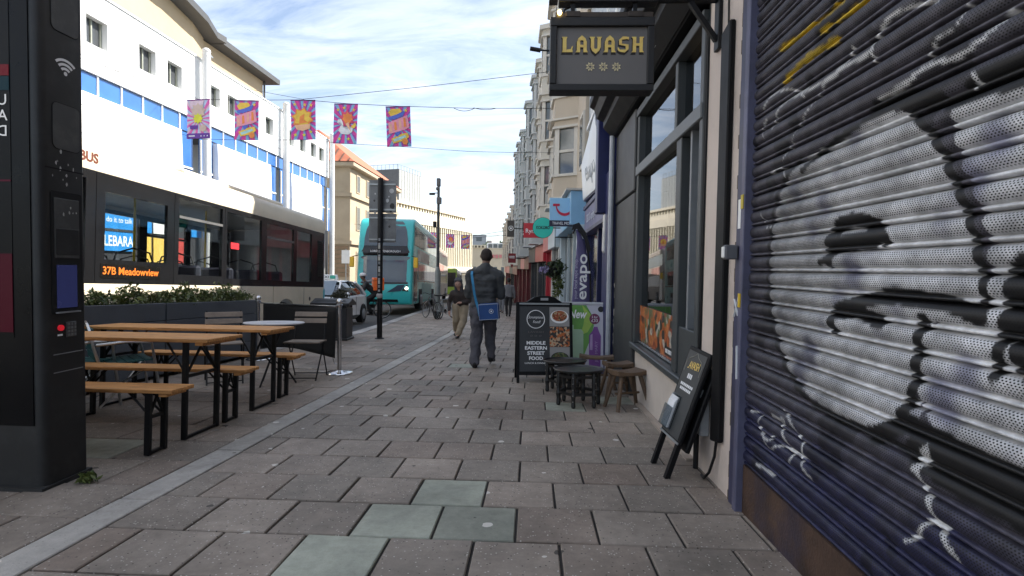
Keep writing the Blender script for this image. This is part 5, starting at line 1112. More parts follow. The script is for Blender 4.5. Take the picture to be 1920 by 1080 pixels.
# lower white panels between tall glazed bays at each column
cols = [16.2, 25.1, 33.3, 41.0]
spans = []
prev = Y0w
for c_ in cols: spans.append((prev, c_-1.45)); prev = c_+1.3
for a, b_ in spans:
    if b_-a < 0.3: continue
    P('bulge_panel', MB().prism([(WX-0.4,a,3.9),(WX+0.12,a,3.9),(WX+0.16,a,5.4),(WX+0.10,a,7.2),(WX-0.4,a,7.268)], (0,b_-a,0)), wb_white, wb)
    n = max(1, int((b_-a)/1.9))
    for i in range(1, n): P('panel_joint', MB().box(WX+0.165,WX+0.168,a+i*(b_-a)/n-0.012,a+i*(b_-a)/n+0.012,4.1,5.9), line_m, wb)
    P('panel_joint', MB().box(WX+0.150,WX+0.166,a+0.1,b_-0.1,5.70,5.72), line_m, wb)
pole_m = M('white_column', (0.62,0.62,0.61), 0.4, 0, 0.05)
for c_ in cols:
    for a, b_ in ((c_-1.44,c_-0.28),(c_+0.22,c_+1.29)):
        g_ = P('tall_window', MB().box(WX-0.2,WX-0.15,a,b_,3.9,7.265), blue_gl, wb)
        o = obj('glazing_bar', MB().box(WX-0.149,WX-0.10,a,b_,5.6,5.68).box(WX-0.149,WX-0.08,a,a+0.07,3.9,5.599).box(WX-0.149,WX-0.08,a,a+0.07,5.681,7.14), wb_white); o.parent = g_
    P('column', MB().tube([(WX+0.35,c_,gz(c_)),(WX+0.35,c_,11.15)], 0.19, 14), pole_m, wb, smooth=True)
    P('column_finial', MB().ball((WX+0.35,c_,11.25),(0.2,0.2,0.16),10,6), pole_m, wb, smooth=True); P('cable_bracket', MB().bar((WX+0.35,c_,11.25),(WX+0.35,c_+0.5,11.15),0.05,0.05), galv, wb)
# shop front at street level with signs seen through the bus
P('shop_wall', MB().box(WX-0.4,WX-0.02,Y0w,Y1w,-2.4,3.899), M('shop_dark', (0.05,0.05,0.055), 0.4), wb)
lb0, lb1 = onX(178,470,WX), onX(262,395,WX)
sgb = P('shop_sign', MB().box(WX-0.01,WX+0.08,18.7,20.75,1.62,3.10), M('sign_blue', (0.03,0.25,0.62), 0.4), wb)
o = text('sign_text', 'LEBARA', 0.55, white_letter, sgb, (WX+0.085,19.95,1.98), (0,1,0), (0,0,1), fit=1.45, bold=0.01)
o = text('sign_text', 'we do it to talk', 0.30, white_letter, sgb, (WX+0.085,19.8,2.80), (0,1,0), (0,0,1), fit=1.7)
o = obj('sign_bar', MB().box(WX+0.081,WX+0.10,18.7,20.75,2.36,2.46), dk_open); o.parent = sgb
ypanel = M('yellow_shop_panel', (0.72,0.48,0.10), 0.5, 0, 0.1)
for i, y in enumerate((21.05,21.9,23.3,25.6,27.0,28.6)): P('shop_panel', MB().box(WX-0.01,WX+0.03,y,y+0.72,1.2,2.30), ypanel if i % 3 != 2 else M('red_shop_panel', (0.45,0.06,0.05), 0.5), wb)
for i, y in enumerate((21.05,21.9,24.4,26.4,30.2,31.6,33.5,36.0)): P('shop_panel', MB().box(WX-0.01,WX+0.035,y,y+0.75,2.42,3.05), M('sign_blue', (0,0,0)) if i % 2 == 0 else white_paint, wb)
for i in range(16): P('shop_window', MB().box(WX-0.015,WX+0.02,-4+i*2.8,-1.5+i*2.8,-0.6,1.0), M('lit_shop_glass', (0.25,0.25,0.24), 0.15, 0, 0.5, 0.8), wb)
P('end_wall', MB().box(WX-14,WX-0.401,Y1w-0.4,Y1w,-2.5,10.9), wb_white, wb)
P('roof', MB().box(WX-14,WX-0.402,Y0w,Y1w-0.41,10.4,10.5), M('flat_roof', (0.2,0.2,0.2), 0.9), wb)
# rendered penthouse
tan_r = M('tan_render', (0.46,0.36,0.235), 0.85, 0, 0.08, 0.5, dirt=(0.38,0.29,0.19), dirt_amt=0.4, dscale=0.3)
dk_roof = M('dark_eaves', (0.06,0.062,0.065), 0.6)
ph = thing('penthouse_block', 'tan rendered rooftop block with dark overhanging eaves above white building', 'building', (-24, 24, 10.5))
arc_pts = [(-17.9,6.0),(-17.9,22.0),(-18.3,27.0),(-18.9,30.5),(-19.6,32.6)]
P('wall', MB().prism([(x-0.9,y,10.5) for x, y in arc_pts]+[(-27,32.6,10.5),(-27,6,10.5)], (0,0,4.55)), tan_r, ph)
P('wall', MB().box(-27,-20.6,32.7,40.0,10.5,15.0), tan_r, ph)
P('eaves', MB().prism([(x,y,15.06) for x, y in arc_pts]+[(-19.5,33.4,15.06),(-28,33.4,15.06),(-28,6,15.06)], (0,0,0.38)), dk_roof, ph)
P('eaves', MB().prism([(-19.7,33.41,15.02),(-19.7,40.9,15.02),(-28,40.9,15.02),(-28,33.41,15.02)], (0,0,0.36)), dk_roof, ph)
P('corner_pipe', MB().tube([(-20.5,40.05,10.6),(-20.5,40.05,15.0)],0.07,8), dk_roof, ph)
for y, X in ((20.6,-18.79),(22.0,-18.79),(23.4,-18.83)):
    f = P('window', MB().box(X-0.05,X+0.05,y-0.6,y+0.6,11.2,12.5), white_paint, ph); o = obj('pane', MB().box(X+0.051,X+0.07,y-0.5,y+0.5,11.3,12.4), M('dull_pane', (0.2,0.22,0.22), 0.15)); o.parent = f
f = P('window', MB().box(-20.65,-20.55,34.2,35.4,11.4,12.7), white_paint, ph); o = obj('pane', MB().box(-20.549,-20.53,34.3,35.3,11.5,12.6), M('dull_pane', (0,0,0))); o.parent = f
P('satellite_dish', MB().lathe([(0.02,-0.06),(0.2,-0.02),(0.3,0.05)], (-17.2,17.6,11.5), 14), M('dish_grey', (0.35,0.35,0.35), 0.5), ph)
# ================================================================== TAN BUILDING WITH RED ROOF
tb = thing('tan_building', 'tan stone building with red tiled roof beyond the white building', 'building', (-21,55,gz(55)))
stone = M('tan_stone', (0.40,0.33,0.235), 0.85, 0, 0.10, 0.6, dirt=(0.30,0.24,0.17), dirt_amt=0.4, dscale=0.5)
P('wall', MB().box(-31,-17,49,66,-3,10.3), stone, tb)
for z in (3.2, 7.6): P('string_course', MB().box(-31.05,-16.78,48.78,66.05,z,z+0.35), stone, tb)
P('cornice', MB().box(-31.2,-16.5,48.5,66.2,10.302,10.75), stone, tb, bevel=0.08)
tile = M('red_roof_tile', (0.36,0.115,0.06), 0.8, 0, 0.2, 3)
rf = P('roof', MB().add([(-16.45,48.45,10.76),(-16.45,66.2,10.76),(-31.2,66.2,10.76),(-31.2,48.45,10.76),(-22,54,15.0),(-22,62,15.0)], [(0,1,5,4),(1,2,5),(2,3,4,5),(3,0,4)]), tile, tb)
for i in range(18):
    t_ = (i+0.5)/18; xe = -16.6-14.4*t_; k_ = min(1, min(t_, 1-t_)/0.385)*0.97; yt = 48.5+5.5*k_
    o = obj('tile_rib', MB().bar((xe,48.5,10.82),(xe,yt,10.82+4.24*k_),0.12,0.08), M('dark_tile', (0.13,0.06,0.04), 0.8)); under(o, tb)
for y in (51.2,54.2,57.2,60.2,63.2):
    for z0, z1 in ((8.2,9.9),(4.6,6.9),(-0.4,2.6)):
        f = P('window', MB().box(-17.02,-16.93,y-0.55,y+0.55,z0,z1), stone, tb); o = obj('pane', MB().box(-16.929,-16.92,y-0.42,y+0.42,z0+0.1,z1-0.1), M('brown_pane', (0.10,0.085,0.06), 0.15)); o.parent = f
brown_sh = M('brown_shutter', (0.22,0.15,0.09), 0.7, 0, 0.1, 1)
for i in range(7): P('louvre', MB().box(-22.5,-17.15,48.90,48.98,0.2+i*0.42,0.52+i*0.42), brown_sh, tb)
sgn = thing('side_street_sign', 'white parking sign on a short post by the tan building', 'sign', (-15.6,44,gz(44)))
P('post', MB().tube([(-15.6,44,gz(44)),(-15.6,44,2.6)],0.04,8), galv, sgn); P('plate', MB().box(-15.95,-15.25,43.95,43.99,1.4,2.5), white_paint, sgn)
# ================================================================== FINNED DEPARTMENT STORE
A = Vector((-24,86,0)); Bv = Vector((-13.8,120,0)); ang = math.atan2(Bv.y-A.y, Bv.x-A.x); LF = (Bv-A).length
fs = thing('finned_building', 'long cream department store with vertical fins and roof window strip', 'building', (A.x,A.y,-4.0), (0,0,ang))  # local +X along facade, -Y outward... facing the street
pale = M('pale_concrete', (0.58,0.52,0.41), 0.8, 0, 0.06, 0.5); pale2 = M('pale_fin', (0.66,0.60,0.46), 0.75, 0, 0.05, 0.5); fdk = M('fin_recess', (0.045,0.036,0.022), 0.5, 0, 0.3, 0.6)  # fin_recess: dark backing, shade between the fins put into its colour
H0 = 4.0
obj('core', MB().box(0,LF,0.5,26,0,15.4), pale, fs)
obj('recess', MB().box(0.05,LF-0.05,0.30,0.499,5.4,13.0), fdk, fs)
nf = 40
for i in range(nf): obj('fin', MB().box(0.1+i*(LF-0.3)/(nf-1),0.36+i*(LF-0.3)/(nf-1),-0.05,0.30,5.45,12.95), pale2, fs)
obj('fascia_band', MB().box(-0.02,LF+0.02,-0.12,0.499,13.02,14.4), pale, fs)
obj('lower_band', MB().box(-0.02,LF+0.02,-0.2,0.499,4.6,5.4), pale, fs)
for i in range(nf//2): obj('lower_mesh', MB().box(i*1.54,i*1.54+1.45,0.2,0.499,2.8,4.55), M('fin_recess', (0,0,0)), fs)
obj('roof_strip', MB().box(0.5,LF-1.5,1.2,20,14.41,16.2), M('roof_strip_dark', (0.10,0.09,0.07), 0.5), fs)
for i in range(34): obj('strip_pier', MB().box(0.45+i*(LF-2.2)/33,0.82+i*(LF-2.2)/33,1.05,1.19,14.41,16.2), pale2, fs)
obj('roof_slab', MB().box(0.1,LF-1.2,0.8,20.2,16.21,16.65), pale, fs)
obj('purple_sign', MB().box(-0.10,-0.021,0.6,5,12.0,13.6), M('purple_sign', (0.05,0.02,0.06), 0.5), fs)
obj('canopy', MB().box(0,LF,-2.2,-0.21,4.2,4.55), M('canopy_grey', (0.3,0.28,0.26), 0.7), fs)
gb = thing('roof_plant_block', 'grey rooftop plant block with railing behind the tan building', 'building', (-23.7,93,12.6), (0,0,ang))
g_dk = M('grey_cladding', (0.11,0.115,0.12), 0.6); g_lt = M('pale_rib', (0.34,0.35,0.34), 0.6)
obj('block', MB().box(0,8.2,0,7,0,5.7), g_dk, gb)
for i in range(9): obj('rib', MB().box(0.02+i*0.92,0.02+i*0.92+0.80,-0.12,-0.001,0.1,5.6), g_lt, gb)
for i in range(9): obj('rail_post', MB().box(i*1.0,i*1.0+0.06,0.1,0.16,5.7,6.5), galv, gb); obj('rail_post', MB().box(0.1,0.16,i*0.8+0.3,i*0.8+0.36,5.7,6.5), galv, gb)
obj('rail', MB().box(0.0,8.1,0.1,0.16,6.5,6.56), galv, gb); obj('rail', MB().box(0.1,0.16,0.17,7,6.5,6.56), galv, gb)
for i in range(2): obj('window', MB().box(-0.06,-0.001,3.6+i*1.7,4.7+i*1.7,2.4,4.4), white_paint, gb)
# ================================================================== FAR END OF THE STREET
fe = thing('far_corner_building', 'far cream building with pink lettering at the end of street', 'building', (-11.5,152,gz(152)))
fz = -6.0
P('wall', MB().box(-20,-4.5,152,165,fz,6.9), M('far_cream', (0.55,0.48,0.36), 0.85, 0, 0.1, 0.4), fe)
P('parapet', MB().box(-20.2,-13.5,151.7,165,6.902,7.8), pale2, fe)
for i in range(6): P('parapet_arch', MB().box(-19.6+i*1.0,-19.0+i*1.0,151.6,151.69,7.0,7.6), M('brown_pane', (0,0,0)), fe)
P('attic', MB().box(-13.2,-4.0,151.9,165,6.903,8.4), white_paint, fe)
for i in range(6): P('attic_window', MB().box(-12.8+i*1.45,-11.6+i*1.45,151.8,151.89,7.0,8.1), M('far_pane', (0.10,0.12,0.13), 0.2), fe)
for i in range(7): P('window', MB().box(-19+i*2.0,-18.2+i*2.0,151.9,151.99,-0.5,1.6), M('far_pane', (0,0,0)), fe)
for i in range(6): P('pink_letter_block', MB().box(-12.8+i*1.05,-12.05+i*1.05,151.75,151.9,4.1+0.1*(i % 2),5.1), M('pink_letter', (0.55,0.20,0.20), 0.6), fe)
P('canopy', MB().box(-21,-4,149.5,151.9,-1.3,-0.8), M('canopy_grey', (0,0,0)), fe)
def tower(label, px0, px1, py, Y, col):
    a, b_ = onY(px0, py, Y), onY(px1, py, Y)
    t = thing('tower_block', label, 'tower block', ((a.x+b_.x)/2, Y, -9), 0, 'distant tower blocks')
    W_ = (b_.x-a.x)/2; Ht = a.z+9
    obj('wall', MB().box(-W_,W_,0,W_*1.6,0,Ht), M('tower_'+label[:9], col, 0.8), t)
    n = int(Ht/6)
    for i in range(n): obj('window_row', MB().box(-W_*0.45,W_*0.35,-0.2,-0.01,Ht-2-i*6-3,Ht-2-i*6), M('far_pane', (0,0,0)), t)
tower('grey tower block far beyond the finned building', 886, 912, 440, 420, (0.34,0.36,0.37))
tower('squat pale block beside the grey tower far away', 913, 922, 451, 400, (0.42,0.36,0.34))
tower('bluish tower block far beyond the right hand terrace', 948, 975, 444, 430, (0.30,0.36,0.44))
hill = thing('hill_tree', 'green tree crown on skyline beyond the far cream building', 'tree', (-17,260,-7))
obj('crown', foliage(1600,9,6,5,0.9,leaf_mat('far_leaf',(0.05,0.08,0.03),(0.13,0.17,0.06)),55), None, hill, loc=(0,0,17)); obj('trunk', MB().tube([(0,0,0),(0,0,16)],[0.6,0.3],8), M('stem_brown',(0,0,0)), hill)
# ================================================================== VAPE SHOP (navy) AND RIGHT HAND TERRACE
ev = thing('vape_shop', 'navy vape shop with tilted white evapo sign above blue fascia', 'shop building', (1.17,10,gz(10)))
NX = 1.17
P('side_pilaster', MB().box(1.02,1.5,7.42,7.95,-0.6,2.55), navy, ev, bevel=0.008)
P('fascia_return', MB().box(0.90,1.5,7.72,7.98,2.0,3.72), navy, ev, bevel=0.01)
P('upper_wall', MB().box(1.25,4.5,7.42,12.6,3.60,7.2), M('pale_blue_render', (0.42,0.46,0.50), 0.8, 0, 0.06, 1), ev)
P('cornice', MB().box(1.0,1.6,7.42,12.62,7.202,7.5), white_paint, ev)
for y0 in (8.3, 10.6): sash(ev, 1.23, y0, y0+1.2, 4.3, 6.2, white_paint)
# tilted light box
q = [Vector((1.03,8.02,2.50)),Vector((1.00,11.0,2.60)),Vector((0.95,11.0,3.30)),Vector((0.87,8.02,3.48))]
P('sign_box', MB().prism([q[0]+Vector((0.02,-0.03,-0.03)),q[1]+Vector((0.02,0.03,-0.03)),q[2]+Vector((0.02,0.03,0.03)),q[3]+Vector((0.02,-0.03,0.03))], (0.30,0,0)), navy, ev)
wsign = M('white_lightbox', (0.72,0.75,0.78), 0.35, 0, 0.03, 1)
P('sign_face', MB().prism(q, (0.018,0,0)), wsign, ev)
e1 = (q[0]-q[1]).normalized(); e2 = ((q[3]-q[0])+(q[2]-q[1])).normalized(); e2 = (e2-e1*e2.dot(e1)).normalized()
o = text('sign_text', 'evapo', 0.52, M('sign_text_grey', (0.25,0.28,0.32), 0.5), ev, sum(q, Vector())/4+Vector((-0.012,-0.15,-0.02)), e1, e2, fit=1.35); o.matrix_parent_inverse = Matrix.Translation(ev.location).inverted()
P('fascia', MB().box(1.06,1.5,7.99,11.2,1.90,2.47), M('fascia_blue', (0.085,0.095,0.22), 0.45, 0, 0.1, 2), ev, bevel=0.01)
P('fascia_trim', MB().box(1.03,1.059,7.99,11.2,2.40,2.47), navy, ev); P('fascia_trim', MB().box(1.03,1.059,7.99,11.2,1.90,1.96), navy, ev)
o = text('fascia_text', 'CBD & vaping solutions', 0.22, M('pale_letter', (0.5,0.52,0.6), 0.5), ev, (1.052,9.6,2.18), (0,-1,0), (0,0,1), fit=2.3); o.matrix_parent_inverse = Matrix.Translation(ev.location).inverted()
P('shopfront_frame', MB().box(1.15,1.25,7.96,8.10,-0.6,1.899), navy, ev); 
for y in (9.3, 11.2, 12.45): P('shopfront_frame', MB().box(1.12,1.25,y,y+0.12,-0.6,1.899), navy, ev)
for a, b_ in ((8.11,9.29),(9.43,11.19),(11.33,12.44)): P('shop_pane', MB().box(1.20,1.206,a,b_,0.0,1.89), M('navy_glass', (0.012,0.014,0.035), 0.06, 0, 0.2, 1, spec=0.8), ev); P('stall_panel', MB().box(1.17,1.24,a,b_,-0.7,-0.003), navy, ev)
P('back_wall', MB().box(1.26,1.6,7.42,12.6,-0.8,3.6), navy, ev)
P('alarm_box', MB().prism([(0.99,7.62,1.45),(1.04,7.62,1.40),(1.05,7.62,1.95),(1.0,7.62,1.98)], (0,0.16,0)), M('sash_pale2', (0.55,0.55,0.55), 0.5), ev, bevel=0.01)
P('drain_pipe', MB().tube([(1.05,7.36,-0.6),(1.05,7.36,3.0)],0.035,8), M('white_pipe', (0.4,0.42,0.46), 0.5), ev)

def terrace(label, y0, y1, x0, ang, ztop, wall, trim, bays, floors, shop_cols, zshop=2.3, name='terrace_building', bayw=1.9, bayd=0.75, roof_par=0.7):
    """bay-fronted terrace house: local +Y along the street, outside faces -X; local z = 0 at z_base"""
    zb = gz(y0)-0.6
    t = thing(name, label, 'building', (x0, y0, zb), (0,0,ang), 'bay fronted terrace on the right'); L = (y1-y0)/math.cos(ang); Ht = ztop-zb; zs = zshop-zb+0.6
    obj('wall', MB().box(0,5,0.01,L-0.01,zs+0.6,Ht), wall, t)
    obj('cornice', MB().prism([(0,0,Ht),(-0.35,0,Ht+0.05),(-0.35,0,Ht+0.18),(-0.1,0,Ht+0.30),(0.0,0,Ht+0.30)], (0,L,0)), trim, t)
    obj('parapet', MB().box(0.0,0.3,0.0,L,Ht+0.301,Ht+roof_par), wall, t)
    fh = (Ht-0.45-zs-0.6)/floors
    for bc in bays:
        c_ = bc*L; w0, w1, d = bayw/2, bayw/2*0.55, bayd
        pl_ = lambda e, z: [(0.02,c_-w0-e,z),(-d-e,c_-w1-e*0.5,z),(-d-e,c_+w1+e*0.5,z),(0.02,c_+w0+e,z)]
        for f in range(floors):
            zf = zs+0.6+f*fh
            b0 = obj('bay_apron', MB().prism(pl_(0,zf+0.05), (0,0,fh*0.26)), wall, t)
            for e, za, zc in ((0.06,zf+fh*0.26+0.051,0.07),(0.10,zf+0.0,0.049),(0.05,zf+fh*0.90,0.06)): obj('bay_moulding', MB().prism(pl_(e,za), (0,0,zc)), trim, t)
            obj('bay_head', MB().prism(pl_(0,zf+fh*0.90+0.062), (0,0,fh*0.10-0.064)), wall, t)
            wz0, wz1 = zf+fh*0.26+0.125, zf+fh*0.90-0.002
            P0, P1, P2, P3 = [Vector(p) for p in pl_(-0.02,0)]
            for a, b_, nw in ((P0,P1,1),(P1,P2,1),(P2,P3,1)):
                dirv = (b_-a).normalized(); ln = (b_-a).length; nrm = Vector((dirv.y*-1,dirv.x,0))
                if nrm.x > 0 and abs(nrm.x) > 0.2: nrm = -nrm
                nrm = Vector((-dirv.y, dirv.x, 0)); 
                if nrm.x > 0: nrm = -nrm
                up = Vector((0,0,1))
                f_ = obj('bay_window', MB().prism([a+up*wz0,a+dirv*0.13+up*wz0,a+dirv*0.13+up*wz1,a+up*wz1], -nrm*0.09).prism([b_-dirv*0.13+up*wz0,b_+up*wz0,b_+up*wz1,b_-dirv*0.13+up*wz1], -nrm*0.09).prism([a+dirv*0.131+up*((wz0+wz1)/2-0.035),b_-dirv*0.131+up*((wz0+wz1)/2-0.035),b_-dirv*0.131+up*((wz0+wz1)/2+0.035),a+dirv*0.131+up*((wz0+wz1)/2+0.035)], -nrm*0.06), trim, t)
                zm = (wz0+wz1)/2
                for za, zc in ((wz0+0.01,zm-0.036),(zm+0.036,wz1-0.01)):
                    obj('pane', MB().prism([a+dirv*0.132+up*za-nrm*0.05,b_-dirv*0.132+up*za-nrm*0.05,b_-dirv*0.132+up*zc-nrm*0.05,a+dirv*0.132+up*zc-nrm*0.05], -nrm*0.01), terr_pane, f_)
                # inner pier between lights is the frame itself
        obj('bay_roof', MB().prism(pl_(0.12,zs+0.6+floors*fh+0.001), (0,0,0.16)), trim, t)
    for bc in [0.5*(a+b) for a, b in zip(bays, bays[1:])]+[bays[0]*0.15, 1-(1-bays[-1])*0.15]:
        for f in range(floors):
            zf = zs+0.6+f*fh; c_ = bc*L
            if any(abs(c_-b_*L) < bayw/2+0.3 for b_ in bays): continue
            w_ = obj('window', MB().box(-0.05,-0.001,c_-0.36,c_+0.36,zf+fh*0.24,zf+fh*0.86), trim, t); obj('pane', MB().box(-0.06,-0.051,c_-0.28,c_+0.28,zf+fh*0.28,zf+fh*0.82), terr_pane, w_)
    obj('down_pipe', MB().tube([(-0.08,L-0.12,0.4),(-0.08,L-0.12,Ht)],0.06,8), dark_grey, t)
    # shop fronts below
    n = len(shop_cols); sw = L/n
    for i, (cf, cb) in enumerate(shop_cols):
        a, b_ = i*sw, (i+1)*sw
        obj('shop_fascia', MB().box(-0.30,0.3,a+0.08,b_-0.08,zs-0.25,zs+0.55), cf, t, bevel=0.01)
        obj('shop_cornice', MB().box(-0.42,0.3,a+0.02,b_-0.02,zs+0.551,zs+0.598), trim, t)
        for e in (a+0.02, b_-0.24): obj('shop_pilaster', MB().box(-0.14,0.2,e,e+0.22,0.0,zs-0.251), cb, t, bevel=0.01)
        g_ = obj('shop_window', MB().box(0.02,0.05,a+0.26,b_-0.26,0.3,zs-0.252), M('dark_shop_glass', (0.05,0.05,0.055), 0.08, 0, 0.5, 1, spec=0.8), t)
        for j in range(1, 3): obj('shop_mullion', MB().box(-0.05,0.019,a+0.26+j*(sw-0.52)/3-0.05,a+0.26+j*(sw-0.52)/3+0.05,0.3,zs-0.253), cb, g_)
    obj('shop_back', MB().box(0.06,5,0.02,L-0.02,-0.3,zs+0.59), dark_grey, t)
    return t
terr_pane = M('terrace_pane', (0.10,0.115,0.12), 0.08, 0, 0.5, 0.6, spec=0.8, rvar=0.03)
c_beige = M('beige_render', (0.50,0.43,0.34), 0.85, 0, 0.06, 0.8, dirt=(0.36,0.31,0.25), dirt_amt=0.3, dscale=0.7); c_cream2 = M('ivory_render', (0.55,0.52,0.45), 0.85, 0, 0.06, 0.8, dirt=(0.40,0.37,0.31), dirt_amt=0.3, dscale=0.7)
c_grey = M('grey_render', (0.40,0.41,0.40), 0.85, 0, 0.06, 0.8, dirt=(0.27,0.28,0.28), dirt_amt=0.35, dscale=0.7); trim_i = M('ivory_trim', (0.58,0.55,0.49), 0.7, 0, 0.05); trim_g = M('grey_trim', (0.44,0.45,0.44), 0.7, 0, 0.05)
sky_blue = M('shop_sky_blue', (0.25,0.48,0.70), 0.4, 0, 0.06); red_sh = M('shop_red', (0.42,0.02,0.035), 0.4, 0, 0.1); mar = M('shop_maroon', (0.14,0.015,0.02), 0.45, 0, 0.1); pinky = M('shop_pink_red', (0.55,0.16,0.17), 0.45, 0, 0.08)
pale_bl = M('shop_pale', (0.50,0.58,0.62), 0.5, 0, 0.06)
terrace('beige bay fronted building next to the navy vape shop', 12.65, 18.3, 1.17, 0.02, 9.9, c_beige, trim_i, [0.46,0.86], 3, [(sky_blue, pale_bl)], 1.9, bayw=1.7, bayd=0.6)
terrace('ivory bay fronted building in the middle of the terrace', 18.32, 25.0, 1.02, 0.04, 10.2, c_cream2, trim_i, [0.26,0.72], 3, [(pale_bl, M('shop_white', (0.5,0.5,0.48), 0.5)), (pinky, red_sh)], 1.6)
terrace('grey bay fronted building with red shops at street level', 25.02, 33.0, 0.78, 0.094, 10.9, c_grey, trim_g, [0.24,0.74], 3, [(red_sh, dark_grey), (dark_grey, dark_grey)], 1.2)
terrace('pale grey building further down the terrace', 33.02, 44.0, 0.05, 0.094, 10.4, c_grey, trim_g, [0.2,0.5,0.8], 3, [(mar, mar), (pinky, mar), (dark_grey, mar)], 0.8)
terrace('distant low terrace building beyond the grey bays', 44.02, 75.0, -1.0, 0.085, 7.0, c_cream2, trim_i, [0.1,0.3,0.5,0.7,0.9], 2, [(mar, mar), (dark_grey, dark_grey), (pinky, mar), (red_sh, mar)], 0.3)
# ------------------------------------------------ projecting signs
def proj_sign(name, label, x0, x1, z0, z1, Y, mat, wallx):
    t = thing(name, label, 'hanging sign', ((x0+x1)/2, Y, z0))
    P('panel', MB().box(x0,x1,Y,Y+0.08,z0,z1), mat, t, bevel=0.006); P('bracket', MB().box(x1,wallx,Y+0.03,Y+0.06,(z0+z1)/2-0.03,(z0+z1)/2+0.03), black_metal, t)
    return t
a, b_ = onY(1031,371,13), onY(1084,425,13)
tu = proj_sign('projecting_sign', 'pale blue square sign with red smile above TRAVEL MONEY', a.x, b_.x, b_.z, a.z, 13.0, M('tui_blue', (0.30,0.56,0.80), 0.4, 0, 0.02), 1.17)
P('caption_bar', MB().box(a.x-0.005,b_.x+0.005,12.985,12.999,b_.z,b_.z+0.145), M('caption_dark', (0.02,0.02,0.05), 0.5), tu)
o = text('caption', 'TRAVEL MONEY', 0.095, white_letter, tu, ((a.x+b_.x)/2,12.982,b_.z+0.072), (1,0,0), (0,0,1), fit=0.56); o.matrix_parent_inverse = Matrix.Translation(tu.location).inverted()
smr = M('smile_red', (0.55,0.01,0.05), 0.4, 0, 0.02); cxm, czm = a.x+0.34, b_.z+0.50
m = MB(); prv = None
for k in range(15):
    u = k/14; an = R(180+180*u) ; w_ = 0.022+0.026*math.sin(PI*u)
    p_o = (cxm+0.02+(0.20+w_*0.5)*math.cos(an), 12.997, czm+(0.20+w_)*math.sin(an)); p_i = (cxm+0.02+(0.20-w_*0.5)*math.cos(an), 12.997, czm+(0.20-w_*0.4)*math.sin(an))
    if prv: m.prism([prv[0],p_o,p_i,prv[1]], (0,-0.008,0))
    prv = (p_o, p_i)
P('smile', m, smr, tu); P('smile_bar', MB().box(cxm-0.26,cxm-0.10,12.988,12.999,czm-0.01,czm+0.045), smr, tu); P('smile_dot', MB().tube([(cxm+0.22,12.999,czm+0.10),(cxm+0.22,12.988,czm+0.10)],0.05,16), smr, tu)
c = onY(1018,427,16)
kk = thing('round_sign', 'round turquoise sign reading KOKORO', 'hanging sign', (c.x,16,c.z-0.31))
P('disc', MB().tube([(c.x,16,c.z),(c.x,16.07,c.z)],0.30,40), M('kokoro_green', (0.03,0.55,0.42), 0.4, 0, 0.03), kk); P('rim', MB().tube([(c.x,16.005,c.z),(c.x,16.06,c.z)],0.31,40), black_metal, kk)
o = text('caption', 'KOKORO', 0.13, black_letter, kk, (c.x,15.995,c.z), (1,0,0), (0,0,1), fit=0.40, bold=0.003); o.matrix_parent_inverse = Matrix.Translation(kk.location).inverted()
P('bracket', MB().bar((c.x+0.31,16.03,c.z),(1.1,16.03,c.z),0.03,0.03), black_metal, kk)
a, b_ = onY(982,418,22), onY(1018,446,22)
ry = proj_sign('projecting_sign', 'red rectangular sign half hidden behind the round turquoise sign', a.x, b_.x, b_.z, a.z, 22.0, M('sign_red', (0.48,0.015,0.03), 0.4, 0, 0.05), 0.95)
o = text('caption', 'Ryman', 0.26, white_letter, ry, ((a.x+b_.x)/2,21.99,(a.z+b_.z)/2-0.03), (1,0,0), (0,0,1), fit=0.62); o.matrix_parent_inverse = Matrix.Translation(ry.location).inverted()
a, b_ = onY(951,413,34), onY(964,444,34)
cf = proj_sign('projecting_sign', 'dark brown hanging sign with pale cog emblem on far terrace', a.x, b_.x, b_.z, a.z, 34.0, M('sign_brown', (0.06,0.05,0.04), 0.5), 0.0)
ce = onY(958,428,33.98)
for k in range(12):
    an = k*PI/6; P('cog_tooth', MB().box(ce.x+0.14*math.cos(an)-0.025,ce.x+0.14*math.cos(an)+0.025,33.97,33.999,ce.z+0.14*math.sin(an)-0.025,ce.z+0.14*math.sin(an)+0.025), white_letter, cf)
P('cog_hub', MB().tube([(ce.x,33.999,ce.z),(ce.x,33.97,ce.z)],0.06,12), white_letter, cf)
a, b_ = onY(953,475,36), onY(967,493,36)
rd = proj_sign('projecting_sign', 'small dark red hanging sign low on the far terrace', a.x, b_.x, b_.z, a.z, 36.0, M('sign_dark_red', (0.20,0.01,0.015), 0.5), -0.2)
for i in range(2): P('caption_line', MB().box(a.x+0.08,b_.x-0.08,35.98,35.999,(a.z+b_.z)/2+0.10*i,(a.z+b_.z)/2+0.04+0.10*i), white_letter, rd)
P('arrow', MB().prism([((a.x+b_.x)/2-0.10,35.999,b_.z-0.1),((a.x+b_.x)/2+0.10,35.999,b_.z-0.1),((a.x+b_.x)/2,35.999,b_.z-0.38)], (0,-0.02,0)), M('sign_dark_red', (0,0,0)), rd)
# spot lamp poking out on the left of the hanging sign
sl = thing('wall_floodlight', 'small black floodlight sticking out left of the LAVASH sign', 'lamp', onY(1005,93,9.0))
la, lb = onY(994,91,9.0), onY(1022,96,9.0)
P('housing', MB().tube([la, la*0.3+lb*0.7], 0.035, 10), black_metal, sl, smooth=True); P('arm', MB().tube([la*0.4+lb*0.6, Vector((1.26,9.0,lb.z-0.05))],0.014,6), black_metal, sl)
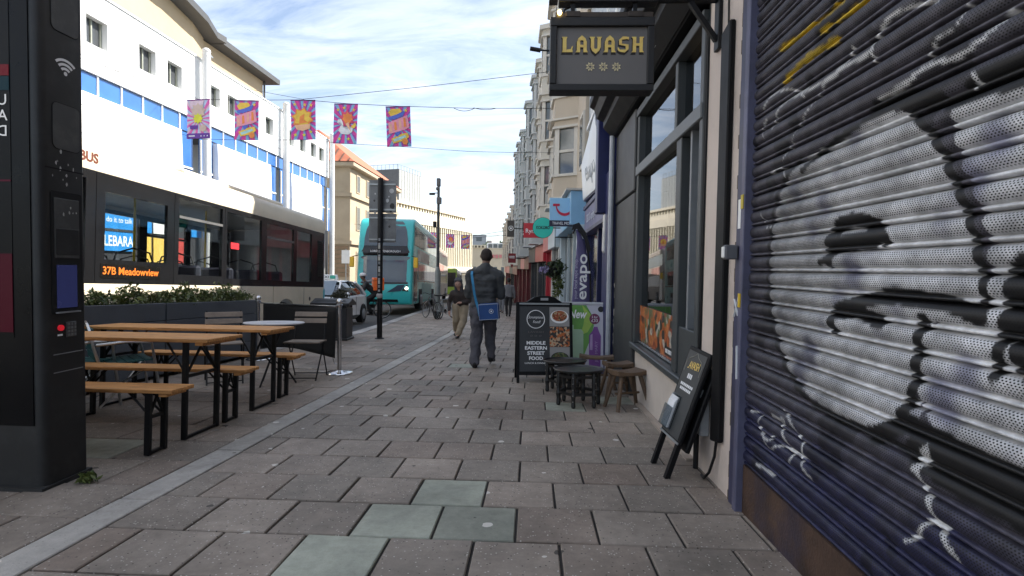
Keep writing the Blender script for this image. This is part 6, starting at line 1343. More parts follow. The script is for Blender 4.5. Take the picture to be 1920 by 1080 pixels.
# hanging basket
hb = thing('hanging_basket', 'hanging basket of dark foliage with lilac flowers outside red shop', 'plant', (0.55,15.0,gz(15)+1.6))
bc = onY(1040,505,15.0)
obj('foliage', foliage(900,0.40,0.36,0.34,0.055,leaf_mat('basket_leaf',(0.012,0.025,0.008),(0.05,0.08,0.025)),91), None, hb, loc=bc-Vector(hb.location))
obj('trailing_foliage', foliage(420,0.22,0.22,0.48,0.05,leafm,93), None, hb, loc=bc-Vector(hb.location)+Vector((0.10,0,-0.45)))
lil = leaf_mat('lilac_petal', (0.20,0.16,0.32), (0.45,0.40,0.60)); obj('flowers', foliage(140,0.20,0.2,0.16,0.045,lil,95), None, hb, loc=bc-Vector(hb.location)+Vector((-0.30,-0.10,-0.02)))
obj('basket', MB().lathe([(0.03,-0.25),(0.18,-0.15),(0.25,0.05)], n=14), black_metal, hb, loc=bc-Vector(hb.location))
obj('chain', MB().tube([(0,0,0.2),(0,0,0.9)],0.008,5), black_metal, hb, loc=bc-Vector(hb.location)); obj('bracket', MB().tube([(0,0,0.9),(0.55,0,0.9)],0.015,6), black_metal, hb, loc=bc-Vector(hb.location))
# ================================================================== PEOPLE
def capsule(mb, p0, p1, r0, r1, n=14):
    p0, p1 = Vector(p0), Vector(p1); d = p1-p0; L = d.length; t = d.normalized() if L > 1e-6 else Vector((0,0,1))
    path, rr = [], []
    for k in range(5): a = PI/2*(1-k/4); path.append(p0-t*r0*math.sin(a)); rr.append(max(0.001, r0*math.cos(a)))
    for k in range(1, 5): path.append(p0+d*k/5); rr.append(r0+(r1-r0)*k/5)
    for k in range(5): a = PI/2*k/4; path.append(p1+t*r1*math.sin(a)); rr.append(max(0.001, r1*math.cos(a)))
    mb.tube(path, rr, n)
def fused(name, parts, mat, parent, voxel=0.012, smooth_it=6, fold=0.0, fscale=9.0, zstretch=0.5, mats=None):
    """closed shapes fused into one continuous surface"""
    mb = MB()
    for p in parts:
        if p[0] == 'c': capsule(mb, *p[1:])
        else: mb.ball(p[1], p[2], 18, 12)
    me = mb.mesh(name); o = bpy.data.objects.new(name, me); COL.objects.link(o)
    r_ = o.modifiers.new('Remesh', 'REMESH'); r_.mode = 'VOXEL'; r_.voxel_size = voxel
    s_ = o.modifiers.new('Smooth', 'SMOOTH'); s_.factor = 0.5; s_.iterations = smooth_it
    dg = bpy.context.evaluated_depsgraph_get(); dg.update()
    me2 = bpy.data.meshes.new_from_object(o.evaluated_get(dg)); bpy.data.objects.remove(o); bpy.data.meshes.remove(me)
    if fold:
        sd = Vector((hash(name) % 17, 3, 7)); nrm = [v.normal.copy() for v in me2.vertices]
        for v, nv in zip(me2.vertices, nrm):
            q = Vector((v.co.x, v.co.y, v.co.z*zstretch*2))*fscale
            v.co += nv*(fold*(noise.noise(q+sd)+0.5*abs(noise.noise(q*2.3+sd))))
    me2.materials.clear(); me2.materials.append(mat); me2.name = name
    return obj(name, me2, None, parent, smooth='all')
def lerp(a, b, t): return Vector(a)*(1-t)+Vector(b)*t
def hand_parts(wrist, tip_dir, palm_n, side, sc=1.0, curl=0.5):
    """palm, four curled fingers of different length and a thumb leaving the side of the palm"""
    w_ = Vector(wrist); d = Vector(tip_dir).normalized(); n = Vector(palm_n); n = (n-d*n.dot(d)).normalized(); s = d.cross(n)*side
    out = [('c', w_, w_+d*0.05*sc, 0.026*sc, 0.032*sc), ('c', w_+d*0.05*sc-s*0.02*sc, w_+d*0.08*sc+s*0.02*sc, 0.022*sc, 0.022*sc)]
    for k, ln in enumerate((0.066,0.076,0.071,0.056)):
        b0 = w_+d*0.085*sc+s*(0.030-0.020*k)*sc; b1 = b0+(d*(1-curl*0.4)+n*curl*0.5).normalized()*ln*0.5*sc; b2 = b1+(d*(1-curl)+n*curl*1.2).normalized()*ln*0.5*sc
        out += [('c', b0, b1, 0.0095*sc, 0.009*sc), ('c', b1, b2, 0.009*sc, 0.0075*sc)]
    t0 = w_+d*0.025*sc+s*0.028*sc; t1 = t0+(d*0.6+s*0.8).normalized()*0.035*sc; t2 = t1+(d*0.9+n*0.4).normalized()*0.03*sc
    out += [('c', t0, t1, 0.012*sc, 0.011*sc), ('c', t1, t2, 0.011*sc, 0.008*sc)]
    return out
def person(name, label, loc, rz, J, skin, top_mat, leg_mat, shoe_mat, hair_mat, look=(0,1,0), build=1.0, group=None, hair='short', fold=0.006, loose=1.0, arm=1.0, top_len=0.0, voxel=0.012):
    """J: joints in local space; faces local +Y"""
    t = thing(name, label, 'person', loc, (0,0,rz), group); V = {k: Vector(v) for k, v in J.items()}; b = build
    f = Vector(look).normalized(); upv = (V['head']-V['neck']).normalized(); sd = f.cross(upv).normalized(); hc = V['head']
    body = [('e', hc, (0.086,0.096,0.112)), ('c', hc+f*0.018-upv*0.06, hc+f*0.035-upv*0.075, 0.055, 0.045), ('c', V['neck']-upv*0.05, hc-upv*0.05, 0.060, 0.058), ('c', hc+f*0.082+upv*0.005, hc+f*0.100-upv*0.028, 0.010, 0.015),
            ('c', hc+f*0.070-sd*0.035+upv*0.028, hc+f*0.070+sd*0.035+upv*0.028, 0.014, 0.014), ('c', hc+f*0.075-sd*0.02-upv*0.058, hc+f*0.075+sd*0.02-upv*0.058, 0.011, 0.011)]
    for s in (-1, 1): body.append(('e', hc+sd*s*0.088-upv*0.005-f*0.005, (0.014,0.020,0.030)))
    for s, n_ in ((-1,'l'),(1,'r')):
        sh, el, wr = V['sh_'+n_], V['el_'+n_], V['wr_'+n_]; body += [('c', V['neck']-upv*0.08, sh, 0.035, 0.04), ('c', sh, el, 0.042, 0.034), ('c', el, wr, 0.034, 0.025)]
        hd = (wr-el).normalized()*0.8+Vector(J.get('hd_'+n_, (0,0,-0.3))); body += hand_parts(wr+hd.normalized()*0.01, hd, J.get('pn_'+n_, (-s,0.2,0)), s)
        body += [('c', V['hip_'+n_], V['kn_'+n_], 0.062, 0.048), ('c', V['kn_'+n_], V['an_'+n_], 0.046, 0.034), ('c', V['an_'+n_], V['toe_'+n_], 0.032, 0.025)]
    body += [('c', V['neck']-upv*0.12+f*0.02, V['pelvis'], 0.06, 0.07)]
    fused('body', body, skin, t, voxel*0.75, 3)
    top = []
    sh_m = (V['sh_l']+V['sh_r'])/2
    for k in range(6):
        u = k/5; c = lerp(sh_m-Vector((0,0,0.06)), V['pelvis'], u); hwid = (0.15-0.035*math.sin(u*PI*0.9)+0.01*u)*b
        top.append(('c', c-sd_x(V)*hwid*0.62, c+sd_x(V)*hwid*0.62, 0.105*b, 0.105*b))
    if top_len: top.append(('c', V['pelvis']-sd_x(V)*0.10-Vector((0,0,top_len)), V['pelvis']+sd_x(V)*0.10-Vector((0,0,top_len)), 0.11*b, 0.11*b))
    top += [('c', V['neck']-upv*0.045, sh_m-Vector((0,0,0.04)), 0.078, 0.10)]
    for n_ in 'lr':
        sh, el, wr = V['sh_'+n_], V['el_'+n_], V['wr_'+n_]
        top += [('c', V['neck']-upv*0.06, sh, 0.07*b, 0.068*b*arm), ('c', sh, el, 0.070*b*arm, 0.056*b*arm), ('c', el, lerp(el, wr, 0.93), 0.055*b*arm, 0.040*b*arm)]
    fused('jacket', top, top_mat, t, voxel, 5, fold)
    legs = [('c', V['pelvis']-sd_x(V)*0.08, V['pelvis']+sd_x(V)*0.08, 0.105*b, 0.105*b)]
    for n_ in 'lr':
        hp, kn, an = V['hip_'+n_], V['kn_'+n_], V['an_'+n_]
        legs += [('c', hp, kn, 0.092*b*loose, 0.070*b*loose), ('c', kn, lerp(kn, an, 0.96), 0.068*b*loose, 0.055*b*loose)]
    fused('trousers', legs, leg_mat, t, voxel, 4, fold*1.3, 8)
    for n_ in 'lr':
        an, toe = V['an_'+n_], V['toe_'+n_]; dv = (toe-an); dv = Vector((dv.x, dv.y, 0)).normalized() if Vector((dv.x,dv.y,0)).length > 1e-4 else Vector((0,1,0))
        fused('shoe', [('c', an-Vector((0,0,0.02))-dv*0.03, an-Vector((0,0,0.045))-dv*0.02, 0.046, 0.045), ('c', an-dv*0.02-Vector((0,0,0.04)), toe-Vector((0,0,0.0)), 0.042, 0.034)], shoe_mat, t, 0.009, 3)
    if hair == 'short':
        hp_ = [('e', hc-f*0.010+upv*0.022, (0.090,0.094,0.100)), ('e', hc-f*0.035-upv*0.012, (0.078,0.066,0.084))]
        fused('hair', hp_, hair_mat, t, 0.010, 3, 0.003, 60)
    elif hair == 'hood':
        m = MB(); 
        hp_ = [('e', hc-f*0.03+upv*0.03, (0.105,0.095,0.115)), ('c', hc-f*0.05-upv*0.06, V['neck']-f*0.04-upv*0.05, 0.085, 0.11), ('c', hc+sd*0.085-upv*0.03, V['neck']+sd*0.06+f*0.02-upv*0.03, 0.03, 0.05), ('c', hc-sd*0.085-upv*0.03, V['neck']-sd*0.06+f*0.02-upv*0.03, 0.03, 0.05), ('c', hc-sd*0.07+upv*0.09+f*0.02, hc+sd*0.07+upv*0.09+f*0.02, 0.03, 0.03)]
        fused('hood', hp_, hair_mat, t, 0.010, 4, 0.004, 14)
    for s in (-1, 1):
        obj('eye', MB().ball(hc+f*0.079+sd*s*0.032+upv*0.008, 0.0115, 8, 6), M('eye_dark', (0.03,0.02,0.02), 0.2), t)
    obj('mouth', MB().tube([hc+f*0.086-sd*0.022-upv*0.055, hc+f*0.091-upv*0.057, hc+f*0.086+sd*0.022-upv*0.055], 0.005, 6), M('lip', (0.30,0.12,0.10), 0.5), t)
    return t
def sd_x(V): v = V['sh_r']-V['sh_l']; v.z = 0; return v.normalized()
skin_d = M('skin_dark', (0.15,0.08,0.055), 0.5, 0, 0.1); skin_l = M('skin_light', (0.46,0.27,0.20), 0.5, 0, 0.1); hair_b = M('hair_black', (0.012,0.009,0.008), 0.7, 0, 0.3, 40, bump=0.4, bscale=200)
jk = M('jacket_charcoal', (0.052,0.056,0.060), 0.75, 0, 0.12, 8, bump=0.3, bscale=90); tr_g = M('trousers_slate', (0.085,0.082,0.095), 0.85, 0, 0.15, 6, bump=0.3, bscale=120); shoe_b = M('shoe_black', (0.012,0.012,0.013), 0.5)
# man with the blue bag walking away (faces +Y)
man = person('person', 'person walking away in charcoal jacket with blue shoulder bag', (-0.755,8.22,gz(8.22)), 0.0,
    dict(head=(0.035,0.03,1.705), neck=(0.03,-0.005,1.575), pelvis=(0.0,0.0,0.93), sh_l=(-0.20,0.0,1.41), sh_r=(0.225,0.0,1.41), el_l=(-0.235,0.04,1.10), el_r=(0.275,0.06,1.10), wr_l=(-0.13,0.26,1.05), wr_r=(0.12,0.30,1.14),
         hip_l=(-0.095,0,0.90), hip_r=(0.10,0,0.90), kn_l=(-0.10,-0.03,0.49), kn_r=(0.105,0.16,0.52), an_l=(-0.10,-0.20,0.09), an_r=(0.12,0.12,0.13), toe_l=(-0.11,-0.04,0.035), toe_r=(0.15,0.27,0.055)),
    skin_d, jk, tr_g, shoe_b, M('hair_brown_black', (0.022,0.013,0.010), 0.8, 0, 0.3, 60, bump=0.5, bscale=300), build=1.06, fold=0.022, loose=1.24, arm=1.16, top_len=0.12)
bag_blue = M('bag_blue', (0.010,0.06,0.22), 0.45, 0, 0.1, 6, bump=0.15, bscale=150); strap_b = M('strap_blue', (0.02,0.21,0.42), 0.6, 0, 0.1); pip = M('piping_white', (0.5,0.55,0.62), 0.5)
bag = thing('shoulder_bag', 'blue messenger bag with round star emblem on the walker', 'bag', (-0.755,8.22,gz(8.22)+0.85))
bg_c = Vector((-0.645,8.0,gz(8.22)+0.865))
bgm = obj('bag_body', MB().box(-0.155,0.155,-0.055,0.055,-0.125,0.125), bag_blue, None, bevel=0.03, seg=3, smooth=True, loc=bg_c-bag.location, rot=(0.05,-0.09,-0.12)); bgm.parent = bag
o = obj('flap', MB().box(-0.150,0.150,-0.066,-0.057,-0.115,0.120), bag_blue, bgm, bevel=0.008, seg=2)
m = MB(); m.tube([(-0.147,-0.067,-0.112),(0.147,-0.067,-0.112),(0.147,-0.067,0.117),(-0.147,-0.067,0.117)], 0.004, 6, closed=True); obj('piping', m, pip, bgm)
obj('emblem', MB().tube([(0.045+0.032*math.cos(k*PI/10),-0.068,0.01+0.032*math.sin(k*PI/10)) for k in range(20)], 0.004, 5, closed=True), pip, bgm)
m = MB(); sp5 = [(0.045+(0.020 if k % 2 == 0 else 0.008)*math.sin(k*PI/5),-0.067,0.01+(0.020 if k % 2 == 0 else 0.008)*math.cos(k*PI/5)) for k in range(10)]; m.add(sp5+[(0.045,-0.067,0.01)], [(k,(k+1)%10,10) for k in range(10)]); obj('emblem_star', m, white_letter, bgm, solid=0.002)
zb = gz(8.22); sp_pts = [(-0.93,8.16,1.47),(-0.925,8.09,1.42),(-0.90,8.045,1.28),(-0.875,8.04,1.12),(-0.845,8.04,1.00),(-0.81,8.03,0.90),(-0.79,8.02,0.80)]
m = MB()
for a, b_ in zip(sp_pts, sp_pts[1:]): m.bar((a[0],a[1]-0.012,a[2]+zb),(b_[0],b_[1]-0.012,b_[2]+zb-0.004),0.036,0.006,(0,-1,0.2))
o = obj('strap', m, strap_b, None); under(o, bag)
m = MB(); m.bar((-0.93,8.16,1.47+zb),(-0.87,8.27,1.47+zb),0.045,0.008); m.bar((-0.87,8.27,1.465+zb),(-0.62,8.38,1.0+zb),0.045,0.008); o = obj('front_strap', m, strap_b, None); under(o, bag)
# hooded walker coming toward the camera (faces -Y: rz = pi)
brown_t = M('jacket_dark_brown', (0.040,0.030,0.027), 0.8, 0, 0.3, 10, bump=0.4, bscale=80); beige_t = M('trousers_beige', (0.36,0.29,0.20), 0.85, 0, 0.12, 6, bump=0.3, bscale=100); hood_g = M('hood_grey', (0.075,0.075,0.08), 0.85, 0, 0.15, 8)
wm = person('person', 'person in grey hood, brown jacket and beige trousers walking toward camera', (-1.77,13.0,gz(13.0)), PI,
    dict(head=(0.02,0.20,1.34), neck=(0.01,0.10,1.18), pelvis=(-0.02,0.0,0.80), sh_l=(-0.165,0.07,1.12), sh_r=(0.17,0.06,1.10), el_l=(-0.26,0.02,0.90), el_r=(0.27,0.0,0.86), wr_l=(-0.06,0.17,0.87), wr_r=(0.24,0.14,0.66),
         hip_l=(-0.10,0,0.78), hip_r=(0.07,0,0.78), kn_l=(-0.10,0.08,0.44), kn_r=(0.10,-0.02,0.43), an_l=(0.02,0.16,0.09), an_r=(0.13,-0.30,0.15), toe_l=(0.03,0.31,0.035), toe_r=(0.14,-0.17,0.05), hd_l=(0.6,0.1,0), pn_l=(0,0.3,-1)),
    skin_l, brown_t, beige_t, shoe_b, hood_g, look=(0.05,0.92,-0.35), build=0.98, hair='hood', loose=1.35, fold=0.010)
obj('glasses', MB().tube([(0.02+0.055*math.cos(k*PI/6-PI/2) if False else -0.035+0.07*k/6,0.285-0.004*abs(k-3),1.345) for k in range(7)], 0.007, 6), black_metal, wm)
# walker further off, seen from behind
person('person', 'distant person in grey top and black trousers seen from behind', (-1.06,23.7,gz(23.7)), 0.0,
    dict(head=(0.0,0.03,1.62), neck=(0,0,1.44), pelvis=(0,0,0.92), sh_l=(-0.19,0,1.35), sh_r=(0.19,0,1.35), el_l=(-0.25,-0.02,1.08), el_r=(0.26,0.0,1.07), wr_l=(-0.22,0.16,0.92), wr_r=(0.27,0.05,0.84),
         hip_l=(-0.09,0,0.90), hip_r=(0.09,0,0.90), kn_l=(-0.09,0.10,0.50), kn_r=(0.09,-0.05,0.49), an_l=(-0.07,0.12,0.10), an_r=(0.07,-0.26,0.14), toe_l=(-0.07,0.27,0.04), toe_r=(0.08,-0.13,0.05)),
    skin_d, M('top_grey', (0.14,0.145,0.155), 0.8), M('trousers_black', (0.012,0.012,0.014), 0.8), shoe_b, hair_b, voxel=0.018)
person('person', 'far person in pale grey clothes half hidden by the walking man', (-1.62,28.2,gz(28.2)), PI*0.95,
    dict(head=(0.0,0.03,1.60), neck=(0,0,1.42), pelvis=(0,0,0.90), sh_l=(-0.18,0,1.33), sh_r=(0.18,0,1.33), el_l=(-0.24,-0.02,1.06), el_r=(0.24,0.0,1.06), wr_l=(-0.24,0.12,0.86), wr_r=(0.25,0.06,0.84),
         hip_l=(-0.09,0,0.88), hip_r=(0.09,0,0.88), kn_l=(-0.09,0.08,0.48), kn_r=(0.09,-0.03,0.48), an_l=(-0.08,0.10,0.09), an_r=(0.08,-0.20,0.12), toe_l=(-0.08,0.25,0.04), toe_r=(0.08,-0.06,0.05)),
    skin_l, M('top_pale', (0.30,0.32,0.34), 0.8), M('trousers_pale', (0.22,0.23,0.25), 0.8), shoe_b, hair_b, voxel=0.02)
# delivery rider
bd = R(205); rearw = Vector((-6.02,21.2,0)); bc_ = rearw+Vector((math.cos(bd),math.sin(bd),0))*0.52; bz = gz(21.2)+road_dz(21.2)
bicycle('black delivery bicycle under the rider by the turquoise bus', (bc_.x,bc_.y,bz), bd, (0.015,0.015,0.015), group=None, lean=0.0)
dk_cl = M('rider_black', (0.014,0.014,0.015), 0.8, 0, 0.2, 8)
rd_ = person('person', 'delivery rider in black with white helmet on the bicycle', (bc_.x,bc_.y,bz), bd-PI/2,
    dict(head=(0,0.26,1.66), neck=(0,0.17,1.48), pelvis=(0,-0.22,1.02), sh_l=(-0.19,0.12,1.40), sh_r=(0.19,0.12,1.40), el_l=(-0.27,0.26,1.18), el_r=(0.27,0.26,1.18), wr_l=(-0.25,0.36,1.03), wr_r=(0.25,0.36,1.03),
         hip_l=(-0.09,-0.22,0.98), hip_r=(0.09,-0.22,0.98), kn_l=(-0.12,0.16,0.74), kn_r=(0.12,0.10,0.60), an_l=(-0.12,-0.02,0.36), an_r=(0.12,-0.10,0.20), toe_l=(-0.12,0.12,0.33), toe_r=(0.12,0.05,0.17)),
    skin_d, dk_cl, dk_cl, shoe_b, hair_b, voxel=0.018, build=1.1, arm=1.1, loose=1.1)
hm = thing('cycle_helmet', 'white and black cycle helmet on the delivery rider', 'helmet', (bc_.x,bc_.y,bz+1.7), (0,0,bd-PI/2))
obj('shell', MB().ball((0,0.25,0.04),(0.105,0.135,0.09),16,10), M('helmet_white', (0.6,0.6,0.6), 0.35), hm, smooth='all'); obj('vent_band', MB().box(-0.107,0.107,0.16,0.30,-0.03,0.0), black_metal, hm, bevel=0.01)
bxo = thing('delivery_box', 'orange insulated delivery box on the rider\'s back', 'delivery box', (bc_.x,bc_.y,bz+1.15), (0,0,bd-PI/2))
org = M('box_orange', (0.75,0.13,0.015), 0.5, 0, 0.08, 5)
bo = obj('box', MB().box(-0.24,0.24,-0.55,-0.13,-0.02,0.48), org, bxo, bevel=0.025, seg=2); obj('lid_seam', MB().box(-0.243,0.243,-0.553,-0.127,0.36,0.375), M('seam_dark', (0.2,0.04,0.01), 0.6), bxo)
obj('logo', MB().disc((0.246,-0.34,0.20),(1,0,0),0.07,14), M('pale_orange', (0.8,0.45,0.3), 0.5), bxo); obj('logo', MB().disc((-0.246,-0.34,0.20),(-1,0,0),0.07,14), M('pale_orange', (0,0,0)), bxo)
for s in (-1, 1): obj('strap', MB().tube([(s*0.14,-0.13,0.40),(s*0.15,0.10,0.34),(s*0.16,0.16,0.15),(s*0.14,-0.13,0.02)],0.014,6), M('grey_strap', (0.3,0.3,0.3), 0.7), bxo)
# ================================================================== BOARDS, STOOLS, TABLES BY THE RESTAURANT
ab = thing('pavement_board', 'black pavement board reading Middle Eastern street food with food photos', 'sandwich board', (0.16,7.0,gz(7.0)), (SA,0,0.10))
W2 = 0.33
chalk = M('board_face', (0.030,0.032,0.035), 0.4, 0, 0.1, 3)
for s in (-1, 1):
    # s=-1 faces the camera
    tilt = 0.16
    pr = lambda x, z, d=0.0: (x, s*(0.20-tilt*z*0.9-d*-1 if False else 0.20-0.165*z)+s*d, z)
    obj('panel', MB().prism([pr(-W2,0.12),pr(W2,0.12),pr(W2,1.0),pr(-W2,1.0)], (0,s*0.012,0)), chalk, ab)
    for x0, x1, z0, z1 in ((-W2-0.035,-W2,0.0,1.03),(W2,W2+0.035,0.0,1.03),(-W2,W2,0.10,0.145),(-W2,W2,0.985,1.03)):
        obj('frame_bar', MB().prism([pr(x0,z0,0.004),pr(x1,z0,0.004),pr(x1,z1,0.004),pr(x0,z1,0.004)], (0,s*0.022,0)), black_paint, ab, bevel=0.003)
obj('silver_strip', MB().box(-W2,W2,-0.062,-0.057,1.0,1.022), galv, ab)
obj('handle', MB().prism([(-0.24,-0.04,1.03),(0.24,-0.04,1.03),(0.13,-0.04,1.10),(0.06,-0.04,1.115),(-0.06,-0.04,1.115),(-0.13,-0.04,1.10)], (0,0.08,0)), black_paint, ab, bevel=0.008)
obj('handle_slot', MB().box(-0.05,0.05,-0.043,0.043,1.055,1.088), M('slot_light', (0.35,0.35,0.36), 0.5), ab)
u_ = Vector((0,0.165,1)).normalized()
def bpt(x, z): return (x, -(0.20-0.165*z)-0.0155, z)
def btext(txt, x, z, size, fit, mat=white_letter, **kw): return text('lettering', txt, size, mat, ab, bpt(x, z), (1,0,0), u_, fit=fit, **kw)
btext('MIDDLE', -0.115, 0.505, 0.060, 0.245, bold=0.002); btext('EASTERN', -0.115, 0.44, 0.060, 0.285, bold=0.002); btext('STREET', -0.115, 0.375, 0.060, 0.225, bold=0.002); btext('FOOD', -0.115, 0.31, 0.060, 0.18, bold=0.002); btext('LUNCH & DINNER', -0.115, 0.25, 0.032, 0.29)
btext('Scrumptious', -0.115, 0.835, 0.05, 0.20, shear=0.25); btext('Food!', -0.105, 0.775, 0.05, 0.10, shear=0.25)
obj('chalk_ring', MB().tube([bpt(-0.115+0.115*math.cos(k*PI/15), 0.81+0.115*math.sin(k*PI/15)) for k in range(30)], 0.0055, 5, closed=True), white_letter, ab)
btext('LAVASH', -0.115, 0.645, 0.035, 0.2, M('faint_letter', (0.12,0.11,0.10), 0.6)); btext('o o o', -0.115, 0.60, 0.04, 0.15, M('faint_letter', (0,0,0)))
def food_mat(name, cols, sc):
    m = bpy.data.materials.new(name); m.use_nodes = True; t = m.node_tree; b = t.nodes['Principled BSDF']; tcn = nn(t, 'ShaderNodeTexCoord'); v = nn(t, 'ShaderNodeTexVoronoi', i_Scale=sc); t.links.new(tcn.outputs['Object'], v.inputs['Vector']); s_ = nn(t, 'ShaderNodeSeparateColor'); t.links.new(v.outputs['Color'], s_.inputs[0]); rp = nn(t, 'ShaderNodeValToRGB'); rp.color_ramp.interpolation = 'CONSTANT'
    for i, c_ in enumerate(cols): e = rp.color_ramp.elements[i] if i < 2 else rp.color_ramp.elements.new(0.5); e.color = c_+(1,)
    for i, e in enumerate(rp.color_ramp.elements): e.position = i/len(cols)
    for i, c_ in enumerate(cols): rp.color_ramp.elements[i].color = c_+(1,)
    t.links.new(s_.outputs[0], rp.inputs[0]); t.links.new(rp.outputs[0], b.inputs['Base Color']); b.inputs['Roughness'].default_value = 0.3; MATS[name] = m; return m
photo_bg = M('photo_ground', (0.30,0.29,0.28), 0.35, 0, 0.1)
FM = [food_mat('food_red', [(0.30,0.04,0.02),(0.42,0.30,0.18),(0.12,0.05,0.02),(0.35,0.12,0.04)], 55), food_mat('food_kebab', [(0.45,0.12,0.03),(0.12,0.05,0.03),(0.50,0.35,0.22),(0.03,0.03,0.03)], 42), food_mat('food_green', [(0.06,0.10,0.03),(0.02,0.03,0.015),(0.14,0.16,0.06),(0.10,0.05,0.02)], 60)]
for i, (z0, z1) in enumerate(((0.72,0.97),(0.46,0.715),(0.16,0.455))):
    ph_ = obj('food_photo', MB().prism([bpt(0.065,z0),bpt(0.325,z0),bpt(0.325,z1),bpt(0.065,z1)], (0,-0.001,0)), photo_bg if i != 1 else FM[1], ab)
    cz_ = (z0+z1)/2
    if i != 1:
        obj('plate', MB().add([bpt(0.195+0.12*math.cos(k*PI/12), cz_+0.085*math.sin(k*PI/12)) for k in range(24)], [tuple(range(24))]), white_letter if i == 0 else black_letter, ph_, loc=(0,-0.0025,0))
        obj('dish', MB().add([bpt(0.195+0.10*math.cos(k*PI/12), cz_+0.01+0.07*math.sin(k*PI/12)) for k in range(24)], [tuple(range(24))]), FM[i], ph_, loc=(0,-0.004,0))
# second board
nb = thing('pavement_board', 'white framed pavement board reading New with green and purple poster', 'sandwich board', (0.74,7.72,gz(7.72)), (SA,0,0.0))
wf = M('frame_white', (0.55,0.56,0.58), 0.45, 0.2, 0.05); W3 = 0.33
def npt(x, z, d=0.0): return (x, -(0.18-0.15*z)-d, z)
for s in (-1, 1): obj('panel', MB().prism([(-W3,s*(0.18-0.15*0.08),0.08),(W3,s*(0.18-0.15*0.08),0.08),(W3,s*0.03,1.0),(-W3,s*0.03,1.0)], (0,-s*0.01,0)), M('poster_pale', (0.55,0.54,0.60), 0.4, 0, 0.03), nb)
for x0, x1, z0, z1 in ((-W3-0.03,-W3,0,1.03),(W3,W3+0.03,0,1.03),(-W3,W3,0.06,0.10),(-W3,W3,1.0,1.03)): obj('frame_bar', MB().prism([npt(x0,z0,-0.008),npt(x1,z0,-0.008),npt(x1,z1,-0.008),npt(x0,z1,-0.008)], (0,-0.022,0)), wf, nb)
def blobp(name, pts, mat, d): return obj(name, MB().prism([npt(x,z,d) for x, z in pts], (0,-0.0008,0)), mat, nb)
gcol = M('poster_green', (0.13,0.33,0.06), 0.4, 0, 0.15, 6); gl2 = M('poster_lime', (0.33,0.50,0.08), 0.4); pur = M('poster_purple', (0.20,0.06,0.28), 0.4, 0, 0.2, 5); lil2 = M('poster_lilac', (0.42,0.28,0.50), 0.4)
blobp('poster_shape', [(-0.32,0.11),(-0.06,0.11),(0.02,0.3),(0.10,0.5),(0.15,0.7),(0.12,0.85),(0.04,0.985),(-0.32,0.985)], gcol, 0.001)
blobp('poster_shape', [(-0.05,0.55),(0.06,0.6),(0.13,0.72),(0.10,0.86),(0.0,0.97),(-0.02,0.985),(0.02,0.85),(0.0,0.7)], gl2, 0.002)
blobp('poster_bottle', [(-0.19,0.12),(0.0,0.12),(0.0,0.60),(-0.03,0.64),(-0.14,0.64),(-0.14,0.70),(-0.19,0.70)], M('poster_mint', (0.36,0.52,0.36), 0.4, 0, 0.1), 0.003)
blobp('poster_bottle', [(0.08,0.12),(0.24,0.12),(0.25,0.55),(0.22,0.62),(0.20,0.68),(0.15,0.68),(0.13,0.62),(0.08,0.56)], pur, 0.003)
blobp('poster_bottle', [(0.09,0.35),(0.13,0.35),(0.13,0.58),(0.10,0.56)], lil2, 0.004)
blobp('poster_badge', [(0.16+0.075*math.cos(k*PI/10),0.79+0.075*math.sin(k*PI/10)) for k in range(20)], M('badge_purple', (0.16,0.02,0.08), 0.4), 0.004)
blobp('poster_badge', [(0.25+0.042*math.cos(k*PI/10),0.93+0.042*math.sin(k*PI/10)) for k in range(20)], black_letter, 0.003)
u3 = Vector((0,0.15,1)).normalized()
def ntext(txt, x, z, size, fit, mat=white_letter, **kw): return text('lettering', txt, size, mat, nb, npt(x, z, 0.006), (1,0,0), u3, fit=fit, **kw)
ntext('New', -0.09, 0.85, 0.17, 0.26, shear=0.25, bold=0.004); ntext('3 for', 0.16, 0.815, 0.05, 0.085); ntext('£33', 0.16, 0.765, 0.06, 0.09); 
text('lettering', 'JET MARY', 0.055, lil2, nb, npt(0.185,0.33,0.006), u3, (-1,0,0), fit=0.30)
# feather flag
ff = thing('feather_flag', 'tall purple feather flag reading evapo your local vape shop', 'flag', (0.80,9.0,gz(9.0)))
fx0, fy = 0.63, 9.0
prof_f = [(0.64,-0.10),(0.66,0.5),(0.69,1.0),(0.72,1.4),(0.73,1.65),(0.71,1.85)]; prof_r = [(0.97,-0.10),(0.965,0.5),(0.95,1.0),(0.91,1.4),(0.85,1.65),(0.76,1.85)]
m = MB(); n = len(prof_f)
for j in range(n):
    for i in range(5): u = i/4; m.v.append((prof_f[j][0]*(1-u)+prof_r[j][0]*u, fy+0.02*math.sin(u*PI+j), prof_f[j][1]*(1-u)+prof_r[j][1]*u))
for j in range(n-1):
    for i in range(4): a = j*5+i; m.f.append((a,a+1,a+6,a+5))
fcol = M('flag_purple', (0.105,0.09,0.20), 0.7, 0, 0.08, 4)
P('fabric', m, fcol, ff, smooth='all', solid=0.003)
P('pole', MB().tube([(0.99,fy,gz(9)),(0.985,fy,0.6),(0.97,fy,1.0),(0.93,fy,1.42),(0.87,fy,1.68),(0.77,fy,1.89),(0.70,fy,1.87),(0.66,fy,1.78)], 0.014, 8), black_metal, ff, smooth=True)
P('pole_sleeve', MB().prism([(0.73,fy-0.012,1.86),(0.87,fy-0.012,1.66),(0.93,fy-0.012,1.44),(0.97,fy-0.012,1.52),(0.88,fy-0.012,1.80),(0.76,fy-0.012,1.97),(0.66,fy-0.012,1.93),(0.64,fy-0.012,1.84)], (0,0.02,0)), M('sleeve_black', (0.012,0.012,0.014), 0.7), ff)
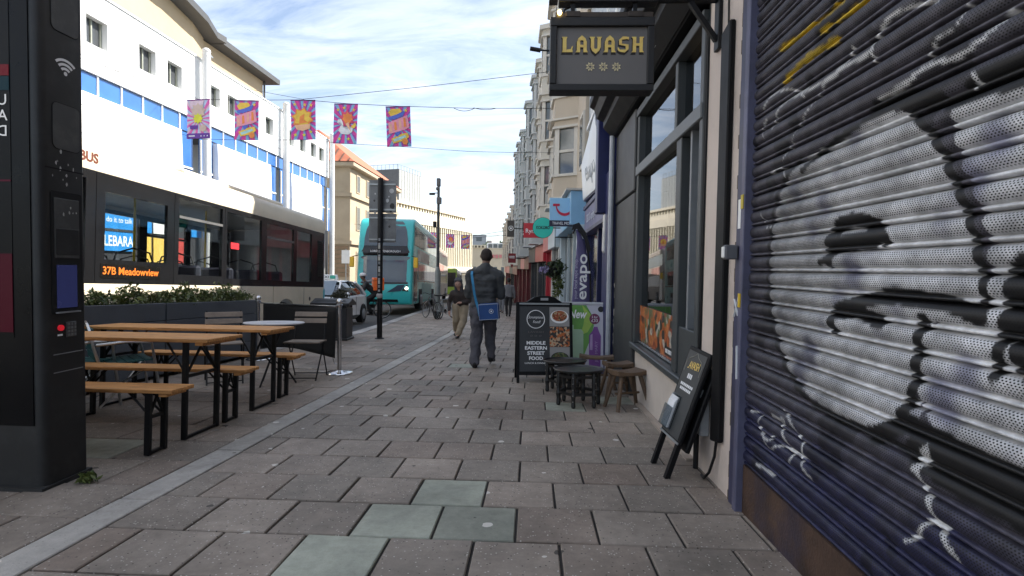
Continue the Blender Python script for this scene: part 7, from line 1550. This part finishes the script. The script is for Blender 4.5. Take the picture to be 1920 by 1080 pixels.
P('foot', MB().box(0.75,1.12,fy-0.2,fy+0.2,gz(9),gz(9)+0.02), black_metal, ff)
o = text('lettering', 'evapo', 0.24, white_letter, ff, (0.83,fy-0.03,1.06), (0,0,1), (-1,0,0), fit=0.76, bold=0.004); under(o, ff)
o = text('lettering', 'your local vape shop', 0.075, M('flag_letter', (0.5,0.48,0.6), 0.6), ff, (0.725,fy-0.03,1.02), (0,0,1), (-1,0,0), fit=0.66); under(o, ff)
# carved tray tables
ink = M('carved_black_wood', (0.010,0.009,0.009), 0.45, 0, 0.3, 12); stud = M('bone_stud', (0.30,0.28,0.25), 0.6); tray_m = M('tray_pewter', (0.05,0.05,0.05), 0.35, 0.6, 0.25, 14)
def tray_table(label, x, y, r_, h):
    t = thing('tray_table', label, 'table', (x,y,gz(y)), (SA,0,0.2), 'low round tray tables')
    obj('tray', MB().lathe([(r_*0.3,h-0.012),(r_*0.94,h-0.014),(r_,h+0.006),(r_*0.985,h+0.012),(r_*0.93,h-0.004),(0.0,h-0.003)], n=36), tray_m, t, smooth=True)
    nl = 6
    for k in range(nl):
        a = k*2*PI/nl; lx2, ly2 = (r_-0.05)*math.cos(a), (r_-0.05)*math.sin(a)
        lg_ = obj('leg', MB().lathe([(0.016,0),(0.024,0.02),(0.020,0.08),(0.028,0.13),(0.020,0.18),(0.026,0.25),(0.022,h-0.02)], (lx2,ly2,0), 8), ink, t)
        for z in (0.07,0.13,0.19,0.25,0.31):
            if z < h-0.03: obj('stud', MB().ball((lx2*1.06+0.012*math.cos(a),ly2*1.06+0.012*math.sin(a),z),0.0055,6,4), stud, lg_)
        a2 = (k+1)*2*PI/nl; nx_, ny_ = (r_-0.05)*math.cos(a2), (r_-0.05)*math.sin(a2)
        for z in (0.135, h-0.06): obj('rail', MB().bar((lx2,ly2,z),(nx_,ny_,z),0.016,0.028), ink, t)
tray_table('front low round black tray table with studded legs', 0.50, 5.55, 0.265, 0.37)
tray_table('rear low round black tray table against the pavement board', 0.40, 6.28, 0.26, 0.36)
def stool(label, x, y, rz, w_, d_, h, splay=0.07):
    t = thing('wooden_stool', label, 'stool', (x,y,gz(y)), (SA,0,rz), 'rustic wooden stools')
    m = MB(); nx_ = 8
    for i in range(nx_+1):
        u = -w_/2+w_*i/nx_; dip = 0.022*(2*i/nx_-1)**2
        for yy_, zz in ((-d_/2,h-0.045),(d_/2,h-0.045),(d_/2,h+dip-0.012),(-d_/2,h+dip-0.012)): m.v.append((u,yy_,zz if zz < h-0.02 else zz))
    for i in range(nx_):
        b0 = i*4; 
        for k in range(4): m.f.append((b0+k,b0+(k+1)%4,b0+4+(k+1)%4,b0+4+k))
    m.f.append((3,2,1,0)); m.f.append(tuple(nx_*4+k for k in range(4)))
    obj('seat', m, dark_wood, t, bevel=0.008, seg=2)
    for sx in (-1, 1):
        for sy in (-1, 1): obj('leg', MB().tube([(sx*(w_/2-0.05+splay),sy*(d_/2-0.03+splay*0.7),0.0),(sx*(w_/2-0.06),sy*(d_/2-0.05),h-0.045)], [0.020,0.024], 7), dark_wood, t)
    obj('stretcher', MB().tube([(-(w_/2-0.03),0,h*0.40),(w_/2-0.03,0,h*0.40)],0.013,6), dark_wood, t)
stool('nearest rustic wooden stool with splayed legs by the wall', 0.985, 5.42, 0.35, 0.33, 0.24, 0.39)
stool('middle rustic wooden stool against the cream stall riser', 0.98, 6.02, 0.15, 0.30, 0.24, 0.39)
stool('long low wooden stool beside the rear tray table', 0.80, 6.55, -0.1, 0.42, 0.18, 0.40)
# leaning board by the pillar
lb = thing('leaning_board', 'slim black menu board leaning on the pillar with leaflet holder', 'menu board', (0.9,3.53,gz(3.53)))
pa, pb = Vector((0.84,3.73,gz(3.73))), Vector((0.86,3.36,gz(3.36)))      # feet: far, near
ta, tb_ = Vector((1.11,3.76,0.665)), Vector((1.135,3.40,0.655))           # top corners
upa, upb = (ta-pa), (tb_-pb); nrm = ((pb-pa).cross(upa)).normalized()
if nrm.x > 0: nrm = -nrm
def lp(u, v, d=0.0): return pa+(pb-pa)*u+(upa*(1-u)+upb*u)*v+nrm*d
def lbox(name, u0, u1, v0, v1, d0, d1, mat, par=None, **kw): return P(name, MB().prism([lp(u0,v0,d0),lp(u1,v0,d0),lp(u1,v1,d0),lp(u0,v1,d0)], nrm*(d1-d0)), mat, lb, **kw)
lbox('leg', 0.06,0.16,-0.02,0.30,-0.03,0.0,black_paint); lbox('leg', 0.86,0.97,-0.02,0.30,-0.03,0.0,black_paint)
lbox('front_panel', 0.0,1.0,0.27,1.0,-0.028,0.0,black_paint,bevel=0.006)
lbox('back_panel', 0.03,1.03,0.24,0.97,-0.085,-0.055,black_paint,bevel=0.006)
lbox('face', 0.07,0.93,0.30,0.97,0.0005,0.003,M('slate_face', (0.04,0.043,0.045), 0.5, 0, 0.1, 4))
lbox('face_trim', 0.0,1.0,0.275,0.29,0.0005,0.006,galv)
x_ = (pb-pa).normalized(); y_ = ((upa+upb)/2).normalized()
for v_, n_ in ((0.775,3),(0.70,8),(0.665,7)):
    for i in range(n_): u0 = 0.5-0.038*n_+0.076*i; lbox('chalk_mark', u0,u0+0.055,v_-0.011-(0.008 if n_ == 3 else 0),v_+0.011+(0.008 if n_ == 3 else 0),0.0035,0.0045,white_letter)
for tx_, v_, s_, ft, mt in (('LAVASH',0.86,0.075,0.21,gold),):
    o = text('lettering', tx_, s_, mt, lb, lp(0.5,v_,0.0045), x_, y_, fit=ft, extrude=0.001); under(o, lb)
P('chalk_arch', MB().tube([lp(0.14,0.80,0.004),lp(0.14,0.88,0.004),lp(0.22,0.91,0.004),lp(0.4,0.935,0.004),lp(0.5,0.965,0.004),lp(0.6,0.935,0.004),lp(0.78,0.91,0.004),lp(0.86,0.88,0.004),lp(0.86,0.80,0.004)],0.0025,5), M('faint_letter2', (0.25,0.24,0.2), 0.6), lb)
hold = lbox('leaflet_holder', 0.03,0.46,0.33,0.60,0.004,0.010,glass_clear); lbox('holder_front', 0.03,0.46,0.33,0.50,0.036,0.039,glass_clear)
for i in range(3): lbox('leaflet', 0.06+0.03*i,0.40+0.02*i,0.335,0.585-0.02*i,0.011+0.008*i,0.0175+0.008*i,M('leaflet_white', (0.75,0.75,0.76), 0.6))

# ================================================================== BUNTING AND CABLES
def bunting_mat(name, style):
    """printed cloth: rays in pink, blue and violet with a painted motif, flat print"""
    m = bpy.data.materials.new(name); m.use_nodes = True; t = m.node_tree; b = t.nodes['Principled BSDF']; L = t.links.new
    uv = nn(t, 'ShaderNodeUVMap'); s = nn(t, 'ShaderNodeSeparateXYZ'); L(uv.outputs[0], s.inputs[0])
    def mth(op, a, b_=None):
        n = nn(t, 'ShaderNodeMath', operation=op)
        for i, v in enumerate((a, b_)):
            if v is None: continue
            if isinstance(v, (int, float)): n.inputs[i].default_value = v
            else: L(v, n.inputs[i])
        return n.outputs[0]
    cy = 0.52 if style != 0 else 0.50
    x = mth('SUBTRACT', s.outputs['X'], 0.5); y = mth('MULTIPLY', mth('SUBTRACT', s.outputs['Y'], cy), 1.6)
    ang_ = mth('ARCTAN2', y, x); ray_ = mth('FRACT', mth('MULTIPLY', mth('ADD', ang_, 3.1416), 14/6.2832))
    rp = nn(t, 'ShaderNodeValToRGB'); rp.color_ramp.interpolation = 'CONSTANT'
    cs = [(0.0,(0.62,0.06,0.30)),(0.45,(0.20,0.42,0.62)),(0.78,(0.30,0.08,0.42))] if style != 0 else [(0.0,(0.62,0.12,0.38)),(0.4,(0.42,0.52,0.70)),(0.75,(0.60,0.42,0.52))]
    for i, (p_, c_) in enumerate(cs): e = rp.color_ramp.elements[i] if i < 2 else rp.color_ramp.elements.new(p_); e.position = p_; e.color = c_+(1,)
    L(ray_, rp.inputs[0]); col = rp.outputs[0]
    L(col, b.inputs['Base Color']); b.inputs['Roughness'].default_value = 0.8
    MATS[name] = m; return m
def cloth(w_, h, wav, seed):
    m = MB(); nu, nv = 10, 14; uvs = []
    for j in range(nv+1):
        for i in range(nu+1): u, v = i/nu, j/nv; m.v.append(((u-0.5)*w_+0.02*v*math.sin(seed), wav*math.sin(u*5+seed+v*2)*(0.3+v*0.7), -h*v)); uvs.append((u,1-v))
    for j in range(nv):
        for i in range(nu): a = j*(nu+1)+i; m.f.append((a,a+1,a+nu+2,a+nu+1))
    me = m.mesh('cloth'); ul = me.uv_layers.new(name='UVMap')
    for lp_ in me.loops: ul.data[lp_.index].uv = uvs[lp_.vertex_index]
    return me
yel = M('print_yellow', (0.75,0.50,0.08), 0.8); orgp = M('print_orange', (0.75,0.25,0.07), 0.8); pinkp = M('print_pink', (0.75,0.30,0.40), 0.8); vio = M('print_violet', (0.12,0.04,0.28), 0.8); wht_p = M('print_white', (0.7,0.72,0.75), 0.8); blu_p = M('print_blue', (0.10,0.15,0.55), 0.8); teal_p = M('print_aqua', (0.35,0.60,0.60), 0.8); limep = M('print_lime', (0.62,0.62,0.05), 0.8)
def star_pts(cx, cz, r, n=5, k=0.45, rot=0): return [(cx+(r if i % 2 == 0 else r*k)*math.sin(i*PI/n+rot), cz+(r if i % 2 == 0 else r*k)*math.cos(i*PI/n+rot)) for i in range(2*n)]
def flag_print(par, pts, mat, lift, name='print'):
    """flat print: fan polygon a few mm off the cloth on both sides"""
    n = len(pts); cx_ = sum(p[0] for p in pts)/n; cz_ = sum(p[1] for p in pts)/n
    for s in (-1, 1):
        m = MB(); m.add([(x, s*lift, z) for x, z in pts]+[(cx_, s*lift, cz_)], [(i,(i+1)%n,n) for i in range(n)]); obj(name, m, mat, par)
FW, FH = 0.74, 1.18
flag_m = [bunting_mat('bunting_print_%d' % k, k) for k in range(4)]
def motif(fabric, style):
    z = lambda v: -FH*v
    L0 = 0.020
    if style == 0:
        flag_print(fabric, [(-0.30,z(0.03)),(0.20,z(0.03)),(0.12,z(0.20)),(-0.22,z(0.20))], M('print_pale_pink', (0.62,0.48,0.56), 0.8), L0)
        flag_print(fabric, star_pts(0,z(0.30),0.26,9,0.7), M('print_tan', (0.55,0.42,0.36), 0.8), L0+0.002); flag_print(fabric, star_pts(0,z(0.49),0.17,8,0.7), limep, L0+0.004)
        flag_print(fabric, [(-0.28,z(0.66)),(0.0,z(0.66)),(-0.02,z(0.76)),(-0.25,z(0.76))], vio, L0+0.002); flag_print(fabric, star_pts(0.16,z(0.74),0.13,8,0.7), M('print_tan', (0,0,0)), L0+0.003)
        flag_print(fabric, [(-0.37,z(0.87)),(0.37,z(0.87)),(0.37,z(1.0)),(-0.37,z(1.0))], vio, L0+0.002)
        flag_print(fabric, [(-0.30,z(0.92)),(-0.10,z(0.92)),(-0.10,z(0.95)),(-0.30,z(0.95))], wht_p, L0+0.004)
        for k in range(3): flag_print(fabric, star_pts(0.10+0.10*k,z(0.94),0.03,3,0.5), wht_p, L0+0.004)
    elif style == 1:
        flag_print(fabric, [(-0.30,z(0.14)),(-0.20,z(0.06)),(0.05,z(0.05)),(0.12,z(0.12)),(0.0,z(0.20)),(-0.22,z(0.24))], yel, L0); flag_print(fabric, [(-0.30,z(0.26)),(-0.05,z(0.20)),(0.22,z(0.10)),(0.16,z(0.24)),(-0.10,z(0.32)),(-0.26,z(0.33))], blu_p, L0+0.002)
        flag_print(fabric, [(-0.30,z(0.40)),(0.28,z(0.22)),(0.34,z(0.52)),(0.20,z(0.58)),(-0.28,z(0.68))], pinkp, L0+0.004)
        for k in range(4): flag_print(fabric, [(-0.26+0.14*k,z(0.44-0.05*k)),(-0.20+0.14*k,z(0.43-0.05*k)),(-0.17+0.14*k,z(0.62-0.04*k)),(-0.25+0.14*k,z(0.64-0.04*k))], orgp if k % 2 else M('print_coral', (0.75,0.40,0.30), 0.8), L0+0.007)
        flag_print(fabric, [(-0.12,z(0.66)),(0.10,z(0.60)),(-0.02,z(0.76))], blu_p, L0+0.008)
        flag_print(fabric, [(-0.22,z(0.80)),(-0.05,z(0.74)),(0.10,z(0.68)),(0.28,z(0.66)),(0.32,z(0.76)),(0.22,z(0.84)),(0.05,z(0.88)),(-0.15,z(0.92))], yel, L0+0.006); flag_print(fabric, [(-0.16,z(0.82)),(0.0,z(0.77)),(0.2,z(0.71)),(0.24,z(0.76)),(0.05,z(0.83)),(-0.12,z(0.88))], teal_p, L0+0.009)
        flag_print(fabric, star_pts(0.20,z(0.88),0.10,7,0.8), orgp, L0+0.010); flag_print(fabric, star_pts(0.24,z(0.10),0.06), yel, L0+0.002)
    elif style == 2:
        flag_print(fabric, star_pts(-0.02,z(0.46),0.34,8,0.74,0.2), orgp, L0); flag_print(fabric, star_pts(-0.02,z(0.45),0.28,8,0.72,0.2), yel, L0+0.003)
        flag_print(fabric, [(-0.26,z(0.64)),(0.22,z(0.60)),(0.20,z(0.72)),(-0.02,z(0.78)),(-0.20,z(0.74))], M('print_peach', (0.75,0.45,0.28), 0.8), L0+0.006); flag_print(fabric, [(-0.10,z(0.42)),(0.05,z(0.34)),(0.02,z(0.52)),(0.14,z(0.56)),(-0.12,z(0.60))], orgp, L0+0.007)
        for x, v in ((-0.24,0.11),(0.06,0.12),(0.24,0.13),(-0.24,0.88),(0.02,0.88),(0.22,0.80)): flag_print(fabric, star_pts(x,z(v),0.06), limep if v > 0.5 else yel, L0+0.004)
    else:
        flag_print(fabric, star_pts(0.04,z(0.36),0.26,9,0.7), M('print_crimson', (0.65,0.08,0.16), 0.8), L0); flag_print(fabric, star_pts(0.06,z(0.36),0.18,7,0.7), orgp, L0+0.003)
        flag_print(fabric, [(-0.26,z(0.48)),(-0.24,z(0.40)),(-0.14,z(0.38)),(-0.08,z(0.46)),(-0.06,z(0.60)),(0.10,z(0.64)),(0.24,z(0.58)),(0.22,z(0.70)),(0.10,z(0.77)),(-0.10,z(0.76)),(-0.22,z(0.68)),(-0.14,z(0.54)),(-0.18,z(0.46))], wht_p, L0+0.006)
        flag_print(fabric, [(0.0,z(0.50)),(0.10,z(0.46)),(0.14,z(0.60)),(0.20,z(0.72)),(0.10,z(0.62))], M('print_peach', (0,0,0)), L0+0.009); flag_print(fabric, [(0.16,z(0.58)),(0.30,z(0.46)),(0.34,z(0.54)),(0.26,z(0.62))], yel, L0+0.008)
        for x, v in ((-0.24,0.15),(-0.05,0.10),(0.25,0.15),(-0.18,0.88),(0.10,0.88)): flag_print(fabric, star_pts(x,z(v),0.06), limep if v > 0.5 else yel, L0+0.004)
fl_desc = ['leftmost bunting banner, pale with lime splash and violet footer', 'bunting banner with slanting pink lettering second from left', 'middle bunting banner with orange sunburst fish motif', 'bunting banner with white bird motif fourth from left', 'rightmost bunting banner with slanting pink lettering']
fcen = [(372,187,0),(463,189,1),(568,188,2),(649,195,3),(746,200,1)]
top_pts = []
for i, (px, py, st) in enumerate(fcen):
    p = onY(px, py, 16.0); t = thing('bunting_flag', fl_desc[i], 'banner', p, (0.02*(i-2),0.05*((i%2)-0.5),0.06*((i*7)%3-1)), 'bunting banners over the street')
    f = obj('fabric', cloth(FW, FH, 0.010, i*1.7), flag_m[st], t); motif(f, st); obj('hem', MB().box(-FW/2,FW/2,-0.006,0.006,-0.02,0.012), M('hem_violet', (0.16,0.05,0.20), 0.8), t); top_pts.append(p)
def cable(name, label, pts, r_=0.009, sag=0.0):
    Pn = []
    for a, b_ in zip(pts, pts[1:]):
        for k in range(10): u = k/10; q_ = Vector(a).lerp(Vector(b_), u); q_.z -= sag*4*u*(1-u); Pn.append(q_)
    Pn.append(Vector(pts[-1])); return obj(name, MB().tube(Pn, r_, 5), black_metal, label=label, cat='cable', group='overhead cables')
col2 = (WX+0.35,25.1,11.1)
up_ = [p+Vector((0,0.0,0.015)) for p in top_pts]
cable('overhead_cable', 'upper cable carrying the row of bunting banners', [(WX+0.35,16.2,8.0)]+up_+[onY(880,203,16.0), onY(1005,203,16.0), (1.1,16.0,onY(1005,203,16.0).z)], 0.008)
lo_ = [p+Vector((0,0.0,-FH)) for p in top_pts]
cable('overhead_cable', 'lower cable along the bottom edge of the bunting banners', [(WX+0.35,16.2,6.5)]+lo_+[onY(880,284,16.0), onY(962,286,16.0), (1.1,16.0,onY(962,286,16.0).z)], 0.006)
cable('overhead_cable', 'span cable rising to the right terrace above the bunting', [onY(568,186,16.0), onY(800,162,16.2), (0.6,16.5,onY(1016,133,16.5).z), (1.1,16.5,onY(1030,131,16.5).z)], 0.008)
cable('overhead_cable', 'span cable from white building to the middle banner', [col2, (-12.0,20.0,8.0), onY(568,186,16.0)], 0.007)
for i, (py0, py1) in enumerate(((443,432),(446,441))):
    cable('overhead_cable', ('higher' if i == 0 else 'lower')+' far cable against the pale sky by the terrace', [onY(885,py0,60), onY(952,py1,60)], 0.022)
loop = thing('cable_loops', 'slack black cable loops hanging on the bunting line', 'cable', onY(880,203,16.0))
for k, (xa, xb, dz) in enumerate(((850,890,0.09),(888,930,0.05))):
    a_, b2 = onY(xa,202,16.0), onY(xb,203,16.0); P('loop', MB().tube([a_.lerp(b2, u/8)-Vector((0,0,dz*4*(u/8)*(1-u/8))) for u in range(9)],0.008,5), black_metal, loop)
far_desc = ['far bunting banner nearest the grey camera column', 'middle banner of the far bunting row', 'right hand banner of the far bunting row']
for i, (px, py, st) in enumerate(((813,436,2),(844,439,3),(873,441,1))):
    p = onY(px, py, 46.0); t = thing('bunting_flag', far_desc[i], 'banner', p, (0,0,0), 'bunting banners over the street'); f = obj('fabric', cloth(FW, FH, 0.010, i*2.1), flag_m[st], t); motif(f, st)
cable('overhead_cable', 'thin far cable carrying the distant bunting row', [(-15.6,46,onY(813,435,46).z+0.6)]+[onY(px, py, 46.0) for px, py in ((813,436),(844,439),(873,441))]+[(-0.2,46,onY(873,441,46).z)], 0.012)
# ================================================================== SMALL LITTER AND STREET TRIM
cv = thing('access_cover', 'small rectangular metal access cover set in the paving', 'manhole cover', onG(822,738))
o = obj('frame', MB().box(-0.20,0.20,-0.12,0.12,-0.02,0.003), M('cover_iron', (0.22,0.19,0.165), 0.8, 0.0), cv, rot=(SA,0,0)); 
for i in range(6): obj('rib', MB().box(-0.18+i*0.064,-0.15+i*0.064,-0.10,0.10,0.0031,0.005), M('cover_iron', (0,0,0)), cv, rot=(SA,0,0))
